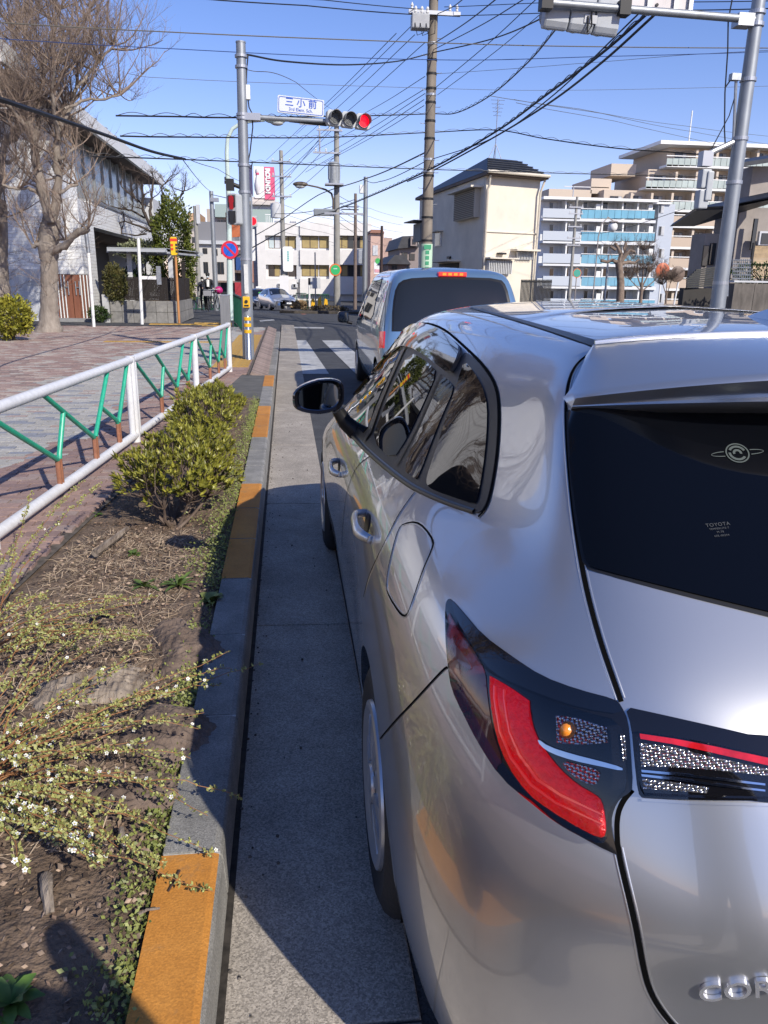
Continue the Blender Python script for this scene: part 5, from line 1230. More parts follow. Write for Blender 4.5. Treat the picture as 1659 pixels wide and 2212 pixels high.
mb = MB(); q = pY(690,300,Y3)-Vector(P3.location); mb.tube([(q.x,-.2,zpx(285,727,Y3,P3)),(q.x,-.2,zpx(330,727,Y3,P3))], .05, n=8); mb.build('arm_upright', M_band, P3)
cc = [pY(x, y, Y3)-Vector(P3.location) for x, y in ((720,452),(720,432),(716,418),(704,410),(685,404),(660,399))]
MB().tube(cc, [.06,.06,.055,.05,.045,.04], n=8).build('lamp_arm', mat('brown_arm', (.10,.08,.06), rough=.5), P3, smooth=True)
a = pY(649,398,Y3)-Vector(P3.location); MB().ball(a, .42, .18, .14, 12, 8).build('lamp_head', MATS['brown_arm'], P3, smooth=True); MB().ball(a+Vector((-.02,0,-.1)), .28, .14, .12, 12, 8).build('lamp_glass', MATS['lamp_glass'], P3, smooth=True)
a = pY(677,452,Y3)-Vector(P3.location); b = pY(722,468,Y3)-Vector(P3.location); mb = MB(); mb.box(a.x,b.x,-.45,-.2,b.z,a.z); mb.build('signal_back', mat('signal_back_grey', (.20,.22,.24), rough=.5), P3, bevel=.05)
c = pY(724,583,Y3)-Vector(P3.location)
for nm, r, y, m_ in (('round_sign_rim',.34,-.22,mat('orange_rim',(.65,.16,.04),rough=.5)),('round_sign_face',.27,-.23,mat('sign_green',(.03,.42,.13),rough=.5))):
    mb = MB(); disc(mb,(c.x,0,c.z),r,y-.008,y,24); mb.build(nm,m_,P3)
text_mesh('round_sign_text','■■■',.08,M_bw,P3,frame((c.x,-.24,c.z+.06),(1,0,0),(0,0,1)),ext=.001)
P4, h4 = upole('slim grey steel pole with small boxes in front of the white office building', 'utility_pole', 790, 382, 40, .14, .10, M_pole, steps=False); Y4 = 40
mb = MB(); mb.box(-.30,-.12,-.15,.1,zpx(418,785,Y4,P4),zpx(400,785,Y4,P4)); mb.build('box', M_wht, P4, bevel=.02); z = zpx(462,760,Y4,P4); arm(P4, z, -2.0, .05, .045, (), 0)
mb = MB(); mb.box(-.34,-.16,-.15,.1,zpx(570,785,Y4,P4),zpx(540,785,Y4,P4)); mb.build('box', M_steel, P4, bevel=.02)
P5, h5 = upole('grey utility pole with a white transformer can left of the office windows', 'utility_pole', 607, 325, 60, .2, .13, M_cpole); Y5 = 60
c = pY(596,455,Y5)-Vector(P5.location); MB().lathe([(0,c.z-.55),(.38,c.z-.5),(.38,c.z+.45),(0,c.z+.55)], n=16, center=(c.x,-.2,0)).build('transformer', M_plas, P5, smooth=True, angle=30)
for y in (350, 382, 425): arm(P5, zpx(y,607,Y5,P5), -.7, .7, .05, (-.6,.0,.6))
c = pY(614,618,Y5); mb = MB(); q = c-Vector(P5.location); mb.box(q.x-.33,q.x+.33,-.3,-.24,q.z-.9,q.z+.0+.75); mb.build('banner_plate', mat('banner_white',(.68,.67,.66),rough=.6), P5)
c = pY(622,560,Y5)-Vector(P5.location); pts,_ = rbox(.75,1.75,0,.15); MB().prism([(p[0]+c.x,-.4,p[2]+c.z) for p in pts],(0,.08,0)).build('clinic_board', M_wht, P5)
text_mesh('board_text','■■■■■',.16,mat('pale_teal',(.15,.45,.42),rough=.5),P5,frame((c.x,-.41,c.z+.2),(0,0,-1),(1,0,0)),ext=.001)
P6, h6 = upole('thin brown utility pole against the right side of the white office building', 'utility_pole', 768, 418, 52, .12, .09, mat('thin_brown_pole',(.16,.12,.10),rough=.8,var=.2), steps=False)
for y in (447, 453, 463): arm(P6, zpx(y,768,52,P6), -.9, .2, .03, (), 0, M_blackm)
P7, h7 = upole('dark thin pole standing before the pink house', 'utility_pole', 825, 488, 50, .09, .08, mat('dark_brown_pole',(.05,.03,.025),rough=.8), steps=False)
P8, h8 = upole('grey utility pole behind the pedestrians on the left pavement', 'utility_pole', 456, 413, 46, .15, .11, M_pole, steps=False); arm(P8, zpx(432,456,46,P8), -.05, .4, .1, (), -.15)
P9, h9 = upole('pale utility pole beside the evergreen hedge tree', 'utility_pole', 421, 445, 52, .15, .12, M_cpole, steps=False)
mb = MB(); q = pY(428,465,52)-Vector(P9.location); mb.box(q.x-.1,q.x+.12,-.2,0,q.z-.5,q.z+.6); mb.build('cylinder_box', M_plas, P9)
# --- right-hand mast with the backs of a signal and a board
YR = 12.0; g = pY(1592, 320, YR); rm = thing('signal_mast_back', 'thick grey mast carrying the back of a signal and of a white board', 'traffic light', (g.x+.03, YR, 0)); T2 = Vector(rm.location)
def mr_(x, y, dy=0): return pY(x, y, YR+dy)-T2
zt = mr_(1632, -30).z; MB().tube([(0,0,-.05),(0,0,zt*.45),(0,0,zt)], [.125,.108,.092], n=24).build('mast', M_pole, rm, smooth=True)
for y in (25, 52, 172, 300, 395, 612): 
    z = mr_(1600, y).z; MB().tube([(0,0,z-.025),(0,0,z+.025)], .118, n=24).build('clamp_band', M_band, rm)
a0 = Vector((0,-.02,mr_(1605,42).z)); a1 = mr_(1185, 6, -.3)
MB().tube([a0, a1], [.055,.05], n=14).build('arm', M_pole, rm, smooth=True)
mb = MB(); mb.box(-.32,-.08,-.1,.1,a0.z-.10,a0.z+.06); mb.build('arm_bracket', M_band, rm)
hd = bpy.data.objects.new('signal_head', None); col.objects.link(hd); hd.parent = rm
p = mr_(1172,60,-.1); q = mr_(1335,60,-.1); c = (p+q)/2; hw = (q.x-p.x)/2; hd.location = (c.x, -.05, mr_(1250,35,-.1).z); hd.rotation_euler = (.12, .06, 0)
zz = .26
mb = MB()
for k in range(3):
    x0_ = -hw+2*hw/3*k; prof = [(-.13,zz*.2),(-.10,zz),( .06,zz),(.08,-zz*.55),(.02,-zz*.75),(-.10,-zz*.75),(-.14,-zz*.4)]
    mb.prism([(x0_+.008, y, z) for y, z in prof], (2*hw/3-.016,0,0))
mb.build('housing', mat('signal_back_light',(.40,.42,.44),rough=.55,var=.08,scale=6), hd, bevel=.03)
for k in range(3): mb = MB(); mb.lathe([(.15,.06),(.16,.24),(.145,.24),(.135,.06)], n=20, center=(-hw+2*hw/6*(2*k+1),0,0), axis='y'); mb.build('visor', MATS['visor_grey'], hd)
mb = MB(); mb.box(.02,.20,-.152,-.12,-.08,.02); mb.build('type_plate', M_plas, hd)
mb = MB(); mb.tube([(.1,-.16,.05),(.12,-.2,-.12),(.08,-.18,-.2),(.06,-.16,0)], .012, n=6); mb.build('cable_loop', M_cable, hd, smooth=True)
for x in (1180, 1330): 
    t = (x-1605)/(1185-1605); p = a0.lerp(a1, t); mb = MB(); mb.box(p.x-.08,p.x+.08,p.y-.09,p.y+.09,p.z-.09,p.z+.09); mb.build('arm_clamp', M_blackm, rm)
p = mr_(1347,-40,-.15); q = mr_(1505,22,-.15); mb = MB(); mb.box(p.x,q.x,.02,.06,q.z,p.z); mb.build('board_back', mat('board_back',(.62,.58,.56),rough=.6,var=.1,scale=3), rm)
for x in (1352, 1412, 1470, 1503):
    p = mr_(x,0,-.15); mb = MB(); mb.box(p.x-.03,p.x+.03,-.03,.02,mr_(x,26,-.15).z,mr_(x,-40,-.15).z); mb.build('board_rib', M_band, rm)
mb = MB(); mb.tube([mr_(1585,-20), mr_(1573,45), mr_(1572,110), mr_(1566,200), mr_(1565,280), mr_(1567,320)], .010, n=6); mb.tube([mr_(1566,190), mr_(1580,170), mr_(1590,168)], .010, n=6); mb.tube([mr_(1590,200), mr_(1575,250), mr_(1535,325)], .008, n=5); mb.build('cable', M_cable, rm, smooth=True)
mb = MB(); q = mr_(1588,168); mb.box(q.x-.08,q.x+.06,-.06,.04,q.z-.04,q.z+.05); mb.tube([mr_(1590,172), mr_(1570,640)], .022, n=8); mb.build('conduit', M_steel, rm)
mb = MB(); p = Vector((0,0,mr_(1590,300).z)); q = mr_(1525,335); mb.tube([p,q], .045, n=10); mb.box(q.x-.08,q.x+.08,-.08,.08,q.z-.16,q.z+.05); mb.build('side_arm', M_band, rm)
p = mr_(1507,366); q = mr_(1528,452); mb = MB(); hs = (p.z-q.z); cx = (p.x+q.x)/2
mb.box(cx-.075,cx+.075,-.09,.07,q.z+hs*.52,p.z); mb.box(cx-.08,cx+.07,-.09,.07,q.z,q.z+hs*.48); mb.box(cx+.0,cx+.1,-.12,-.08,q.z+hs*.2,q.z+hs*.95); mb.build('pedestrian_signal', M_sigbody, rm, bevel=.02)
# --- overhead wires
def wire(pts, r, m, label, sag=0.0, coil=False, n=14):
    """pts: (image x, image y, distance) control points of one wire"""
    P = [pY(x, y, Y) for x, y, Y in pts]; Q = []; r = r*.8
    for i in range(len(P)-1):
        a, b = P[i], P[i+1]; L = (b-a).length
        p0 = P[i-1] if i else a*2-b; p3 = P[i+2] if i+2 < len(P) else b*2-a
        for k in range(n):
            t = k/n; q = .5*((2*a)+(b-p0)*t+(2*p0-5*a+4*b-p3)*t*t+(3*a-p0-3*b+p3)*t**3); q.z -= sag*L*4*t*(1-t)*.01; Q.append(q)
    Q.append(P[-1])
    o = thing('overhead_wire', label, 'wire', Q[0], group='overhead wires'); off = Q[0].copy()
    MB().tube([q-off for q in Q], r, n=5).build('cable', m, o, smooth=True)
    if coil:
        mb = MB(); W = []; tot = 0
        for i in range(len(Q)-1):
            L = (Q[i+1]-Q[i]).length; k = max(2, int(L/.09))
            for j in range(k):
                s = tot+L*j/k; c = Q[i].lerp(Q[i+1], j/k); W.append(c+Vector((0, .03*math.cos(s*11), .008+abs(.045*math.sin(s*5.5)))))
            tot += L
        mb.tube([w-off for w in W], r*.45, n=3, caps=False); mb.build('support_coil', M_cableg, o)
    return o
LB = 'thin dark overhead wire strung across the blue sky'; LC = 'heavy black overhead cable with a spiral support wire'
LG = 'grey overhead cable strung across the street'
wire([(-60,45,17),(340,68,17),(930,92,18),(1300,101,18),(1720,104,18)], .014, mat('cable_olive',(.13,.12,.10),rough=.7), 'grey olive overhead cable crossing above the place name board', .1)
wire([(-60,80,18),(384,106,18),(930,129,18.5),(1300,122,18),(1720,110,18)], .010, mat('cable_blue',(.03,.06,.18),rough=.5), 'blue overhead wire crossing behind the brown utility pole', .1)
wire([(280,160,20),(384,170,20),(912,190,22)], .007, M_cableg, LG, .2)
wire([(935,160,25),(1240,138,22),(1475,119,20),(1720,105,18)], .007, M_cableg, LG, .2)
wire([(905,190,25),(1200,195,25),(1659,186,25),(1720,185,25)], .007, M_cableg, LG, .1)
wire([(533,118,14.6),(620,133,16),(750,140,19),(860,132,22),(930,115,25)], .020, M_cable, 'drooping black cable from the mast top to the brown utility pole'); wire([(930,115,25),(1060,85,22),(1165,42,18),(1260,-20,15)], .020, M_cable, 'black cable rising from the brown utility pole to the signal back')
wire([(250,250,15),(384,252,15),(530,254,15),(800,250,22),(930,246,25),(985,244,24),(1058,207,20),(1140,135,17),(1200,64,14),(1235,20,13)], .018, M_cable, 'spiral wrapped cable just below the arm of the red traffic light', 0, True)
wire([(260,294,15),(384,296,16),(700,297,22),(930,286,25),(1070,281,24),(1180,300,22),(1330,320,20),(1470,330,19),(1530,336,18)], .018, M_cable, 'spiral wrapped cable sagging over the cream house aerial', 0, True)
wire([(200,338,15),(384,344,17),(700,357,22),(930,366,25),(1200,374,26),(1480,381,26),(1720,388,26)], .016, M_cable, 'spiral wrapped cable passing in front of the cream house eaves', 0, True)
wire([(-30,205,7.5),(40,228,8),(150,265,10),(250,300,12),(330,328,14),(400,344,17)], .030, M_cable, 'thick black bundled cable sweeping down in front of the bare tree')
wire([(1420,10,12),(1300,115,14),(1180,205,17),(1070,285,21),(920,370,25),(768,437,36),(728,452,46)], .030, M_cable, LC, 0, True)
wire([(1425,22,12),(1300,135,14),(1190,220,17),(1075,292,21),(940,366,25),(880,392,29)], .026, M_cable, 'heavy plain black cable running beside the spiral wrapped one')
wire([(1400,10,12),(1190,210,17),(1060,300,21),(930,345,25)], .016, M_cable, 'thin black cable under the heavy pair above the cream house')
wire([(728,455,46),(675,468,42),(600,505,36),(545,535,32),(500,560,30)], .030, M_cable, 'black cable from the transformer pole to behind the signal mast')
wire([(919,329,25),(789,386,38),(690,420,45),(600,480,50),(530,520,45)], .030, M_cable, 'black cable from the brown pole past the slim steel pole', .3)
wire([(925,345,25),(820,392,35),(789,390,40)], .018, M_cable, LB, .5)
wire([(770,430,52),(680,455,50),(590,462,60)], .025, M_cable, LB, .3)
for (x1, y1, x2, y2) in ((856,72,575,346),(896,75,598,350),(918,92,620,350),(900,45,640,290)): wire([(x1,y1,25),((x1+x2)/2,(y1+y2)/2+4,37),(x2,y2,60)], .014, M_cable, 'wire running from the brown utility pole top to the pole with the white can')
for (x1, y1, x2, y2) in ((918,192,690,320),(918,202,672,352),(916,215,660,372),(918,165,740,270),(916,228,700,352)): wire([(x1,y1,25),((x1+x2)/2,(y1+y2)/2+4,33),(x2,y2,46)], .013, M_cable, 'wire from the middle of the brown utility pole to the transformer pole')
for (x1, y1, x2, y2) in ((720,272,560,420),(715,283,548,440),(690,300,556,452),(692,332,590,425),(722,340,600,440)): wire([(x1,y1,46),(x2,y2,75)], .018, M_cable, 'wire descending from the transformer pole towards the billboard tower', .6)
for (x1, y1, x2, y2, c) in ((1082,-10,928,100,.016),(1145,-10,935,108,.014),(1165,-8,940,190,.012),(1180,20,945,205,.010),(1010,-10,945,30,.014)): wire([(x1,y1,16),((x1+x2)/2,(y1+y2)/2+5,20),(x2,y2,25)], c, M_cable, 'wire climbing from the brown utility pole past the back of the signal')
wire([(432,-3,20),(660,12,22),(905,32,25)], .018, M_cable, 'wire reaching the switch box of the brown utility pole', .4); wire([(520,-10,20),(700,0,22),(910,20,25)], .014, M_cable, 'wire reaching the crossarm above the switch box', .4)
wire([(965,34,25),(1180,28,22),(1500,22,18),(1720,16,16)], .014, M_cable, 'wire passing behind the white board from the brown utility pole', .3); wire([(960,15,25),(1200,5,22),(1659,2,18),(1720,1,17)], .012, M_cable, 'wire passing behind the white board from the brown utility pole', .3)
wire([(1058,207,20),(1250,235,24),(1480,272,30),(1720,300,34)], .009, M_cableg, LG, .3); wire([(1110,215,20),(1300,245,24),(1500,285,30),(1720,320,34)], .009, M_cableg, LG, .3); wire([(1115,222,20),(1330,262,26),(1720,345,36)], .009, M_cableg, LG, .3)
wire([(410,345,17),(470,365,24),(520,392,33)], .010, M_cableg, LG, .3); wire([(395,345,17),(455,413,46)], .012, M_cableg, LG, .3); wire([(456,420,46),(500,430,33)], .02, M_cable, LB)
wire([(532,150,14.6),(640,178,18),(727,240,46)], .008, M_cableg, LG, .3)
wire([(1480,450,60),(1320,500,80),(1250,505,85)], .03, M_cableg, LG, .3)
for k in range(5): wire([(727,420+14*k,46),(768,440+16*k,52),(800,450+18*k,75),(870,470+16*k,95)], .016, M_cable, 'sagging wire between the transformer pole and the dark gabled house', .5)
for k in range(4): wire([(607,440+20*k,60),(700,470+16*k,70),(790,480+22*k,75)], .014, M_cable, 'sagging wire in front of the white office block', .5)
# ------------------------------------------------------------------ buildings
M_bwin = mat('office_glass', (.03,.035,.04), rough=.06, spec=.7); M_blind = mat('yellow_blind', (.34,.26,.11), rough=.6, var=.1, scale=2)
M_frame = mat('bronze_frame', (.09,.065,.05), rough=.5); M_alu = mat('aluminium_frame', (.55,.56,.57), rough=.4, metal=.4)
M_off = mat('office_white', (.70,.68,.65), rough=.75, var=.05, scale=.6, dirt=.12)
class Bld:
    """a building seen face on: boxes given in image columns/rows at distance Y"""
    def __init__(s, label, Y, x0, x1, name='building', rz=0.0):
        a = pY(x0, 600, Y); b = pY(x1, 600, Y); s.Y = Y; s.zb = ground_z(Y)-.3
        s.o = thing(name, label, 'building', ((a.x+b.x)/2, Y, s.zb)); s.O = Vector(s.o.location)
    def X(s, x, y=500, dy=0): return pY(x, y, s.Y+dy).x - s.O.x
    def Z(s, y, x=700, dy=0): return pY(x, y, s.Y+dy).z - s.O.z
    def box(s, name, x0, x1, y0, y1, d0, d1, m, par=None, bev=0, base=False, ref=None):
        """columns x0..x1, rows y0 (top)..y1 (bottom), depth d0..d1 behind the face"""
        ym = (y0+y1)/2; xm = (x0+x1)/2
        X0, X1 = s.X(x0, ym, ref or 0), s.X(x1, ym, ref or 0); Z1 = s.Z(y0, xm, ref or 0); Z0 = 0 if base else s.Z(y1, xm, ref or 0)
        mb = MB(); mb.box(X0, X1, d0, d1, Z0, Z1); return mb.build(name, m, par or s.o, bevel=bev)
    def mbox(s, name, X0, X1, d0, d1, Z0, Z1, m, par=None, bev=0):
        mb = MB(); mb.box(X0, X1, d0, d1, Z0, Z1); return mb.build(name, m, par or s.o, bevel=bev)
    def window(s, x0, x1, y0, y1, panes=2, m=None, fm=None, d=0.0):
        f = s.box('window', x0, x1, y0, y1, d-.06, d+.05, fm or M_frame); xm = (x0+x1)/2; ym = (y0+y1)/2
        X0, X1, Z1, Z0 = s.X(x0, ym), s.X(x1, ym), s.Z(y0, xm), s.Z(y1, xm); w = (X1-X0)/panes; t = min(.06, w*.08)
        for k in range(panes):
            mm = m[k % len(m)] if isinstance(m, (list, tuple)) else (m or M_bwin)
            s.mbox('pane', X0+w*k+t, X0+w*(k+1)-t, d-.075, d-.055, Z0+t, Z1-t, mm, f)
        return f
# white three-storey office
B = Bld('white three storey office block with yellow blinds behind the junction', 105, 556, 800)
B.box('main_block', 556, 803, 492, 700, .7, 14, M_off, base=True)
for (a, b) in ((572, 641), (648, 712), (724, 803)):
    B.box('parapet_band', a, b, 481, 509, 0, .75, M_off); B.box('spandrel_band', a, b, 540, 572, 0, .75, M_off); B.box('spandrel_band', a, b, 602, 636, 0, .75, M_off)
B.box('left_pier', 556, 574, 480, 640, -.02, .75, M_off); B.box('corner_pier', 640, 649, 488, 610, .3, .75, M_plas); B.box('corner_pier', 711, 725, 485, 640, .1, .72, M_off)
yb = [M_blind, M_blind]; dk = [M_bwin]
for r, (y0, y1) in enumerate(((509.5, 536), (572.5, 597))):
    B.window(580, 605, y0, y1, 2, [mat('pale_blind', (.45,.52,.52), rough=.5), M_plas] if r == 0 else [M_bwin, M_blind], d=.72); B.window(606, 640, y0, y1, 2, yb if r == 0 else dk, d=.72)
    B.window(652, 688, y0, y1, 2, yb, d=.72); B.window(690, 711, y0, y1, 1, yb, d=.72); B.window(726, 765, y0, y1, 3, [M_blind, M_blind, M_bwin], d=.72); B.window(768, 800, y0, y1, 3, [M_bwin, M_blind, M_bwin], d=.72)
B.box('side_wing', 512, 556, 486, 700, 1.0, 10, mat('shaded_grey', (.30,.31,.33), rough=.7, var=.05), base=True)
for k in range(10): B.box('cladding_board', 512, 556, 488+k*13, 489.2+k*13, .96, 1.0, mat('cladding_line', (.42,.43,.45), rough=.7))
for (y0, y1) in ((512,535),(588,600)): B.window(530, 545, y0, y1, 2, M_bwin, d=1.0)
B.box('shop_board', 532, 547, 545, 610, .85, .98, mat('brown_board', (.34,.17,.12), rough=.6))
for k in range(7): B.box('board_letter', 536, 543, 549+k*8.3, 555+k*8.3, .80, .85, M_wht)
B.box('yellow_awning', 540, 556, 626, 640, .2, 1.0, M_yel); B.box('ground_glass', 660, 760, 641, 668, .9, 1.0, mat('shop_glass', (.20,.33,.33), rough=.15)); B.box('shop_shutter', 572, 645, 640, 668, .6, .72, mat('shutter_white', (.60,.60,.58), rough=.6, var=.1))
for k in range(7): B.box('shutter_slat', 574, 643, 641+k*3.6, 642+k*3.6, .56, .6, M_alu)
B.box('roof_rail_top', 572, 720, 463, 464.5, 1.0, 1.1, M_wht)
for k in range(38): x = 574+k*3.9; B.box('roof_rail_bar', x, x+.9, 464.5, 480, 1.02, 1.08, M_wht)
for (x, y) in ((592,472),(626,474)): B.box('roof_unit', x, x+14, y, y+8, 2, 3, M_plas)
for (x, y) in ((600,615),(632,616)):
    o = B.box('air_conditioner', x, x+11, y-3, y+5, -.3, .0, M_plas); B.box('fan_grille', x+1.5, x+6, y-2, y+4, -.33, -.3, M_blackm, o)
# billboard tower far behind
B = Bld('far tower with a white and pink bowling billboard on its roof', 175, 538, 600, 'billboard_tower')
B.box('tower_block', 536, 590, 452, 700, 0, 14, mat('tower_green', (.30,.38,.36), rough=.7), base=True); B.box('roof_ledge', 534, 602, 436, 443, -1, 14, mat('ledge_cream', (.55,.50,.46), rough=.7)); B.box('neck', 540, 588, 443, 452, 0, 12, M_plas); B.box('support', 545, 594, 426, 436, 0, 9, MATS['ledge_cream'])
M_bbw = mat('billboard_white', (.72,.71,.71), rough=.5); M_pink = mat('billboard_pink', (.62,.10,.20), rough=.5)
B.box('white_face', 549, 571, 360, 428, -.3, 8, M_bbw); B.box('pink_face', 571.2, 593, 361, 431, -.3, 8, M_pink)
c = Vector((B.X(560), -.35, B.Z(396))); sc = B.X(561)-B.X(560)
prof = [(0,-26),(3,-25),(6,-14),(6.5,-6),(4.5,4),(2.6,11),(2.8,15),(4,19),(3.6,23),(1.6,25.5),(0,26)]
mb = MB(); mb.lathe([(r*sc, h*sc) for r, h in prof], n=16, center=c); pin = mb.build('bowling_pin', mat('pin_white', (.62,.60,.61), rough=.4), B.o, smooth=True); mb = MB(); mb.lathe([(2.9*sc,12*sc),(3.4*sc,13*sc),(3.5*sc,16*sc),(3.0*sc,17*sc)], n=16, center=c); mb.build('pin_stripe', M_pink, pin)
text_mesh('billboard_lettering', 'ROUND1', 13*sc, M_bbw, B.o, frame((B.X(581), -.45, B.Z(396)), (0,0,-1), (1,0,0)), ext=.05, bold=.10, spacing=.92)
mb = MB(); mb.prism([(B.X(549)+.0, -.3, B.Z(428)), (B.X(549), -.3, B.Z(360)), (B.X(549)-2.0, 8, B.Z(360)), (B.X(549)-2.0, 8, B.Z(428))], (.02,0,0)); mb.build('side_face', mat('billboard_purple', (.22,.10,.22), rough=.5), B.o)
text_mesh('side_lettering', 'ROUND1', 9*sc, M_bbw, B.o, frame((B.X(549)-1.1, 3.6, B.Z(396)), (0,0,-1), Vector((2,-8.3,0)).normalized()), ext=.05)
# pinkish house and dark houses between office and cream house
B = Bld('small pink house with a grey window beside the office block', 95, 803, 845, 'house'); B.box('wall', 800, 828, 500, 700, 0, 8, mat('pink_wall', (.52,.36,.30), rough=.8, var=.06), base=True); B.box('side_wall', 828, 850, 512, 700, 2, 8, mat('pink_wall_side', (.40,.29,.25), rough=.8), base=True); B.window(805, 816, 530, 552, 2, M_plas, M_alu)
mb = MB(); mb.prism([(B.X(798),-.4,B.Z(501)),(B.X(830),-.4,B.Z(501)),(B.X(826),-.4,B.Z(494)),(B.X(802),-.4,B.Z(494))], (0,9,0)); mb.build('roof', mat('red_brown_roof', (.28,.14,.10), rough=.8), B.o)
mb = MB(); x0, x1, y0, y1 = B.X(803), B.X(828), B.Z(590), B.Z(565); B.mbox('sign_board', x0, x1, -3.0, -2.8, y0, y1, M_wht); B.mbox('sign_stripe', x0+.05, x1-.05, -3.03, -3.0, y0+.15, y0+.5, mat('sign_pink', (.6,.3,.34), rough=.5))
for dx in (-.25,.25): mb = MB(); disc(mb, ((x0+x1)/2+dx, 0, y1+.1), .32, -3.02, -2.9, 20); mb.build('sign_emblem', mat('emblem_green', (.06,.40,.10), rough=.5), B.o)
B = Bld('dark gabled house with a small dormer left of the cream house', 70, 850, 900, 'house'); B.box('wall', 862, 902, 532, 700, 0, 8, mat('grey_brown_wall', (.26,.215,.20), rough=.8), base=True)
mb = MB(); mb.prism([(B.X(858),-.5,B.Z(534)),(B.X(868),-.5,B.Z(507)),(B.X(900),-.5,B.Z(505)),(B.X(904),-.5,B.Z(530))], (0,9,0)); mb.build('roof', mat('dark_tile_roof', (.045,.045,.05), rough=.6, var=.2, scale=3), B.o); B.box('dormer', 884, 898, 512, 532, -.8, 2, MATS['grey_brown_wall']); B.window(888, 895, 517, 528, 2, d=-.8); B.window(868, 880, 545, 560, 2); B.window(884, 896, 548, 562, 2)
B = Bld('low brown house with a gabled roof beyond the van', 62, 840, 880, 'house'); B.box('wall', 838, 884, 566, 700, 0, 6, mat('brown_house_wall', (.20,.14,.12), rough=.8), base=True); mb = MB(); mb.prism([(B.X(834),-.5,B.Z(568)),(B.X(852),-.5,B.Z(548)),(B.X(872),-.5,B.Z(548)),(B.X(888),-.5,B.Z(568))], (0,7,0)); mb.build('roof', MATS['dark_tile_roof'], B.o); B.window(846, 858, 572, 582, 2)
# --- cream house (its own corner, seen at an angle)
YH = 31.0
A = pY(1046, 470, YH); C = pY(1162, 470, YH+.8); D = pY(906, 470, YH+9.5)
hs = thing('cream_house', 'tall cream rendered house with a dark tiled roof behind the van', 'house', (A.x, A.y, 0)); HO = Vector(hs.location)
ze = pY(1046, 372, YH).z; zr = pY(1110, 340, YH+1.2).z
M_cream = mat('cream_render', (.76,.69,.57), rough=.8, var=.05, scale=1.5, dirt=.14)
u = Vector((C.x-A.x, C.y-A.y, 0)); v = Vector((D.x-A.x, D.y-A.y, 0)); 
def hq(a, b, z): return u*a + v*b + Vector((0,0,z))
mb = MB(); mb.prism([hq(0,0,0), hq(1,0,0), hq(1,1,0), hq(0,1,0)], (0,0,ze)); mb.build('wall', M_cream, hs)
mb = MB(); e = .05; b0 = [hq(-e,-.04,ze), hq(1+e*1.6,-.04,ze), hq(1+e,1.05,ze), hq(-e,1.05,ze)]; r0 = hq(.36,.28,zr-.0); r1 = hq(.62,.28,zr); 
r2 = hq(.5,.8,zr)
mb.add(b0+[hq(.22,.14,zr), hq(.78,.14,zr), hq(.5,.75,zr)], [(0,1,5,4),(1,2,6,5),(2,3,6),(3,0,4,6),(4,5,6)]); M_tileroof = mat('slate_tiles', (.03,.033,.04), rough=.45, var=.25, scale=4); mb.build('roof', M_tileroof, hs)
for k in range(6):
    t = k/6; mb = MB(); p = b0[0].lerp(hq(.22,.14,zr), t); q = b0[1].lerp(hq(.78,.14,zr), t); nrm = Vector((0,-.02,.03)); mb.tube([p+nrm, q+nrm], .025, n=5); mb.build('tile_course', M_tileroof, hs)
mb = MB(); mb.prism([hq(-e,-.042,ze-.12), hq(1+e*1.6,-.042,ze-.12), hq(1+e,1.05,ze-.12), hq(-e,1.05,ze-.12)], (0,0,.11)); mb.build('eaves', M_soff, hs)
mb = MB(); mb.tube([hq(-e,-.05,ze-.02), hq(1+e*1.6,-.05,ze-.02)], .06, n=8); mb.tube([hq(.03,-.03,ze-.1), hq(.03,-.02,ze-.5), hq(.02,-.012,ze-.6), hq(.02,-.012,.2)], .045, n=8); mb.tube([hq(1.04,-.03,ze-.1), hq(.98,-.02,ze-.6), hq(.98,-.012,.2)], .045, n=8); mb.build('gutter_pipe', mat('cream_pipe', (.60,.54,.44), rough=.6), hs, smooth=True)
def hside(name, b0_, b1_, z0, z1, m, t=.08, par=None):        # panel on the shaded left wall
    n = Vector((-v.y, v.x, 0)).normalized(); n = n if n.dot(Vector((-1,-.2,0))) > 0 else -n
    mb = MB(); mb.prism([hq(0,b0_,z0), hq(0,b1_,z0), hq(0,b1_,z1), hq(0,b0_,z1)], n*t); return mb.build(name, m, par or hs)
def hfront(name, a0, a1, z0, z1, m, t=.08, par=None):
    n = Vector((u.y, -u.x, 0)).normalized(); mb = MB(); mb.prism([hq(a0,0,z0), hq(a1,0,z0), hq(a1,0,z1), hq(a0,0,z1)], n*t); return mb.build(name, m, par or hs)
def zh(y, x=1100): return pY(x, y, YH).z
w = hside('shuttered_window', .06, .34, zh(468), zh(405), mat('shutter_cream', (.50,.45,.37), rough=.7), .22)
for k in range(16): hside('shutter_slat', .07, .33, zh(466)+k*.07, zh(466)+k*.07+.035, mat('shutter_dark', (.20,.18,.15), rough=.7), .25, w)
hside('window_hood', .03, .37, zh(404), zh(400), M_cream, .5)
w = hside('window', .58, .68, zh(520), zh(485), M_alu, .06); hside('pane', .59, .67, zh(518), zh(487), M_bwin, .075, w); hside('window_hood', .56, .70, zh(484), zh(481), M_cream, .35)
w = hside('door_window', .30, .60, zh(598), zh(566), mat('dark_opening', (.02,.02,.02), rough=.7), .03); hside('door_hood', .28, .62, zh(563), zh(559), M_cream, .6); hside('vent', .42, .46, zh(555), zh(549), M_blackm, .1)
w = hside('bay_shutters', .86, 1.0, zh(502), zh(452), mat('shutter_grey', (.22,.23,.23), rough=.7), .3); hside('bay_hood', .84, 1.04, zh(448), zh(445), M_tileroof, .7)
hfront('belt_course', .0, 1.0, zh(502), zh(500), M_cream, .05)
hfront('hood', .52, .97, zh(541), zh(537), M_cream, .45); w = hfront('window', .62, .90, zh(560), zh(542), M_alu, .05)
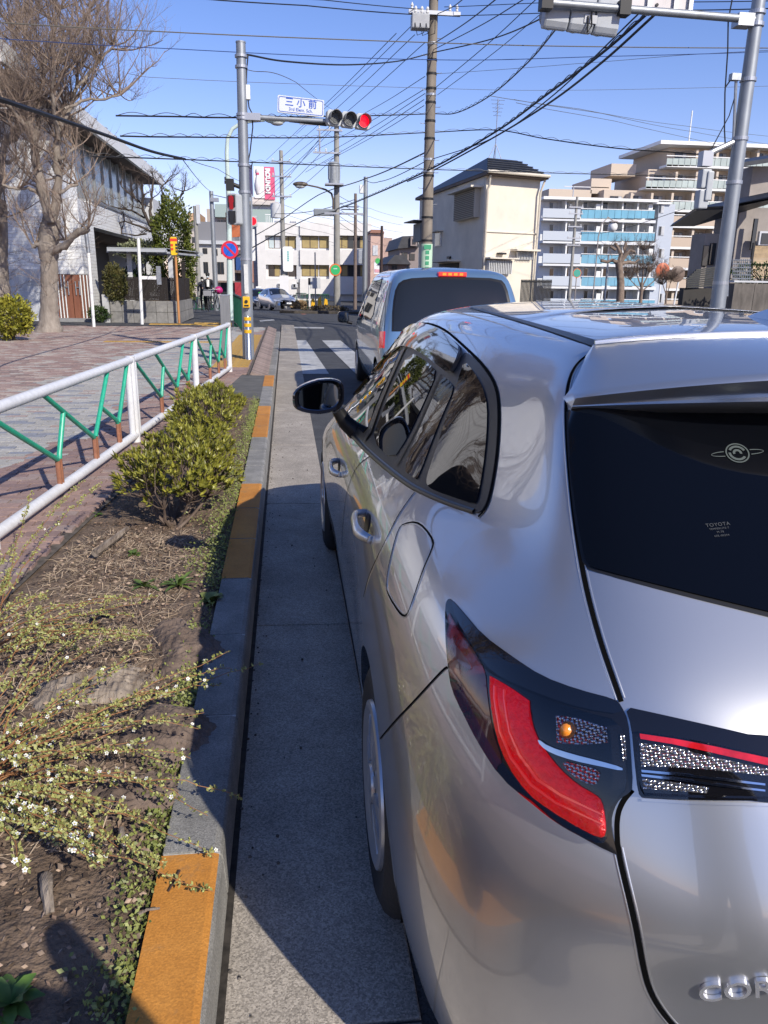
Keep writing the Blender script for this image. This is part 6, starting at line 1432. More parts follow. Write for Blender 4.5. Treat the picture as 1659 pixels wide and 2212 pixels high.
for k in range(10): hfront('window_bar', .62+.03*k, .628+.03*k, zh(559), zh(543), M_wht, .16, w)
hfront('hood', .02, .55, zh(560), zh(557), M_cream, .5); w = hfront('window', .05, .50, zh(595), zh(564), M_plas, .05)
for k in range(14): hfront('window_bar', .06+.032*k, .069+.032*k, zh(592), zh(563), M_wht, .3, w)
hfront('vent_hood', .26, .38, zh(550), zh(546), M_blackm, .25)
# TV aerial on the roof
ar = thing('tv_aerial', 'slender TV aerial mast standing on the cream house roof', 'aerial', HO+hq(.45,.2,zr-.1)); za = pY(1110,205,YH+1.5).z-ar.location.z
mb = MB(); mb.tube([(0,0,0),(0,0,za)], .02, n=6)
for (a, b) in ((-.35,.0),(.35,.0),(.0,.35)): mb.tube([(a,b,0),(0,0,.75)], .015, n=5)
mb.build('mast', M_band, ar)
for k in range(5): mb = MB(); mb.tube([(-.28+.03*k,0,za-.05-.14*k),(.28-.03*k,0,za-.05-.14*k)], .008, n=4); mb.tube([(0,-.35,za-.12-.1*k),(0,.35,za-.12-.1*k)], .006, n=4); mb.build('element', M_band, ar)
# --- blue balcony apartment block
B = Bld('pale apartment block with bright blue balcony panels', 93, 1175, 1450); M_pb = mat('pale_blue_grey', (.46,.50,.56), rough=.75, var=.04); M_bluep = mat('blue_panel', (.15,.37,.50), rough=.15, coat=.3, var=.1, scale=.8); M_apw = mat('apartment_white', (.66,.67,.68), rough=.7)
B.box('back_wall', 1172, 1410, 430, 700, 1.6, 12, M_apw, base=True); B.box('right_wing', 1412, 1446, 440, 700, .2, 12, M_pb, base=True); B.box('roof_slab', 1172, 1420, 428, 434, -.4, 12, M_wht); B.box('wing_cap', 1410, 1450, 437, 441, -.1, 12, M_wht)
dyf = 48.5
for f in range(5):
    yt = 452 + f*dyf
    sl_ = B.box('balcony_slab', 1172, 1416, yt+21, yt+27, -.1, 1.6, M_apw)
    for k in range(11):
        x = 1255+k*14.4; B.box('blue_panel', x+.35, x+14.0, yt+1.5, yt+20, -.12, -.05, M_bluep, sl_)
    B.box('balcony_rail', 1254, 1414, yt, yt+1.5, -.15, .0, M_wht, sl_); B.box('solid_parapet', 1172, 1253, yt-1, yt+21, -.1, .15, mat('parapet_grey', (.48,.52,.57), rough=.75), sl_)
    for (x0, x1) in ((1195,1214),(1230,1245),(1270,1288),(1310,1338),(1355,1372),(1385,1398)): B.window(x0, x1, yt-18, yt+18, 2, [M_bwin, M_plas], M_alu, d=1.6)
    for x in (1222, 1300, 1345, 1378): B.box('divider', x, x+3, yt-22, yt+21, .2, 1.6, M_wht, sl_); 
    for x in (1290, 1404): B.box('air_conditioner', x, x+9, yt-12, yt+2, .3, 1.0, M_wht, sl_)
    B.window(1424, 1436, yt-12, yt+8, 2, [M_bwin, M_plas], M_alu, d=.2)
B.box('dish_pole', 1245, 1246, 400, 430, 1, 1.2, M_band)
# --- beige stepped apartment block
B = Bld('beige apartment block stepping up towards its flat white roof', 112, 1420, 1720); M_bg = mat('beige_tile', (.50,.40,.31), rough=.75, var=.05); M_bgl = mat('beige_light', (.55,.46,.37), rough=.75, var=.05); M_fr = mat('frosted_rail', (.42,.48,.45), rough=.25, var=.15, scale=.5)
steps = [(1440,1720,318),(1395,1720,366),(1298,1720,412),(1298,1720,446),(1298,1720,492),(1298,1720,537),(1298,1720,582),(1298,1720,628)]
for f, (x0, x1, y) in enumerate(steps):
    B.box('floor_block', x0+18, x1, y, y+50, 2.2+f*.02, 14, M_bgl if f < 3 else M_bg); s_ = B.box('balcony_slab', x0, x1, y+42, y+47, 0, 2.4, M_wht)
    if f < 3:
        for k in range(int((x1-x0)/13)): B.box('rail_panel', x0+13*k+.4, x0+13*k+12.4, y+24, y+41, .0, .08, M_fr, s_)
        B.box('handrail', x0, x1, y+22, y+24, -.02, .1, M_wht, s_)
    else: B.box('parapet', x0, x1, y+22, y+42, .0, .2, M_bg, s_); B.box('handrail', x0, x1, y+18, y+20, .0, .1, M_wht, s_)
    for k in range(int((x1-x0-30)/44)): B.window(x0+32+44*k, x0+58+44*k, y+8, y+40, 3, [M_bwin, M_bwin, M_plas], M_frame, d=2.2); B.box('party_wall', x0+66+44*k, x0+71+44*k, y+4, y+42, .4, 2.2, M_bgl, s_)
B.box('roof_slab', 1425, 1720, 309, 317, -.3, 14, M_wht); B.box('stair_block', 1300, 1345, 378, 412, 4, 12, M_bgl); B.box('stair_block', 1345, 1400, 345, 372, 4, 12, M_bgl); B.box('low_roof', 1205, 1300, 402, 440, 4, 12, M_bgl, base=False); B.box('roof_rail', 1240, 1340, 396, 398, 4, 4.1, M_alu); B.box('aerial', 1506.5, 1508, 232, 312, 2, 2.2, M_wht)
# --- dark house with eaves, wall and bamboo screen on the right
Yd = 22; dh = thing('dark_house', 'dark brown house with deep eaves and a bamboo screen behind the thick mast', 'house', (pY(1600,600,Yd).x, Yd, 0)); DO = Vector(dh.location)
def dp(x, y, dy=0): return pY(x, y, Yd+dy)-DO
def db(name, x0, x1, y0, y1, d0, d1, m, par=None, base=False):
    a = dp(x0,(y0+y1)/2,d0); b = dp(x1,(y0+y1)/2,d0); z1 = dp((x0+x1)/2,y0,d0).z; z0 = 0 if base else dp((x0+x1)/2,y1,d0).z
    mb = MB(); mb.box(a.x,b.x,d0,d1,z0,z1); return mb.build(name, m, par or dh)
M_dkw = mat('dark_render', (.36,.32,.29), rough=.8, var=.12, scale=1.2, dirt=.3)
db('wall', 1585, 1800, 450, 650, .3, 1.6, M_dkw, base=True); db('porch_wall', 1515, 1600, 505, 650, 1, 1.8, M_dkw, base=True)
mb = MB(); mb.prism([dp(1499,489,2), dp(1565,452,0), dp(1760,412,-2), dp(1760,405,-2), dp(1565,445,0), dp(1506,482,2)], (0,1.6,.1)); mb.build('eaves', M_tileroof, dh); 
db('upper_wall', 1622, 1800, 362, 430, 1.5, 2.6, M_dkw); mb = MB(); mb.prism([dp(1604,360,.8), dp(1800,330,.8), dp(1800,322,2.2), dp(1610,352,2.2)], (0,0,.12)); mb.build('upper_roof', M_tileroof, dh)
for (x0,x1,y0,y1,d) in ((1518,1530,530,575,.99),(1533,1545,525,572,.99),(1625,1634,472,540,-.01)): w = db('window', x0,x1,y0,y1,d-.04,d,M_blackm); db('pane', x0+1.2,x1-1.2,y0+1.2,y1-1.2,d-.06,d-.04,M_bwin,w)
w = db('window', 1640, 1700, 500, 530, -.1, 0, M_alu); db('pane', 1645, 1695, 504, 528, -.12, -.1, M_bwin, w)
for k in range(26): db('bamboo_slat', 1627, 1720, 532+k*2.7, 533.9+k*2.7, -1.6, -1.57, mat('bamboo', (.50,.36,.20), rough=.7, var=.15, scale=8, isl=.15))
db('screen_post', 1622, 1626, 524, 615, -1.62, -1.55, M_blackm)
gw = thing('retaining_wall', 'stained concrete retaining wall under the bamboo screen', 'wall', (pY(1640,640,18).x, 18, 0)); GO = Vector(gw.location)
for k in range(5):
    a = pY(1586+k*45,620,18)-GO; b = pY(1586+(k+1)*45-1,620,18)-GO; mb = MB(); mb.box(a.x,b.x,0,.25,0,pY(1600,612,18).z); mb.build('wall_panel', mat('stained_concrete', (.17,.15,.13), rough=.9, var=.35, scale=2.5, stretch=(2,2,.5), dirt=.4), gw)
a = pY(1585,606,18)-GO; mb = MB(); mb.box(a.x,a.x+4,-.03,.3,pY(1600,611,18).z+.01,pY(1600,606,18).z); mb.build('coping', M_plas, gw)
p = pY(1640,590,18.6); leafball('dark low shrubs on top of the retaining wall', 'shrub', 'shrub', (p.x+.3,18.8,1.85), (1.3,.35,.35), 1500, .07, M_lfd, 31, base=(p.x+.3,18.8,1.45))
# lattice fence, slatted fence on the slope
mf_ = thing('lattice_fence', 'grey wire lattice fence above the retaining wall', 'fence', (pY(1600,590,18.3).x,18.3,1.4)); FO = Vector(mf_.location)
for k in range(9): mb = MB(); p = pY(1583+k*4.6,560,18.3)-FO; q = pY(1583+k*4.6,606,18.3)-FO; mb.tube([p,q], .012, n=4); mb.build('wire', M_steel, mf_)
for k in range(6): mb = MB(); mb.tube([pY(1583,562+k*8,18.3)-FO, pY(1622,562+k*8,18.3)-FO], .012, n=4); mb.build('wire', M_steel, mf_)
sf = thing('slatted_fence', 'dark slatted fence on a wall below the porch roof', 'fence', (pY(1510,630,20).x,20,0)); SO = Vector(sf.location)
for k in range(9):
    mb = MB(); p = pY(1484+max(0,4-k)*5,582+k*4.6,20)-SO; q = pY(1545,576+k*4.8,20)-SO; mb.prism([p, q, q-Vector((0,0,.04)), p-Vector((0,0,.04))], (0,.05,0)); mb.build('slat', mat('fence_grey', (.055,.055,.05), rough=.8, var=.2), sf)
mb = MB(); p = pY(1480,622,20)-SO; q = pY(1580,618,20)-SO; mb.box(p.x,q.x,.06,.3,0,p.z); mb.build('base_wall', mat('dark_base', (.07,.065,.06), rough=.9, dirt=.4), sf)
# chain link / black fence beside cream house
bf = thing('black_fence', 'black upright railing fence beside the cream house', 'fence', (pY(1160,640,28).x,28,0)); BO = Vector(bf.location)
for k in range(24): mb = MB(); p = pY(1127+k*2.8,604,28)-BO; mb.box(p.x-.015,p.x+.015,0,.03,0,p.z); mb.build('bar', M_blackm, bf)
mb = MB(); p = pY(1127,606,28)-BO; q = pY(1192,610,28)-BO; mb.box(p.x,q.x,-.02,.05,p.z-.06,p.z); mb.build('top_rail', M_blackm, bf)
# road mirrors, small signs and posts on the right
def mirror(label, x, y, Y, r, xb, back):
    c = pY(x,y,Y); o = thing('road_mirror', label, 'mirror', (pY(xb,640,Y).x,Y,ground_z(Y))); c = c-Vector(o.location); mb = MB(); mb.lathe([(0,-.06),(r*.7,-.05),(r,0),(r*1.02,.03),(r*.9,.04)], n=24, center=(c.x,-.1,c.z), axis='y'); mb.build('mirror_back', back, o, smooth=True)
    return o, c
Mor = mat('mirror_orange', (.55,.13,.05), rough=.5)
o, c = mirror('orange round road mirror on a leaning white post', 1430, 584, 45, .42, 1424, Mor); MB().tube([(0,0,0),(pY(1433,552,45).x-o.location.x,0,pY(1433,552,45).z)], .05, n=8).build('post', M_wht, o, smooth=True)
o, c = mirror('brown backed road mirror beside the orange one', 1462, 592, 45, .45, 1456, mat('mirror_brown', (.17,.12,.09), rough=.5)); MB().tube([(0,0,0),(pY(1472,572,45).x-o.location.x,0,pY(1472,572,45).z)], .05, n=8).build('post', M_wht, o, smooth=True); MB().tube([(c.x-.9,0,c.z),(c.x,0,c.z)], .03, n=6).build('bracket', M_wht, o)
p = pY(1538,576,30); o = thing('round_road_sign', 'small white round road sign with a red rim and a blue symbol', 'sign', (p.x-.1,30,0)); c = p-Vector(o.location)
for nm, r, y, m_ in (('rim',.24,-.06,MATS['sign_red_rim']),('face',.185,-.066,M_wht)): mb = MB(); disc(mb,(c.x,0,c.z),r,y-.005,y,22); mb.build(nm,m_,o)
mb = MB(); mb.box(c.x-.1,c.x+.08,-.08,-.07,c.z-.05,c.z+.06); mb.build('symbol', MATS['sign_blue'], o); mb = MB(); mb.box(c.x-.22,c.x+.16,-.07,-.06,c.z-.72,c.z-.35); mb.build('plate', M_wht, o); mb = MB(); mb.box(c.x-.12,c.x+.08,-.08,-.07,c.z-.52,c.z-.42); mb.build('plate_symbol', M_blackm, o); MB().tube([(0,0,0),(c.x,0,c.z+.2)], .035, n=8).build('post', M_wht, o)
p = pY(1246,590,60); o = thing('round_green_sign', 'round green sign with a pale rim on a dark thin pole', 'sign', (p.x,60,ground_z(60))); c = p-Vector(o.location)
for nm, r, y, m_ in (('rim',.34,-.06,MATS['orange_rim']),('face',.29,-.066,mat('teal_sign',(.06,.33,.25),rough=.5))): mb = MB(); disc(mb,(c.x,0,c.z),r,y-.005,y,22); mb.build(nm,m_,o)
MB().tube([(0,0,0),(0,0,c.z+.4)], .04, n=8).build('post', M_dkw, o)
P10, h10 = upole('grey utility pole with many thin crossarms before the blue balconies', 'utility_pole', 1247, 425, 72, .16, .11, M_cpole, steps=False)
for y in (448, 462, 490, 515, 530): arm(P10, zpx(y,1247,72,P10), -.7, .6, .05, (-.6,.5), -.15)
P11, h11 = upole('plain grey pole standing beside the pollarded street tree', 'utility_pole', 1315, 550, 60, .09, .07, M_pole, steps=False); mb = MB(); mb.box(-.9,.9,-.05,.05,h11-.05,h11); mb.build('crossarm', M_blackm, P11)
p = pY(1324,490,66); o = thing('globe_lamp', 'street lamp with a white globe hanging before the blue balconies', 'street lamp', (p.x-1.2,66,ground_z(66))); c = p-Vector(o.location); MB().ball(c, .38, .38, .42, 14, 8).build('globe', M_wht, o, smooth=True); MB().tube([(0,0,0),(0,0,c.z-.8),(.2,0,c.z+.2),(.7,0,c.z+.75),(c.x,0,c.z+.45)], .05, n=6).build('column', M_dkw, o, smooth=True); MB().lathe([(.45,c.z+.36),(.3,c.z+.46),(0,c.z+.5)], n=14, center=(c.x,0,0)).build('shade', M_dkw, o)
# pollarded tree and brush on the right
def gzat(x, Y): p = pY(x, 640, Y); return p.x
def far_tree(label, xb, Y, trunk, limbs, seed, twl, ntw=6, name='bare_tree', mb_=None, depth=1, up=.2):
    rnd = random.Random(seed); o = thing(name, label, 'tree', (gzat(xb, Y), Y, ground_z(Y)-.05)); O_ = Vector(o.location); bk = mb_ or mat('pollard_bark', (.20,.15,.115), rough=.9, var=.3, scale=5)
    P = [pY(x,y,Y)-O_ for x,y,r in trunk]; P[0].z = 0; MB().tube(P, [r for *_, r in trunk], n=10).build('trunk', bk, o, smooth=True); mbt = MB(); mbl = MB()
    for (pix, dY, r0, r1, nt) in limbs:
        L = [pY(x,y,Y+dY*i/(len(pix)-1))-O_ for i,(x,y) in enumerate(pix)]; mbl.tube(L, knobby(L,[r0+(r1-r0)*i/(len(L)-1) for i in range(len(L))],rnd,.2), n=7)
        for k in range(nt): q = L[rnd.randrange(1,len(L))]; twig(mbt, q, (rnd.gauss(0,1),rnd.gauss(0,1),rnd.gauss(.6,.5)), twl*rnd.uniform(.5,1.1), .018, rnd, depth, up)
    mbl.build('limbs', bk, o, smooth=True); mbt.build('crown', mat('far_twig',(.15,.11,.085),rough=.9), o, fix=False)
far_tree('pollarded street tree with knobbly stubs before the blue balconies', 1342, 55, [(1342,645,.3),(1341,610,.26),(1338,580,.24),(1336,565,.26)], [([(1336,568),(1322,562),(1312,566),(1298,563)],0,.16,.10,5), ([(1338,566),(1342,550),(1335,535),(1328,525)],.3,.17,.1,5), ([(1340,566),(1352,550),(1362,540),(1372,545)],-.3,.16,.1,5), ([(1352,550),(1348,535),(1352,525)],.2,.12,.09,5), ([(1340,570),(1358,566),(1372,568),(1380,560)],.2,.14,.09,5), ([(1330,540),(1318,532)],.0,.11,.09,3)], 41, .8)
far_tree('bushy bare grey tree beside the pollarded street tree', 1385, 58, [(1385,650,.14),(1386,625,.11),(1386,610,.10)], [([(1386,625),(1375,590),(1368,560)],.2,.06,.02,16), ([(1386,620),(1390,580),(1388,540)],0,.06,.02,18), ([(1386,622),(1402,590),(1412,565)],-.2,.06,.02,16), ([(1386,630),(1415,605),(1425,585)],.2,.05,.02,12), ([(1386,630),(1362,605),(1352,590)],.2,.05,.02,12)], 43, 1.2, depth=2, up=.3)
far_tree('bare leafless bush in front of the white mirror posts', 1440, 40, [(1440,648,.06),(1440,632,.05)], [([(1440,640),(1432,615),(1426,600)],0,.03,.012,14), ([(1440,640),(1448,612),(1455,600)],0,.03,.012,14), ([(1440,640),(1440,605)],.1,.03,.012,12)], 44, .7, depth=2)
# --- far buildings left of the mast
B = Bld('grey roofed building with pale walls beyond the pedestrians', 85, 412, 500); B.box('wall', 430, 520, 528, 700, 0, 10, mat('far_cream', (.52,.50,.46), rough=.8, var=.05), base=True); B.box('upper_floor', 425, 505, 478, 520, 1, 10, mat('far_grey', (.19,.19,.20), rough=.8)); B.box('ledge', 425, 520, 520, 528, -.4, 10, M_plas)
for (x0,x1,y0,y1) in ((438,448,536,548),(458,470,538,552),(478,488,536,548),(440,450,566,590),(470,484,566,592)): B.window(x0,x1,y0,y1,2)
B.box('awning', 425, 520, 606, 610, -1.2, .1, mat('awning_brown',(.22,.16,.13),rough=.8)); B.box('shutter', 440, 470, 610, 640, -.1, .05, M_plas); B.box('shop_glass', 478, 515, 610, 640, -.1, .05, M_bwin)
B = Bld('far apartment block with green roof storey above the grey roofs', 140, 460, 500); B.box('wall', 452, 500, 452, 700, 0, 12, mat('far_tan', (.40,.34,.29), rough=.8), base=True); B.box('green_storey', 465, 500, 442, 470, -1, 12, MATS['tower_green']); B.box('orange_wall', 404, 430, 458, 520, 2, 12, mat('far_orange',(.50,.33,.20),rough=.8)); B.box('wall', 412, 455, 478, 700, 1, 12, mat('far_grey2',(.24,.22,.21),rough=.8))
for r in range(3):
    for k in range(4): B.window(470+k*7.5, 475+k*7.5, 476+r*16, 485+r*16, 1)
B = Bld('small shop house with a red and blue front behind the mast', 70, 500, 530); B.box('wall', 508, 535, 540, 700, 0, 6, mat('shop_dark',(.12,.11,.11),rough=.8), base=True); B.box('blue_board', 510, 530, 556, 584, -.2, 0, mat('shop_blue',(.02,.07,.22),rough=.6)); B.box('red_board', 508, 522, 610, 640, -.3, 0, mat('shop_red',(.35,.03,.04),rough=.6)); B.box('window', 512, 530, 590, 606, -.1, 0, M_bwin); B.box('brown_eave', 508, 535, 584, 590, -.8, 0, M_soff)
B = Bld('pale cream apartment block rising behind the evergreen hedge tree', 120, 396, 440); B.box('wall', 395, 440, 500, 700, 0, 10, mat('far_cream2',(.50,.44,.38),rough=.8), base=True)
for r in range(4):
    for k in range(3): B.window(403+k*12, 410+k*12, 512+r*26, 524+r*26, 2)
# ------------------------------------------------------------------ light blue van ahead
VX, VY = 2.01, 9.2
zs_ = [.22,.36,.55,.75,.93,1.05,1.22,1.39,1.54,1.655,1.715,1.735]
hw_ = [1.075*w for w in (.78,.825,.842,.848,.842,.825,.785,.745,.705,.655,.50,.0)]
ry_ = [.06,.0,-.02,-.01,.02,.05,.10,.16,.23,.32,.55,.9]            # rear face, leaning forward with height
fy_ = [4.14,4.2,4.2,4.15,4.05,3.85,3.55,3.30,3.05,2.85,2.6,2.3]   # front end
vc = []
for f in (0,.45,.78): vc.append([(VX-hw_[i]*f, VY+ry_[i]+.05*f*f, zs_[i]) for i in range(12)])
vc.append([(VX-hw_[i]*.925, VY+ry_[i]+.075, zs_[i]) for i in range(12)])
vc.append([(VX-hw_[i]*.99, VY+ry_[i]+.19, zs_[i]) for i in range(12)])
for t in (.12,.3,.5,.7,.85): vc.append([(VX-hw_[i], VY+ry_[i]+.1+(fy_[i]-ry_[i]-.2)*t, zs_[i]) for i in range(12)])
vc.append([(VX-hw_[i]*.96, VY+fy_[i]-.25, zs_[i]) for i in range(12)])
vc.append([(VX-hw_[i]*.75, VY+fy_[i]-.05, zs_[i]) for i in range(12)]); vc.append([(VX, VY+fy_[i], zs_[i]) for i in range(12)])
VS = bspl(vc, 8, 6); k0 = 18
VD = VS.copy()
for i in range(VS.shape[0]):
    c_ = VS[i]; y = c_[6,1]; zz = c_[:k0+1,2]
    for a in (VY+.62, VY+3.35):
        d = abs(y-a)
        if d < .34 and c_[6,0] < VX-.6:
            zb = max(zz[0], .30+math.sqrt(.34**2-d*d)); nz_ = zb+(zz-zz[0])*(zz[-1]-zb)/(zz[-1]-zz[0])
            for q in range(3): VD[i,:k0+1,q] = np.interp(nz_, zz, c_[:k0+1,q])
vv, vf = grid_mesh(VD); nn = len(vv); VT = BVHTree.FromPolygons([Vector(v) for v in vv]+[Vector((2*VX-x,y,z)) for x,y,z in vv], list(vf)+[tuple(i+nn for i in f) for f in vf])
M_vblue = mat('pale_blue_paint', (.20,.33,.47), rough=.28, metal=.6, coat=1.0)
van = thing('minivan', 'pale blue boxy minivan waiting ahead of the silver car', 'van', (0,0,0))
nn = len(vv); me = bpy.data.meshes.new('body'); me.from_pydata(vv+[(2*VX-x,y,z) for x,y,z in vv], [], [f[::-1] for f in vf]+[tuple(i+nn for i in f) for f in vf]); me.validate()
bm = bmesh.new(); bm.from_mesh(me); bmesh.ops.remove_doubles(bm, verts=bm.verts, dist=1e-5); bmesh.ops.recalc_face_normals(bm, faces=bm.faces); bm.to_mesh(me); bm.free(); me.materials.append(M_vblue); me.shade_smooth(); place('body', me, van)
def vproj(X, Y, Z): return proj((X, Y, Z))
def vpatch(name, pts, m, **k): return patch(name, pts, m, van, tree=VT, xc=VX, **k)
patch('rear_window_surround', [(846,716),(848,660),(856,616),(876,602),(930,599),(1000,599),(1080,602),(1094,618),(1104,660),(1112,716)], M_black, van, h=.004, step=10, smooth=1, keep=(0,9), tree=VT, mirror=False)
patch('rear_window', [(850,714),(852,660),(860,620),(880,607),(930,604),(1000,604),(1076,607),(1089,622),(1098,660),(1106,714)], mat('van_glass',(.014,.016,.018),rough=.02,spec=.7), van, h=.007, step=10, smooth=1, keep=(0,9), tree=VT, mirror=False)
vpatch('rear_side_window', [(805,690),(812,650),(822,618),(826,602),(806,606),(799,612),(790,650),(786,692)], M_glass, h=.007, step=6, smooth=1)
vpatch('front_side_window', [(783,693),(787,650),(796,612),(786,616),(776,640),(768,690)], M_glass, h=.007, step=5, smooth=1)
vpatch('rain_visor', [(780,618),(792,606),(806,601),(826,598),(826,605),(808,608),(796,612),(784,620)], M_gloss, h=.016, step=5, smooth=1)
ribbon('door_seam', [(800,612),(790,655),(785,700),(782,760)], .006, M_gap, van, tree=VT, xc=VX, step=8)
ribbon('tailgate_gap', [(838,598),(834,640),(831,700),(828,740)], .008, M_gap, van, tree=VT, xc=VX, step=8)
bl0 = proj((VX-.18, VY+.30, 1.64)); 
mb = MB(); c = Vector((VX, VY+.29, 1.632))
def vrear(z): return float(np.interp(z, VD[0][:,2], VD[0][:,1]))
p0 = pY(947, 597, VY+.3); p1 = pY(1008, 588, VY+.3); zb_, zt_ = p0.z, p1.z; yb_ = min(vrear(zb_), vrear(zt_))-.02
mb = MB(); mb.box(p0.x, p1.x, yb_, yb_+.12, zb_, zt_); bl = mb.build('brake_lamp', mat('brake_red',(.35,.01,.01),rough=.2,coat=1,emit=(1,.01,.01),estr=.35), van, bevel=.008)
for k in range(4):
    x = p0.x+(p1.x-p0.x)*(.2+.2*k); mb = MB(); mb.box(x-.022,x+.022,yb_-.006,yb_,zb_+.012,zt_-.012); mb.build('brake_led', mat('led_amber',(.7,.15,.02),rough=.2,emit=(1,.22,.02),estr=.9), bl)
vpatch('tail_lamp', [(822,716),(832,716),(830,752),(820,752)], mat('van_red',(.40,.01,.012),rough=.12,coat=1,emit=(1,.01,.01),estr=.25), h=.01, step=5, smooth=0)
mb = MB(); mb.box(VX-.7,VX+.7,VY+.15,VY+4.0,.2,.45); mb.build('underbody', M_dark, van)
for ya in (VY+.62, VY+3.35):
    for s, x in ((1, VX-.895), (-1, VX+.895)):
        w = make_wheel(x, ya, s, van); w.scale = (.9,.93,.93); w.location.z = WZ*.93
for mir in (False, True):
    def T_(p): p = Vector(p); return Vector((2*VX-p.x,p.y,p.z)) if mir else p
    c = pX(742, 685, VX-1.02); root = bpy.data.objects.new('door_mirror', None); col.objects.link(root); root.parent = van
    rings = []
    for sc, yo in ((.86,.0),(1.0,.01),(1.0,.06),(.85,.11),(.5,.14)):
        r = []
        for i in range(28):
            a = 2*PI*i/28; ca, sa = math.cos(a), math.sin(a); r.append(T_(c+Vector((.10*sc*math.copysign(abs(ca)**.55,ca), yo, .095*sc*math.copysign(abs(sa)**.55,sa)))))
        rings.append(r)
    mb = MB(); mb.add([p for r in rings for p in r], [(i*28+j,i*28+(j+1)%28,(i+1)*28+(j+1)%28,(i+1)*28+j) for i in range(4) for j in range(28)]+[tuple(range(4*28,5*28))]); mb.build('mirror_shell', M_gloss, root, smooth=True)
    mb = MB(); mb.add(rings[0], [tuple(range(28))]); mb.build('mirror_glass', mat('mirror_dark',(.10,.12,.15),rough=.03,metal=1.0), root)
    mb = MB(); mb.tube([T_(c+Vector((.06,.04,-.08))), T_((VX-.86,c.y+.03,c.z-.10))], .03, n=8); mb.build('mirror_arm', M_black, root)
mb = MB(); mb.tube([(VX-.45,VY+1.0,1.69),(VX-.45,VY+1.02,1.74)], [.03,.02], n=8); mb.build('roof_aerial', M_black, van)
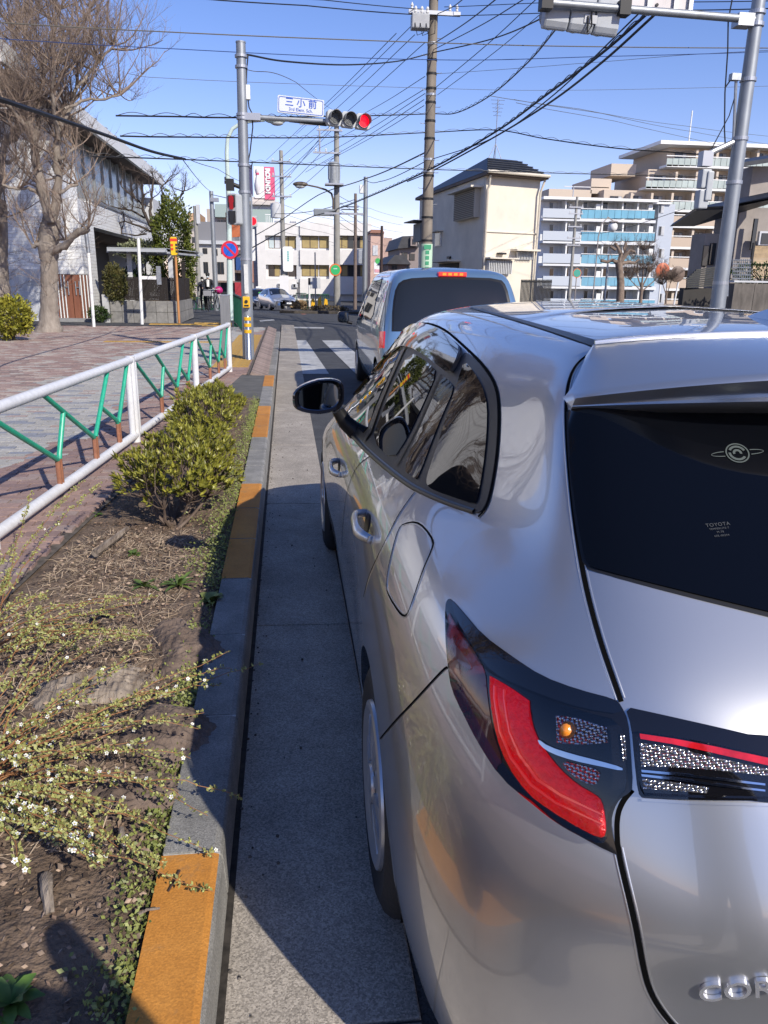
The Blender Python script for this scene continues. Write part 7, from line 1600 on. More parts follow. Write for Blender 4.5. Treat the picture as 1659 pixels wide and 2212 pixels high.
# ------------------------------------------------------------------ oncoming cars beyond the junction
def small_car(name, label, loc, rz, paint, L=4.4, W=1.72, H=1.45, taxi=False, prof=None):
    o = thing(name, label, 'car', loc, rz); hw = W/2; Vn = 24
    # stations along the car from its nose (y = 0) : hood/roof height, belt height, half width
    P = prof or [(0,.55,.55,.62),(.12,.68,.66,.78),(.5,.80,.76,.84),(1.0,.88,.84,.86),(1.25,.95,.88,.86),(1.7,1.22,.92,.86),(2.1,1.40,.94,.86),(2.6,H,.95,.86),(3.1,H-.02,.97,.86),(3.6,H-.12,.99,.86),(3.95,1.15,1.0,.84),(4.25,1.0,.98,.80),(4.4,.62,.6,.70)]
    s = L/4.4; colz = []
    for (y, r, b, w) in P:
        w = w*W/1.72; cab = r > b+.12; colz.append([(-w*.90,y*s,.22),(-w,y*s,.34),(-w*1.0,y*s,.34+(b-.34)*.5),(-w*.97,y*s,b-.02),(-w*(.88 if cab else .90),y*s,b+(.06 if cab else .01)),(-w*(.74 if cab else .70),y*s,b+(r-b)*.75),(-w*(.60 if cab else .45),y*s,r-.01),(0,y*s,r+.02)])
    G = bspl(colz, 4, 4); a, b_ = grid_mesh(G); n = len(a)
    me = bpy.data.meshes.new('body'); me.from_pydata(a+[(-x,y,z) for x,y,z in a], [], [f for f in b_]+[tuple(i+n for i in f[::-1]) for f in b_]); me.validate(); bm = bmesh.new(); bm.from_mesh(me); bmesh.ops.remove_doubles(bm, verts=bm.verts, dist=1e-4); bmesh.ops.recalc_face_normals(bm, faces=bm.faces); bm.to_mesh(me); bm.free(); me.materials.append(paint); me.shade_smooth(); place('body', me, o)
    T = BVHTree.FromPolygons([Vector(v) for v in a]+[Vector((-x,y,z)) for x,y,z in a], [f for f in b_]+[tuple(i+n for i in f[::-1]) for f in b_])
    def cast(p, d, off=.012):
        h, nn, *_ = T.ray_cast(Vector(p), Vector(d)); 
        if h is None: return None
        if nn.dot(Vector(d)) > 0: nn = -nn
        return h+nn*off
    def pan(name, quad, d, m, k=6):
        mb = MB(); vs = []
        for i in range(k+1):
            for j in range(k+1):
                u_, v_ = i/k, j/k; q = Vector(quad[0])*(1-u_)*(1-v_)+Vector(quad[1])*u_*(1-v_)+Vector(quad[2])*u_*v_+Vector(quad[3])*(1-u_)*v_; h = cast(q, d)
                vs.append(h if h is not None else q)
        mb.add(vs, [(i*(k+1)+j,(i+1)*(k+1)+j,(i+1)*(k+1)+j+1,i*(k+1)+j+1) for i in range(k) for j in range(k)]); x = mb.build(name, m, o, fix=True, smooth=True); return x
    zt = H-.05
    w0 = 1.05 if prof else 1.32; pan('windscreen', [(-hw*.80,w0*s,3),(hw*.80,w0*s,3),(hw*.60,2.15*s,3),(-hw*.60,2.15*s,3)], (0,0,-1), mat('windscreen_tint',(.012,.014,.018),rough=.12,spec=.3))
    for sx in (-1,1): pan('side_window', [(sx*2,1.7*s,1.02),(sx*2,3.5*s,1.04),(sx*2,3.2*s,zt-.1),(sx*2,2.2*s,zt-.1)], (-sx,0,0), M_glass)
    for sx in (-1,1): pan('headlamp', [(sx*hw*.50,-1,.62),(sx*hw*.86,-1,.66),(sx*hw*.86,-1,.74),(sx*hw*.50,-1,.70)], (0,1,0), mat('headlamp_glass',(.75,.77,.8),rough=.05,metal=.6,coat=1))
    pan('grille', [(-hw*.5,-1,.36),(hw*.5,-1,.36),(hw*.55,-1,.48),(-hw*.55,-1,.48)], (0,1,0), M_black); pan('number_plate', [(-.17,-1,.46),(.17,-1,.46),(.17,-1,.58),(-.17,-1,.58)], (0,1,0), M_wht, 2)
    for ya in (.85*s,3.5*s):
        for sx in (-1,1):
            mb = MB(); mb.lathe([(.0,0),(.20,.0),(.31,.01),(.315,.16),(0,.17)], n=20, center=(sx*(hw-.01),ya,.31) if sx < 0 else (hw-.16,ya,.31), axis='x'); w = mb.build('wheel', M_rubber, o); mb = MB(); mb.lathe([(.19,0),(0,.01)], n=16, center=(sx*(hw+.004),ya,.31), axis='x'); mb.build('hub_cap', M_cover, w)
    for sx in (-1,1): mb = MB(); mb.ball((sx*(hw+.10),1.6*s,.98), .11,.06,.07,10,6); mb.build('door_mirror', paint, o, smooth=True)
    if taxi: mb = MB(); mb.box(-.2,.2,2.4,2.55,H,H+.14); mb.build('roof_light', M_wht, o, bevel=.03); mb = MB(); mb.box(-.15,.15,1.6,1.62,1.15,1.25); mb.build('sign_plate', mat('taxi_green',(.05,.35,.08),rough=.5), o)
    return o
Yp = 55.0; p = pY(613, 667, Yp); p.z = ground_z(Yp)
pr = [(0,.70,.62,.66),(.10,.80,.72,.82),(.5,.92,.84,.87),(.95,1.03,.92,.87),(1.5,1.22,.93,.86),(2.1,1.42,.96,.86),(2.5,1.49,.98,.86),(3.1,1.46,1.0,.86),(3.7,1.34,1.04,.86),(4.2,1.15,1.05,.82),(4.4,.7,.68,.72)]
small_car('hatchback_car', 'silver hatchback facing the junction beside the office block', (p.x+.1, Yp, p.z), .28, mat('silver_far',(.48,.50,.53),rough=.3,metal=.7,coat=1), 4.45, 1.76, 1.50, prof=pr)
mb = MB()
Yt = 60.0; p = pY(567, 662, Yt); p.z = ground_z(Yt)
small_car('saloon_car', 'black saloon car standing behind the silver hatchback', (p.x+.15, Yt, p.z), .20, mat('black_far',(.02,.02,.024),rough=.2,coat=1), 4.5, 1.70, 1.50, True)
# green railings, bushes and small street furniture at the junction
def green_fence(label, p0, p1, h, n):
    p0 = Vector(p0); p1 = Vector(p1); o = thing('green_railing', label, 'railing', p0); d = p1-p0
    for z in (.15, h): MB().tube([Vector((0,0,z)), d+Vector((0,0,z))], .03, n=6).build('rail', M_dgreen, o)
    for k in range(n+1): q = d*(k/n); MB().tube([q, q+Vector((0,0,h))], .035 if k % 4 == 0 else .014, n=6).build('bar', M_dgreen, o)
    return o
M_dgreen = mat('dark_green_paint', (.012,.09,.05), rough=.45)
a = pY(507, 690, 27.5); b = pY(526, 690, 22); green_fence('dark green railing beside the pale green street lamp', (a.x,27.5,.0), (b.x,22.0,.0), 1.05, 22)
a = pY(664, 665, 48); b = pY(696, 665, 48); green_fence('green railing with yellow plates under the round green sign', (a.x,48,ground_z(48)-.1), (b.x+.4,48,ground_z(48)-.1), 1.15, 10)
a = pY(574, 665, 64); b = pY(592, 665, 62); green_fence('green railing in front of the office shutter', (pY(640,650,58).x,58,ground_z(58)), (pY(662,650,58).x,58,ground_z(58)), 1.2, 7)
a = pY(428, 660, 47); green_fence('low green railing behind the pedestrians', (a.x-1.0,47,ground_z(47)), (a.x+1.2,47,ground_z(47)), .75, 10)
o = thing('striped_marker', 'yellow hanging plates beside the green railing', 'plate', (pY(672,655,47.6).x,47.6,ground_z(47)))
for k in range(3): mb = MB(); x = k*.38; mb.prism([(x,0,.35),(x+.26,0,.35),(x+.2,0,.75+.2*(k%2)),(x+.06,0,.8)], (0,.04,0)); mb.build('yellow_plate', M_yel, o)
for (x, y0, Y, label) in ((668,1,44,'slim white marker post left of the green railing'),(681,1,44,'slim grey post beside the white marker post')):
    p = pY(x, 600, Y); o = thing('marker_post', label, 'post', (p.x,Y,ground_z(Y)-.05)); zt = pY(x, 615 if x == 668 else 545, Y).z-o.location.z; MB().tube([(0,0,0),(0,0,zt)], .05 if x == 668 else .035, n=8).build('pole', M_wht if x == 668 else M_pole, o)
    mb = MB(); mb.box(-.06,.06,-.06,.06,zt,zt+.35) if x == 668 else mb.box(-.28,.28,-.06,-.03,zt*.42,zt*.60); mb.build('cap', M_blackm if x == 668 else M_plas, o)
p = pY(648, 660, 50); leafball('dry straw coloured grass tuft on the traffic island', 'grass_tuft', 'plant', (p.x,50,.02), (.55,.3,.28), 700, .16, mat('straw',(.34,.24,.13),rough=.8,isl=.3), 51, stem=False, base=(p.x,50,ground_z(50)))
p = pY(705, 668, 44); leafball('low brown weeds growing on the traffic island kerb', 'weeds', 'plant', (p.x,44,.0), (1.6,.4,.22), 1200, .12, mat('brown_weed',(.10,.08,.05),rough=.9,isl=.3), 52, stem=False, base=(p.x,44,ground_z(44)))
p = pY(880, 640, 58); leafball('dark green garden bush beyond the van', 'shrub', 'shrub', (p.x,58,1.0), (2.2,.8,1.2), 1600, .2, M_lfd, 53, base=(p.x,58,-.4))
o = thing('traffic_island', 'dark raised traffic island edged with kerb beyond the crossing', 'island', (pY(700,670,43).x,44,ground_z(44))); mb = MB(); mb.prism([(-2.4,0,0),(-1.6,-.9,0),(2.2,-1.1,0),(4,0,0),(4,2,0),(-2.2,2,0)], (0,0,.16)); mb.build('island_top', mat('island_dark',(.07,.06,.05),rough=.9,var=.3), o, bevel=.03)
# number plate, garnish, wiper and bumper line of the van
def vbox(name, x0, x1, z0, z1, m, t=.012):
    y = min(vrear(z0), vrear(z1)); mb = MB(); mb.box(VX+x0, VX+x1, y-t, y+.05, z0, z1); return mb.build(name, m, van, bevel=.004)
pl = vbox('number_plate', -.165, .165, .62, .785, M_wht); vbox('plate_garnish', -.42, .42, .80, .85, M_paint, .03); vbox('bumper_seam', -.72, .72, .545, .552, M_gap, .03)
y = vrear(1.0); MB().tube([(VX-.05, y-.03, .97), (VX+.20, y-.02, 1.02), (VX+.42, y+.0, 1.06)], .010, n=6).build('wiper', M_black, van)
# ------------------------------------------------------------------ planting strip
M_az1 = mat('azalea_leaf', (.11,.12,.016), rough=.42, color2=(.28,.26,.04), scale=9, isl=.45, spec=.45)
M_azst = mat('azalea_stem', (.09,.06,.045), rough=.85, color2=(.16,.12,.095), scale=20)
def leaf(mb, p, a, s, L, w, curl=.15):
    n = a.cross(s); mb.add([p, p+a*L*.45+s*w-n*curl*w, p+a*L-n*L*curl, p+a*L*.45-s*w-n*curl*w, p+a*L*.5+n*w*.12], [(0,1,4),(1,2,4),(2,3,4),(3,0,4)])
def rosette(mb, p, d, rnd, L, n):
    d = d.normalized(); x = d.orthogonal().normalized(); y = d.cross(x)
    for k in range(n):
        a = 2*PI*k/n+rnd.uniform(-.4,.4); e = rnd.uniform(.15,1.1); r = (x*math.cos(a)+y*math.sin(a)); dr = (r*math.cos(e*.9)+d*(.35+math.sin(e))).normalized(); leaf(mb, p+d*rnd.uniform(-.015,.006), dr, dr.cross(d).normalized() if dr.cross(d).length > .01 else x, L*rnd.uniform(.65,1.2), L*.17)
def azalea(label, base, center, rad, n, seed, L=.042):
    rnd = random.Random(seed); o = thing('azalea_bush', label, 'shrub', base); c = Vector(center)-Vector(base); mbl = MB(); mbs = MB()
    forks = []
    for k in range(11):
        a = 2*PI*k/11+rnd.uniform(-.2,.2); d = Vector((math.cos(a)*rad[0]*.45, math.sin(a)*rad[1]*.45, c.z*rnd.uniform(.45,.8))); b0 = Vector((rnd.gauss(0,.03),rnd.gauss(0,.03),-.03))
        f = d+Vector((c.x*.6,c.y*.6,0)); mbs.tube([b0, b0.lerp(f,.5)+Vector((rnd.gauss(0,.02),rnd.gauss(0,.02),.0)), f], [.013,.010,.006], n=6); forks.append(f)
    for i in range(n):
        u_ = rnd.random(); th = rnd.uniform(0,2*PI); ph = math.acos(rnd.uniform(-.25,1)); dd = Vector((math.sin(ph)*math.cos(th), math.sin(ph)*math.sin(th), math.cos(ph)))
        lump = .80+.32*mnoise.noise(dd*2.6+Vector((seed*3.1,0,0))); r = lump*rnd.uniform(.72,1.04); p = c+Vector((dd.x*rad[0]*r, dd.y*rad[1]*r, dd.z*rad[2]*r))
        if p.z < .06: continue
        f = min(forks, key=lambda q: (q-p).length); m = f.lerp(p,.5)+Vector((rnd.gauss(0,.02),rnd.gauss(0,.02),-.01)); mbs.tube([f,m,p], [.0045,.0035,.002], n=4, caps=False)
        out = (dd*.6+(p-f).normalized()*.6+Vector((0,0,.5))); rosette(mbl, p, out, rnd, L, rnd.randint(6,9))
        if rnd.random() < .5: rosette(mbl, m.lerp(p,.6), out, rnd, L*.8, 4)
    mbs.build('stems', M_azst, o); mbl.build('foliage', M_az1, o, fix=False); return o
g = gz(372, 1128, .16); azalea('leafy azalea bush with bare woody stems between railing and kerb', (g.x,g.y,.14), (g.x+.02,g.y+.42,.40), (.44,.80,.26), 460, 61, .05)
azalea('second azalea bush further along the kerb touching the railing', (-.74,7.1,.14), (-.72,6.95,.40), (.36,1.45,.27), 640, 62, .05)
# spiraea: arching stems with tiny leaves and white flowers
M_spst = mat('spiraea_stem', (.22,.09,.035), rough=.7, color2=(.30,.15,.06), scale=14); M_spl = mat('spiraea_leaf', (.17,.185,.05), rough=.5, color2=(.31,.30,.10), scale=12, isl=.35); M_fl = mat('white_petal', (.80,.80,.76), rough=.55); M_bud = mat('flower_bud', (.45,.48,.16), rough=.55)
M_flc = mat('flower_centre', (.55,.45,.10), rough=.6)
def spiraea(label, base, stems, seed, dens=1.0):
    rnd = random.Random(seed); base = Vector(base); o = thing('spiraea_bush', label, 'shrub', base); ms_, ml_, mf, mbd, mc = MB(), MB(), MB(), MB(), MB()
    for (tip, mid_, fl) in stems:
        p0 = Vector((rnd.gauss(0,.04),rnd.gauss(0,.05),-.02)); t_ = Vector(tip)-base; m_ = (Vector(mid_)-base) if mid_ is not None else p0.lerp(t_,.5)+Vector((0,0,rnd.uniform(.06,.22)))
        Q = bez(p0, m_, t_, 18); Q = [q+Vector((rnd.gauss(0,.004),rnd.gauss(0,.004),rnd.gauss(0,.004))) for q in Q]; ms_.tube(Q, [.0032*(1-.7*i/17) for i in range(18)], n=4, caps=False)
        Lt = sum((Q[i+1]-Q[i]).length for i in range(17)); nl = int(Lt*95*dens)
        for k in range(nl):
            u_ = rnd.uniform(.22,1)**.8; i = min(16,int(u_*17)); q = Q[i].lerp(Q[i+1], u_*17-i); d = Vector((rnd.gauss(0,1),rnd.gauss(0,1),rnd.gauss(.4,.8))).normalized()
            for j in range(2): 
                a = (d+Vector((rnd.gauss(0,.6),rnd.gauss(0,.6),rnd.gauss(0,.6)))).normalized(); L = rnd.uniform(.007,.016); s = a.orthogonal().normalized(); ml_.add([q+d*.004, q+d*.004+a*L*.5+s*L*.26, q+d*.004+a*L, q+d*.004+a*L*.5-s*L*.26], [(0,1,2,3)])
            r = rnd.random()
            if r < .34: c = q+d*rnd.uniform(.006,.014); mbd.ball(c, rnd.uniform(.0018,.0030), n=5, k=4)
            if r < fl:
                c = q+d*rnd.uniform(.010,.020); nrm = (d+Vector((0,-.5,.8))).normalized(); x = nrm.orthogonal().normalized(); y = nrm.cross(x); R = rnd.uniform(.0045,.0072)
                for w in range(5):
                    a = 2*PI*w/5; e = x*math.cos(a)+y*math.sin(a); s = nrm.cross(e); mf.add([c+e*R*.15, c+e*R*.6+s*R*.38+nrm*R*.1, c+e*R*1.05+nrm*R*.2, c+e*R*.6-s*R*.38+nrm*R*.1], [(0,1,2,3)])
                mc.ball(c+nrm*.001, R*.22, n=5, k=4)
    for b__, nm_, m__ in ((ms_,'stems',M_spst),(ml_,'leaves',M_spl),(mf,'petals',M_fl),(mbd,'buds',M_bud),(mc,'flower_centres',M_flc)): tag(b__.build(nm_, m__, o, fix=False), kind='stuff')
    return o
def at(x, y, z): return gz(x, y, z)
rs = random.Random(77); stems = []
def st(x, y, z, fl=.03, mid_=None): stems.append((at(x,y,z), mid_, fl))
for (x,y,z,fl) in ((565,1432,.27,.08),(500,1440,.30,.06),(495,1410,.36,.03),(520,1718,.20,.05),(450,1758,.22,.05),(428,1570,.28,.04),(440,1540,.26,.03),(480,1480,.24,.03),(400,1720,.20,.10),(470,1850,.175,.02),(360,1870,.19,.05),(455,1930,.17,.0),
                   (330,1600,.27,.06),(300,1560,.32,.05),(380,1500,.30,.03),(270,1440,.35,.02),(330,1400,.30,.02),(280,1375,.26,.0),(240,1300,.28,.0),(200,1500,.36,.08),(150,1420,.40,.05),(120,1360,.42,.02),(90,1310,.42,.0),(250,1700,.22,.12),(300,1760,.20,.12),(260,1830,.20,.16),(220,1870,.19,.14),(180,1640,.30,.14),(120,1560,.36,.14),(350,1640,.24,.05),(410,1640,.22,.04)): st(x,y,z,fl)
for k in range(24): st(rs.uniform(-40,300), rs.uniform(1380,1900), rs.uniform(.2,.42), rs.choice((.03,.06,.14,.22,.3)))
spiraea('sprawling spiraea with tiny white flowers beside the weathered root', (-.98,1.95,.15), stems, 71)
stems = []
for k in range(16): st(rs.uniform(-60,330), rs.uniform(1230,1420), rs.uniform(.18,.45), rs.choice((0,0,.02)))
for (x,y,z) in ((220,1045,.42),(180,1040,.45),(70,1060,.48),(30,1180,.46),(110,1290,.30),(30,1230,.40),(290,1330,.22),(250,1370,.22),(340,1290,.2),(0,1195,.46)): st(x,y,z,.01)
spiraea('thin spiraea shoots in young leaf reaching towards the railing', (-1.22,2.75,.15), stems, 72, .9)
# weathered half buried root
def root_mound(label, c, rx, ry, h, seed, m, rot=0.0):
    o = thing('weathered_root', label, 'root', (c[0],c[1],.12)); mb = MB(); n, k = 110, 44; vs = []
    for i in range(k+1):
        r = i/k
        for j in range(n):
            a = 2*PI*j/n; x, y = r*rx*math.cos(a), r*ry*math.sin(a); X, Y_ = x*math.cos(rot)-y*math.sin(rot), x*math.sin(rot)+y*math.cos(rot); v = Vector((X*6+seed,Y_*6,0)); lump = 1+.35*mnoise.noise(Vector((math.cos(a)*1.5,math.sin(a)*1.5,seed)))
            z = h*(1-r*r)**.8+.02*mnoise.noise(v*1.0)+.022*abs(mnoise.noise(Vector((x*9,y*34,seed))))+.010*mnoise.noise(v*5)+.006*mnoise.noise(v*14)+.004*mnoise.noise(Vector((x*25,y*110,seed)))-(.05 if i == k else 0); vs.append((X*lump,Y_*lump,z))
    fs = [(i*n+j,i*n+(j+1)%n,(i+1)*n+(j+1)%n,(i+1)*n+j) for i in range(k) for j in range(n)]; mb.add(vs, fs); mb.build('root_wood', m, o, smooth=True, angle=80, fix=False); return o
M_rootw = mat('weathered_wood', (.085,.06,.045), rough=.9, color2=(.34,.285,.23), scale=9, bump=1.0, bscale=20, stretch=(3,.6,1), detail=10); M_rootb = mat('brown_root', (.075,.052,.04), rough=.95, color2=(.20,.15,.12), scale=9, bump=1.0, bscale=40, detail=9)
g = gz(215,1455,.2); root_mound('pale weathered root hump lying under the spiraea', (g.x-.02,g.y,.12), .26, .16, .065, 3.3, M_rootw, .3)
g = gz(345,1560,.2); root_mound('brown cracked root hump beside the grey kerb', (g.x,g.y,.12), .20, .17, .08, 5.1, M_rootb, -.4); g = gz(400,1370,.2); root_mound('brown root hump below the strappy weed', (g.x-.02,g.y,.12), .16, .24, .075, 8.4, M_rootb, .2); g = gz(290,1690,.18); root_mound('dark crumbling root hump near the orange kerb', (g.x,g.y,.12), .17, .11, .06, 9.7, M_rootb, .1)
def stick(label, pts, r, m=None):
    P = [gz(x,y,z) for x,y,z in pts]; o = thing('fallen_stick', label, 'stick', P[0]); MB().tube([p-P[0] for p in P], [r*(1-.3*i/(len(P)-1)) for i in range(len(P))], n=7).build('wood', m or M_rootw, o, smooth=True)
stick('thick grey fallen branch lying under the azalea bush', [(205,1195,.19),(245,1165,.20),(275,1142,.21)], .022); stick('curved grey twig half buried by the dark soil', [(262,1790,.19),(265,1818,.185),(272,1832,.18)], .008); stick('pale bark strip standing in the shaded soil', [(100,1895,.17),(102,1930,.18),(108,1975,.16)], .016); stick('dark twig lying on the orange kerb', [(388,1880,.157),(378,1900,.157),(364,1925,.157)], .003, mat('dark_stick',(.06,.035,.028),rough=.8)); stick('short pale stick near the orange kerb edge', [(300,1975,.17),(318,1965,.175),(345,1962,.17)], .004)
stick('bent brown root loop above the spiraea stems', [(205,1330,.2),(215,1318,.22),(240,1312,.22),(262,1318,.2)], .012, M_rootb)
# small weeds, leafy rosettes, litter
M_weed = mat('weed_leaf', (.045,.085,.018), rough=.5, color2=(.12,.17,.035), scale=14, isl=.35); M_weedl = mat('chickweed_leaf', (.13,.16,.035), rough=.5, color2=(.22,.24,.07), scale=16, isl=.3)
def rosette_weed(label, x, y, n, L, w, m, seed, up=.5):
    rnd = random.Random(seed); g = gz(x,y,.16); g.z = soil_h(g.x,g.y); o = thing('broadleaf_weed', label, 'weed', g); mb = MB()
    for k in range(n):
        a = 2*PI*k/n+rnd.uniform(-.3,.3); e = rnd.uniform(.2,up+.5); d = Vector((math.cos(a)*math.cos(e),math.sin(a)*math.cos(e),math.sin(e))); s = Vector((-math.sin(a),math.cos(a),0)); l_ = L*rnd.uniform(.7,1.15); vs = []; N = 6
        for i in range(N+1):
            t = i/N; c = d*l_*t-Vector((0,0,l_*.35*t*t)); ww = w*l_*math.sin(PI*min(.98,.08+t*.92))**.8*(1+.15*math.sin(t*20+k)); vs += [c-s*ww+Vector((0,0,ww*.3)), c, c+s*ww+Vector((0,0,ww*.3))]
        mb.add(vs, [f for i in range(N) for f in ((i*3,i*3+1,i*3+4,i*3+3),(i*3+1,i*3+2,i*3+5,i*3+4))])
    mb.build('leaves', m, o, fix=False, smooth=True)
rosette_weed('broad leaved green weed in the shaded corner of the soil', 22, 2170, 16, .085, .19, mat('broad_leaf',(.05,.11,.02),rough=.5,color2=(.10,.17,.03),scale=10,isl=.25), 81); rosette_weed('strappy dark green weed above the brown root hump', 385,1262, 13, .13, .09, M_weed, 82); rosette_weed('strappy green weed beside the spiraea shoots', 312,1262, 11, .10, .11, M_weed, 83); rosette_weed('light green crinkled weed against the kerb', 455,1290, 14, .09, .28, M_weedl, 84); rosette_weed('small green weed below the fallen branch', 290,1195, 9, .06, .2, M_weed, 85); rosette_weed('narrow upright weed beside the grey kerb', 432,1425, 7, .10, .08, M_weed, 86, .9); rosette_weed('tiny green weed on the bare soil', 210,1100, 8, .05, .2, M_weed, 87)
rnd = random.Random(91); mbw = MB()
for k in range(2600):                      # creeping weeds along the back of the kerb
    t = rnd.random(); Y_ = 1.1+8.2*t**1.2; dens = mnoise.noise(Vector((Y_*1.7,3,0))); x = -.345-abs(rnd.gauss(0,.035+.05*max(0,dens)))*(2.2 if 3.6 < Y_ < 7 else 1.0)
    if dens < -.22 and rnd.random() < .8: continue
    z = soil_h(x,Y_); hgt = rnd.uniform(0,.05) if Y_ < 3.4 else rnd.uniform(0,.13)
    for j in range(4):
        d = Vector((rnd.gauss(0,1),rnd.gauss(0,1),rnd.gauss(.6,.5))).normalized(); s = d.orthogonal().normalized(); p = Vector((x+rnd.gauss(0,.012),Y_+rnd.gauss(0,.012),z+hgt*rnd.random())); L = rnd.uniform(.007,.018); mbw.add([p,p+d*L*.5+s*L*.3,p+d*L,p+d*L*.5-s*L*.3],[(0,1,2,3)])
tag(mbw.build('creeping_weeds', M_weedl, None, fix=False), 'pale green creeping weeds growing along the back of the kerb', 'weeds', kind='stuff')
M_lit = mat('leaf_litter', (.15,.10,.068), rough=.9, isl=.75); mbl_ = MB()
for k in range(15000):
    Y_ = rnd.uniform(1.0,9.4) if rnd.random() < .25 else rnd.uniform(1.0,4.6); e = brick_edge(Y_); x = rnd.uniform(e+.05,-.35)
    if mnoise.noise(Vector((x*3,Y_*2,5))) < -.12 and rnd.random() < .75: continue
    p = Vector((x,Y_,soil_h(x,Y_)+rnd.uniform(.001,.010))); d = Vector((rnd.gauss(0,1),rnd.gauss(0,1),rnd.gauss(0,.35))).normalized(); s = Vector((-d.y,d.x,rnd.gauss(0,.5))).normalized(); L = rnd.uniform(.005,.022); w = L*rnd.choice((.12,.2,.35,.45)); n_l = d.cross(s); mbl_.add([p,p+d*L*.5+s*w+n_l*w*.4,p+d*L,p+d*L*.5-s*w+n_l*w*.3],[(0,1,2,3)])
tag(mbl_.build('leaf_litter', M_lit, None, fix=False), 'brown dry leaf litter and bark chips scattered over the soil', 'litter', kind='stuff')
mbl_ = MB()
for k in range(1700):
    Y_ = rnd.uniform(1.0,4.4); e = brick_edge(Y_); x = rnd.uniform(e+.1,-.36); p = Vector((x,Y_,soil_h(x,Y_)+.006)); d = Vector((rnd.gauss(0,1),rnd.gauss(0,1),rnd.gauss(0,.4))).normalized(); s = d.orthogonal().normalized(); L = rnd.uniform(.010,.026); w = L*.3; mbl_.add([p,p+d*L*.5+s*w,p+d*L,p+d*L*.5-s*w,p+d*L*.5+Vector((0,0,w*.5))],[(0,1,4),(1,2,4),(2,3,4),(3,0,4)])
tag(mbl_.build('pale_leaf_litter', mat('pale_litter',(.30,.22,.16),rough=.8,isl=.5), None, fix=False), 'pale curled dead leaves lying among the spiraea stems', 'litter', kind='stuff')
mbl_ = MB()
for k in range(3200):                      # dry grass stalks
    Y_ = rnd.uniform(1.7,4.3); x = rnd.uniform(brick_edge(Y_)+.1,-.5); p = Vector((x,Y_,soil_h(x,Y_))); d = Vector((rnd.gauss(0,.7),rnd.gauss(0,.7),rnd.uniform(.0,.5))).normalized(); L = rnd.uniform(.02,.09); mbl_.tube([p,p+d*L*.6,p+d*L+Vector((rnd.gauss(0,.01),rnd.gauss(0,.01),-.01))], [.0016,.0012,.0006], n=3, caps=False)
tag(mbl_.build('dry_stalks', mat('dry_stalk',(.36,.28,.20),rough=.8,isl=.5), None, fix=False), 'dry straw coloured stalks standing in the planting strip', 'stalks', kind='stuff')
mbl_ = MB()
for k in range(160):                      # crumbs in the gutter
    Y_ = rnd.uniform(1.0,9); x = -.17+abs(rnd.gauss(0,.03)) if rnd.random() < .7 else rnd.uniform(-.15,.2); mbl_.ball((x,Y_,.012), rnd.uniform(.002,.006), n=5, k=4)
tag(mbl_.build('gutter_grit', mat('grit',(.10,.09,.08),rough=.9,isl=.7), None, fix=False), 'small grit and crumbs lying in the gutter', 'grit', kind='stuff')
# ------------------------------------------------------------------ people
def figure(name, label, loc, rz, J, R, cloth, skin, trousers, hair, shoe, scale=1.0, cap=None, mask=None):
    """J: joint positions; the body is one continuous skinned surface, clothes/hair are coloured by where they lie"""
    o = thing(name, label, 'person', loc, rz)
    names = list(J); idx = {n: i for i, n in enumerate(names)}
    edges = [('pelvis','waist'),('waist','chest'),('chest','neck'),('neck','head')]
    for s in 'lr': edges += [('chest','sh_'+s),('sh_'+s,'el_'+s),('el_'+s,'wr_'+s),('wr_'+s,'ha_'+s),('pelvis','hip_'+s),('hip_'+s,'kn_'+s),('kn_'+s,'an_'+s),('an_'+s,'toe_'+s)]
    me = bpy.data.meshes.new('body'); me.from_pydata([tuple(Vector(J[n])*scale) for n in names], [(idx[a],idx[b]) for a,b in edges], [])
    ob = bpy.data.objects.new('body', me); col.objects.link(ob); sk = ob.modifiers.new('skin','SKIN'); sv = me.skin_vertices[0].data
    for n in names: r = R.get(n) or R.get(n.split('_')[0]); r = r if isinstance(r, tuple) else (r, r); sv[idx[n]].radius = (r[0]*scale, r[1]*scale)
    sv[idx['pelvis']].use_root = True; sb_ = ob.modifiers.new('sub','SUBSURF'); sb_.levels = 2; sb_.render_levels = 2
    dg = bpy.context.evaluated_depsgraph_get(); dg.update(); m2 = bpy.data.meshes.new_from_object(ob.evaluated_get(dg)); bpy.data.objects.remove(ob)
    m2.materials.clear(); 
    for mm in (cloth, trousers, skin, shoe): m2.materials.append(mm)
    zw = J['waist'][2]*scale-.06; zn = J['neck'][2]*scale+.01; H_ = {n: Vector(J[n])*scale for n in J}
    for p in m2.polygons:
        c = p.center; k = 0
        dn = min(((c-H_[n]).length, n) for n in H_)[1]
        if dn == 'head' or (dn == 'neck' and c.z > zn): k = 2
        elif dn.startswith('ha_'): k = 2
        elif dn.startswith('toe') or dn.startswith('an_'): k = 3
        elif dn.startswith('kn') or dn.startswith('hip') or dn == 'pelvis': k = 1
        p.material_index = k; p.use_smooth = True
    place('body', m2, o); h = H_['head']; s = scale
    MB().ball(h+Vector((0,.012*s,.045*s)), .088*s,.102*s,.10*s, 14, 10).build('hair', hair, o, smooth=True)
    if cap: MB().lathe([(.105*s,0),(.10*s,.06*s),(.06*s,.11*s),(0,.12*s)], n=14, center=h+Vector((0,0,.06*s))).build('cap', cap, o, smooth=True)
    if mask: MB().ball(h+Vector((0,-.07*s,-.035*s)), .058*s,.045*s,.045*s, 10, 6).build('face_mask', mask, o, smooth=True)
    for sx in (-1,1): MB().ball(h+Vector((sx*.033*s,-.088*s,.012*s)), .012*s,n=6,k=4).build('eye', M_blackm, o)
    MB().ball(h+Vector((0,-.10*s,-.02*s)), .014*s,.018*s,.022*s,6,4).build('nose', skin, o)
    return o
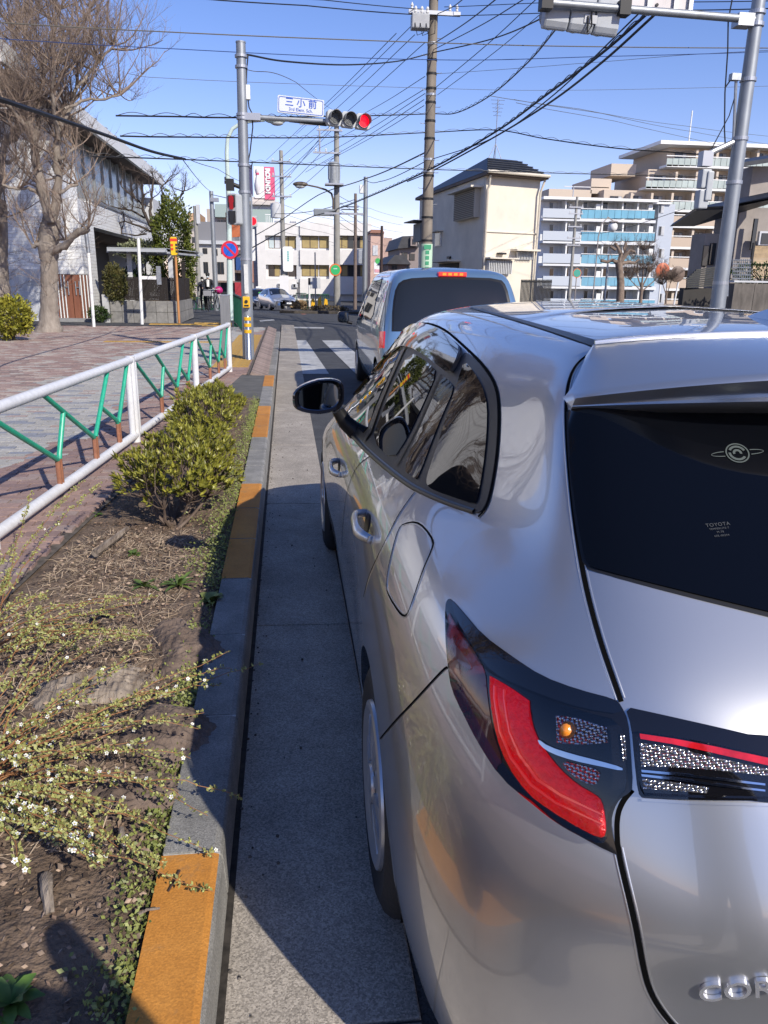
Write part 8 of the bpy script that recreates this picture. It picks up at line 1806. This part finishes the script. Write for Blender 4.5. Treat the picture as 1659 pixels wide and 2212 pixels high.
RB = {'pelvis':(.145,.115),'waist':(.13,.10),'chest':(.155,.115),'neck':.058,'head':(.075,.095),'sh':.072,'el':.046,'wr':.033,'ha':(.036,.022),'hip':.085,'kn':.060,'an':.040,'toe':.038}
M_skin = mat('skin', (.52,.33,.25), rough=.55); M_hair = mat('dark_hair', (.015,.012,.01), rough=.5); M_jkt = mat('dark_jacket', (.018,.020,.026), rough=.75, var=.3, scale=14); M_trs = mat('dark_trousers', (.014,.014,.018), rough=.8); M_shoe = mat('dark_shoe', (.02,.02,.02), rough=.5)
J_st = {'pelvis':(0,0,.93),'waist':(0,0,1.08),'chest':(0,.01,1.30),'neck':(0,.0,1.48),'head':(0,-.01,1.60)}
for s, k in (('l',-1),('r',1)): J_st.update({'sh_'+s:(k*.17,0,1.40),'el_'+s:(k*.23,-.06,1.14),'wr_'+s:(k*.21,-.24,1.02),'ha_'+s:(k*.20,-.33,1.01),'hip_'+s:(k*.085,0,.90),'kn_'+s:(k*.09,-.03+.07*k,.50),'an_'+s:(k*.09,.03+.10*k,.09),'toe_'+s:(k*.10,-.12+.10*k,.04)})
def wheel_b(mb, c, r, t=.018, n=26):
    P = [Vector(c)+Vector((0,r*math.cos(2*PI*i/n),r*math.sin(2*PI*i/n))) for i in range(n+1)]; mb.tube(P, t, n=6)
def bicycle(label, loc, rz, fm, basket=None, bag=None):
    o = thing('bicycle', label, 'bicycle', loc, rz); 
    for nm, y in (('front_wheel',-.52),('rear_wheel',.52)):
        mb = MB(); wheel_b(mb,(0,y,.33),.31); w = mb.build(nm, M_rubber, o); mb = MB()
        for k in range(10): a = 2*PI*k/10; mb.tube([(0,y,.33),(0,y+.30*math.cos(a),.33+.30*math.sin(a))], .002, n=3)
        mb.build('spokes', M_steel, w)
    mb = MB(); mb.tube([(0,-.52,.33),(0,-.42,.72),(0,-.38,.98)], .018, n=6); mb.tube([(0,-.42,.70),(0,.0,.30),(0,.52,.33)], .018, n=6); mb.tube([(0,.0,.30),(0,.14,.80)], .016, n=6); mb.tube([(0,-.42,.72),(0,.12,.62),(0,.52,.33)], .014, n=6); mb.build('frame', fm, o)
    mb = MB(); mb.tube([(-.26,-.22,1.02),(-.2,-.36,1.02),(0,-.39,1.0),(.2,-.36,1.02),(.26,-.22,1.02)], .013, n=6); mb.build('handlebar', M_steel, o); mb = MB(); mb.ball((0,.14,.83), .09,.13,.04,10,6); mb.build('saddle', M_blackm, o)
    if basket: mb = MB(); mb.box(-.19,.19,-.80,-.50,.72,.97); mb.build('basket', basket, o, bevel=.02)
    if bag: mb = MB(); mb.ball((.28,.2,.95), .22,.25,.20,12,8); mb.build('bag', bag, o, smooth=True)
    return o
M_frm = mat('bicycle_frame', (.08,.08,.09), rough=.35, metal=.5)
Yc = 40.0; p = pY(452, 662, Yc); zc = .02
bicycle('black bicycle ridden along the left pavement with a grey front basket', (p.x+.0, Yc, zc), .0, M_frm, mat('grey_basket',(.25,.25,.28),rough=.7))
J = dict(J_st); J.update({'pelvis':(0,.12,.92),'waist':(0,.08,1.07),'chest':(0,.0,1.30),'neck':(0,-.05,1.47),'head':(0,-.07,1.61)})
for s, k in (('l',-1),('r',1)): J.update({'sh_'+s:(k*.18,-.01,1.40),'el_'+s:(k*.27,-.12,1.18),'wr_'+s:(k*.25,-.24,1.06),'ha_'+s:(k*.25,-.30,1.04),'hip_'+s:(k*.09,.10,.90),'kn_'+s:(k*.12,-.18,.68 if k > 0 else .58),'an_'+s:(k*.11,-.05,.36 if k > 0 else .14),'toe_'+s:(k*.11,-.18,.32 if k > 0 else .09)})
fg = figure('person', 'person in a black jacket and cap with a face mask riding a bicycle', (p.x, Yc-.02, zc+.03), 0, J, RB, M_jkt, M_skin, M_trs, M_hair, M_shoe, 1.0, cap=mat('black_cap',(.02,.02,.02),rough=.7), mask=mat('mask_blue',(.55,.66,.72),rough=.7))
mb = MB(); mb.prism([(-.05,-.14,1.12),(.06,-.14,1.12),(.075,-.12,1.42),(.0,-.16,1.47),(-.075,-.12,1.42)], (0,.03,0)); mb.build('white_scarf', M_wht, fg)
p2 = pY(439, 660, Yc+.6)
figure('person', 'person in dark clothes and a white face mask walking beside the cyclist', (p2.x, Yc+.7, .0), .1, J_st, RB, mat('navy_coat',(.02,.024,.04),rough=.8,var=.4,scale=18), M_skin, M_trs, M_hair, M_shoe, .94, mask=M_wht)
p3 = pY(470, 655, Yc+2)
bicycle('bicycle with a magenta bag parked behind the cyclist', (p3.x-.15, Yc+2.2, .02), .35, M_frm, None, mat('magenta_bag',(.45,.02,.16),rough=.6)); bicycle('dark parked bicycle beside the walking person', (pY(430,655,44).x, 44, -.2), -.5, M_frm, M_blackm)
# the person taking the picture stands behind the camera and shades the soil
J = {'pelvis':(0,0,.93),'waist':(0,0,1.08),'chest':(0,.0,1.31),'neck':(0,-.02,1.49),'head':(0,-.05,1.61)}
for s, k in (('l',-1),('r',1)): J.update({'sh_'+s:(k*.18,0,1.41),'el_'+s:(k*.25,-.14,1.20),'wr_'+s:(k*.13,-.24,1.36),'ha_'+s:(k*.10,-.27,1.42),'hip_'+s:(k*.09,0,.90),'kn_'+s:(k*.10,-.02,.50),'an_'+s:(k*.11,.02,.09),'toe_'+s:(k*.12,-.14,.04)})
figure('person', 'person in a dark coat standing in the gutter behind the silver car', (.30, -.42, .0), PI, J, {k: (tuple(q*1.25 for q in v) if isinstance(v, tuple) else v*1.2) for k, v in RB.items()}, M_jkt, M_skin, M_trs, M_hair, M_shoe, 1.06)
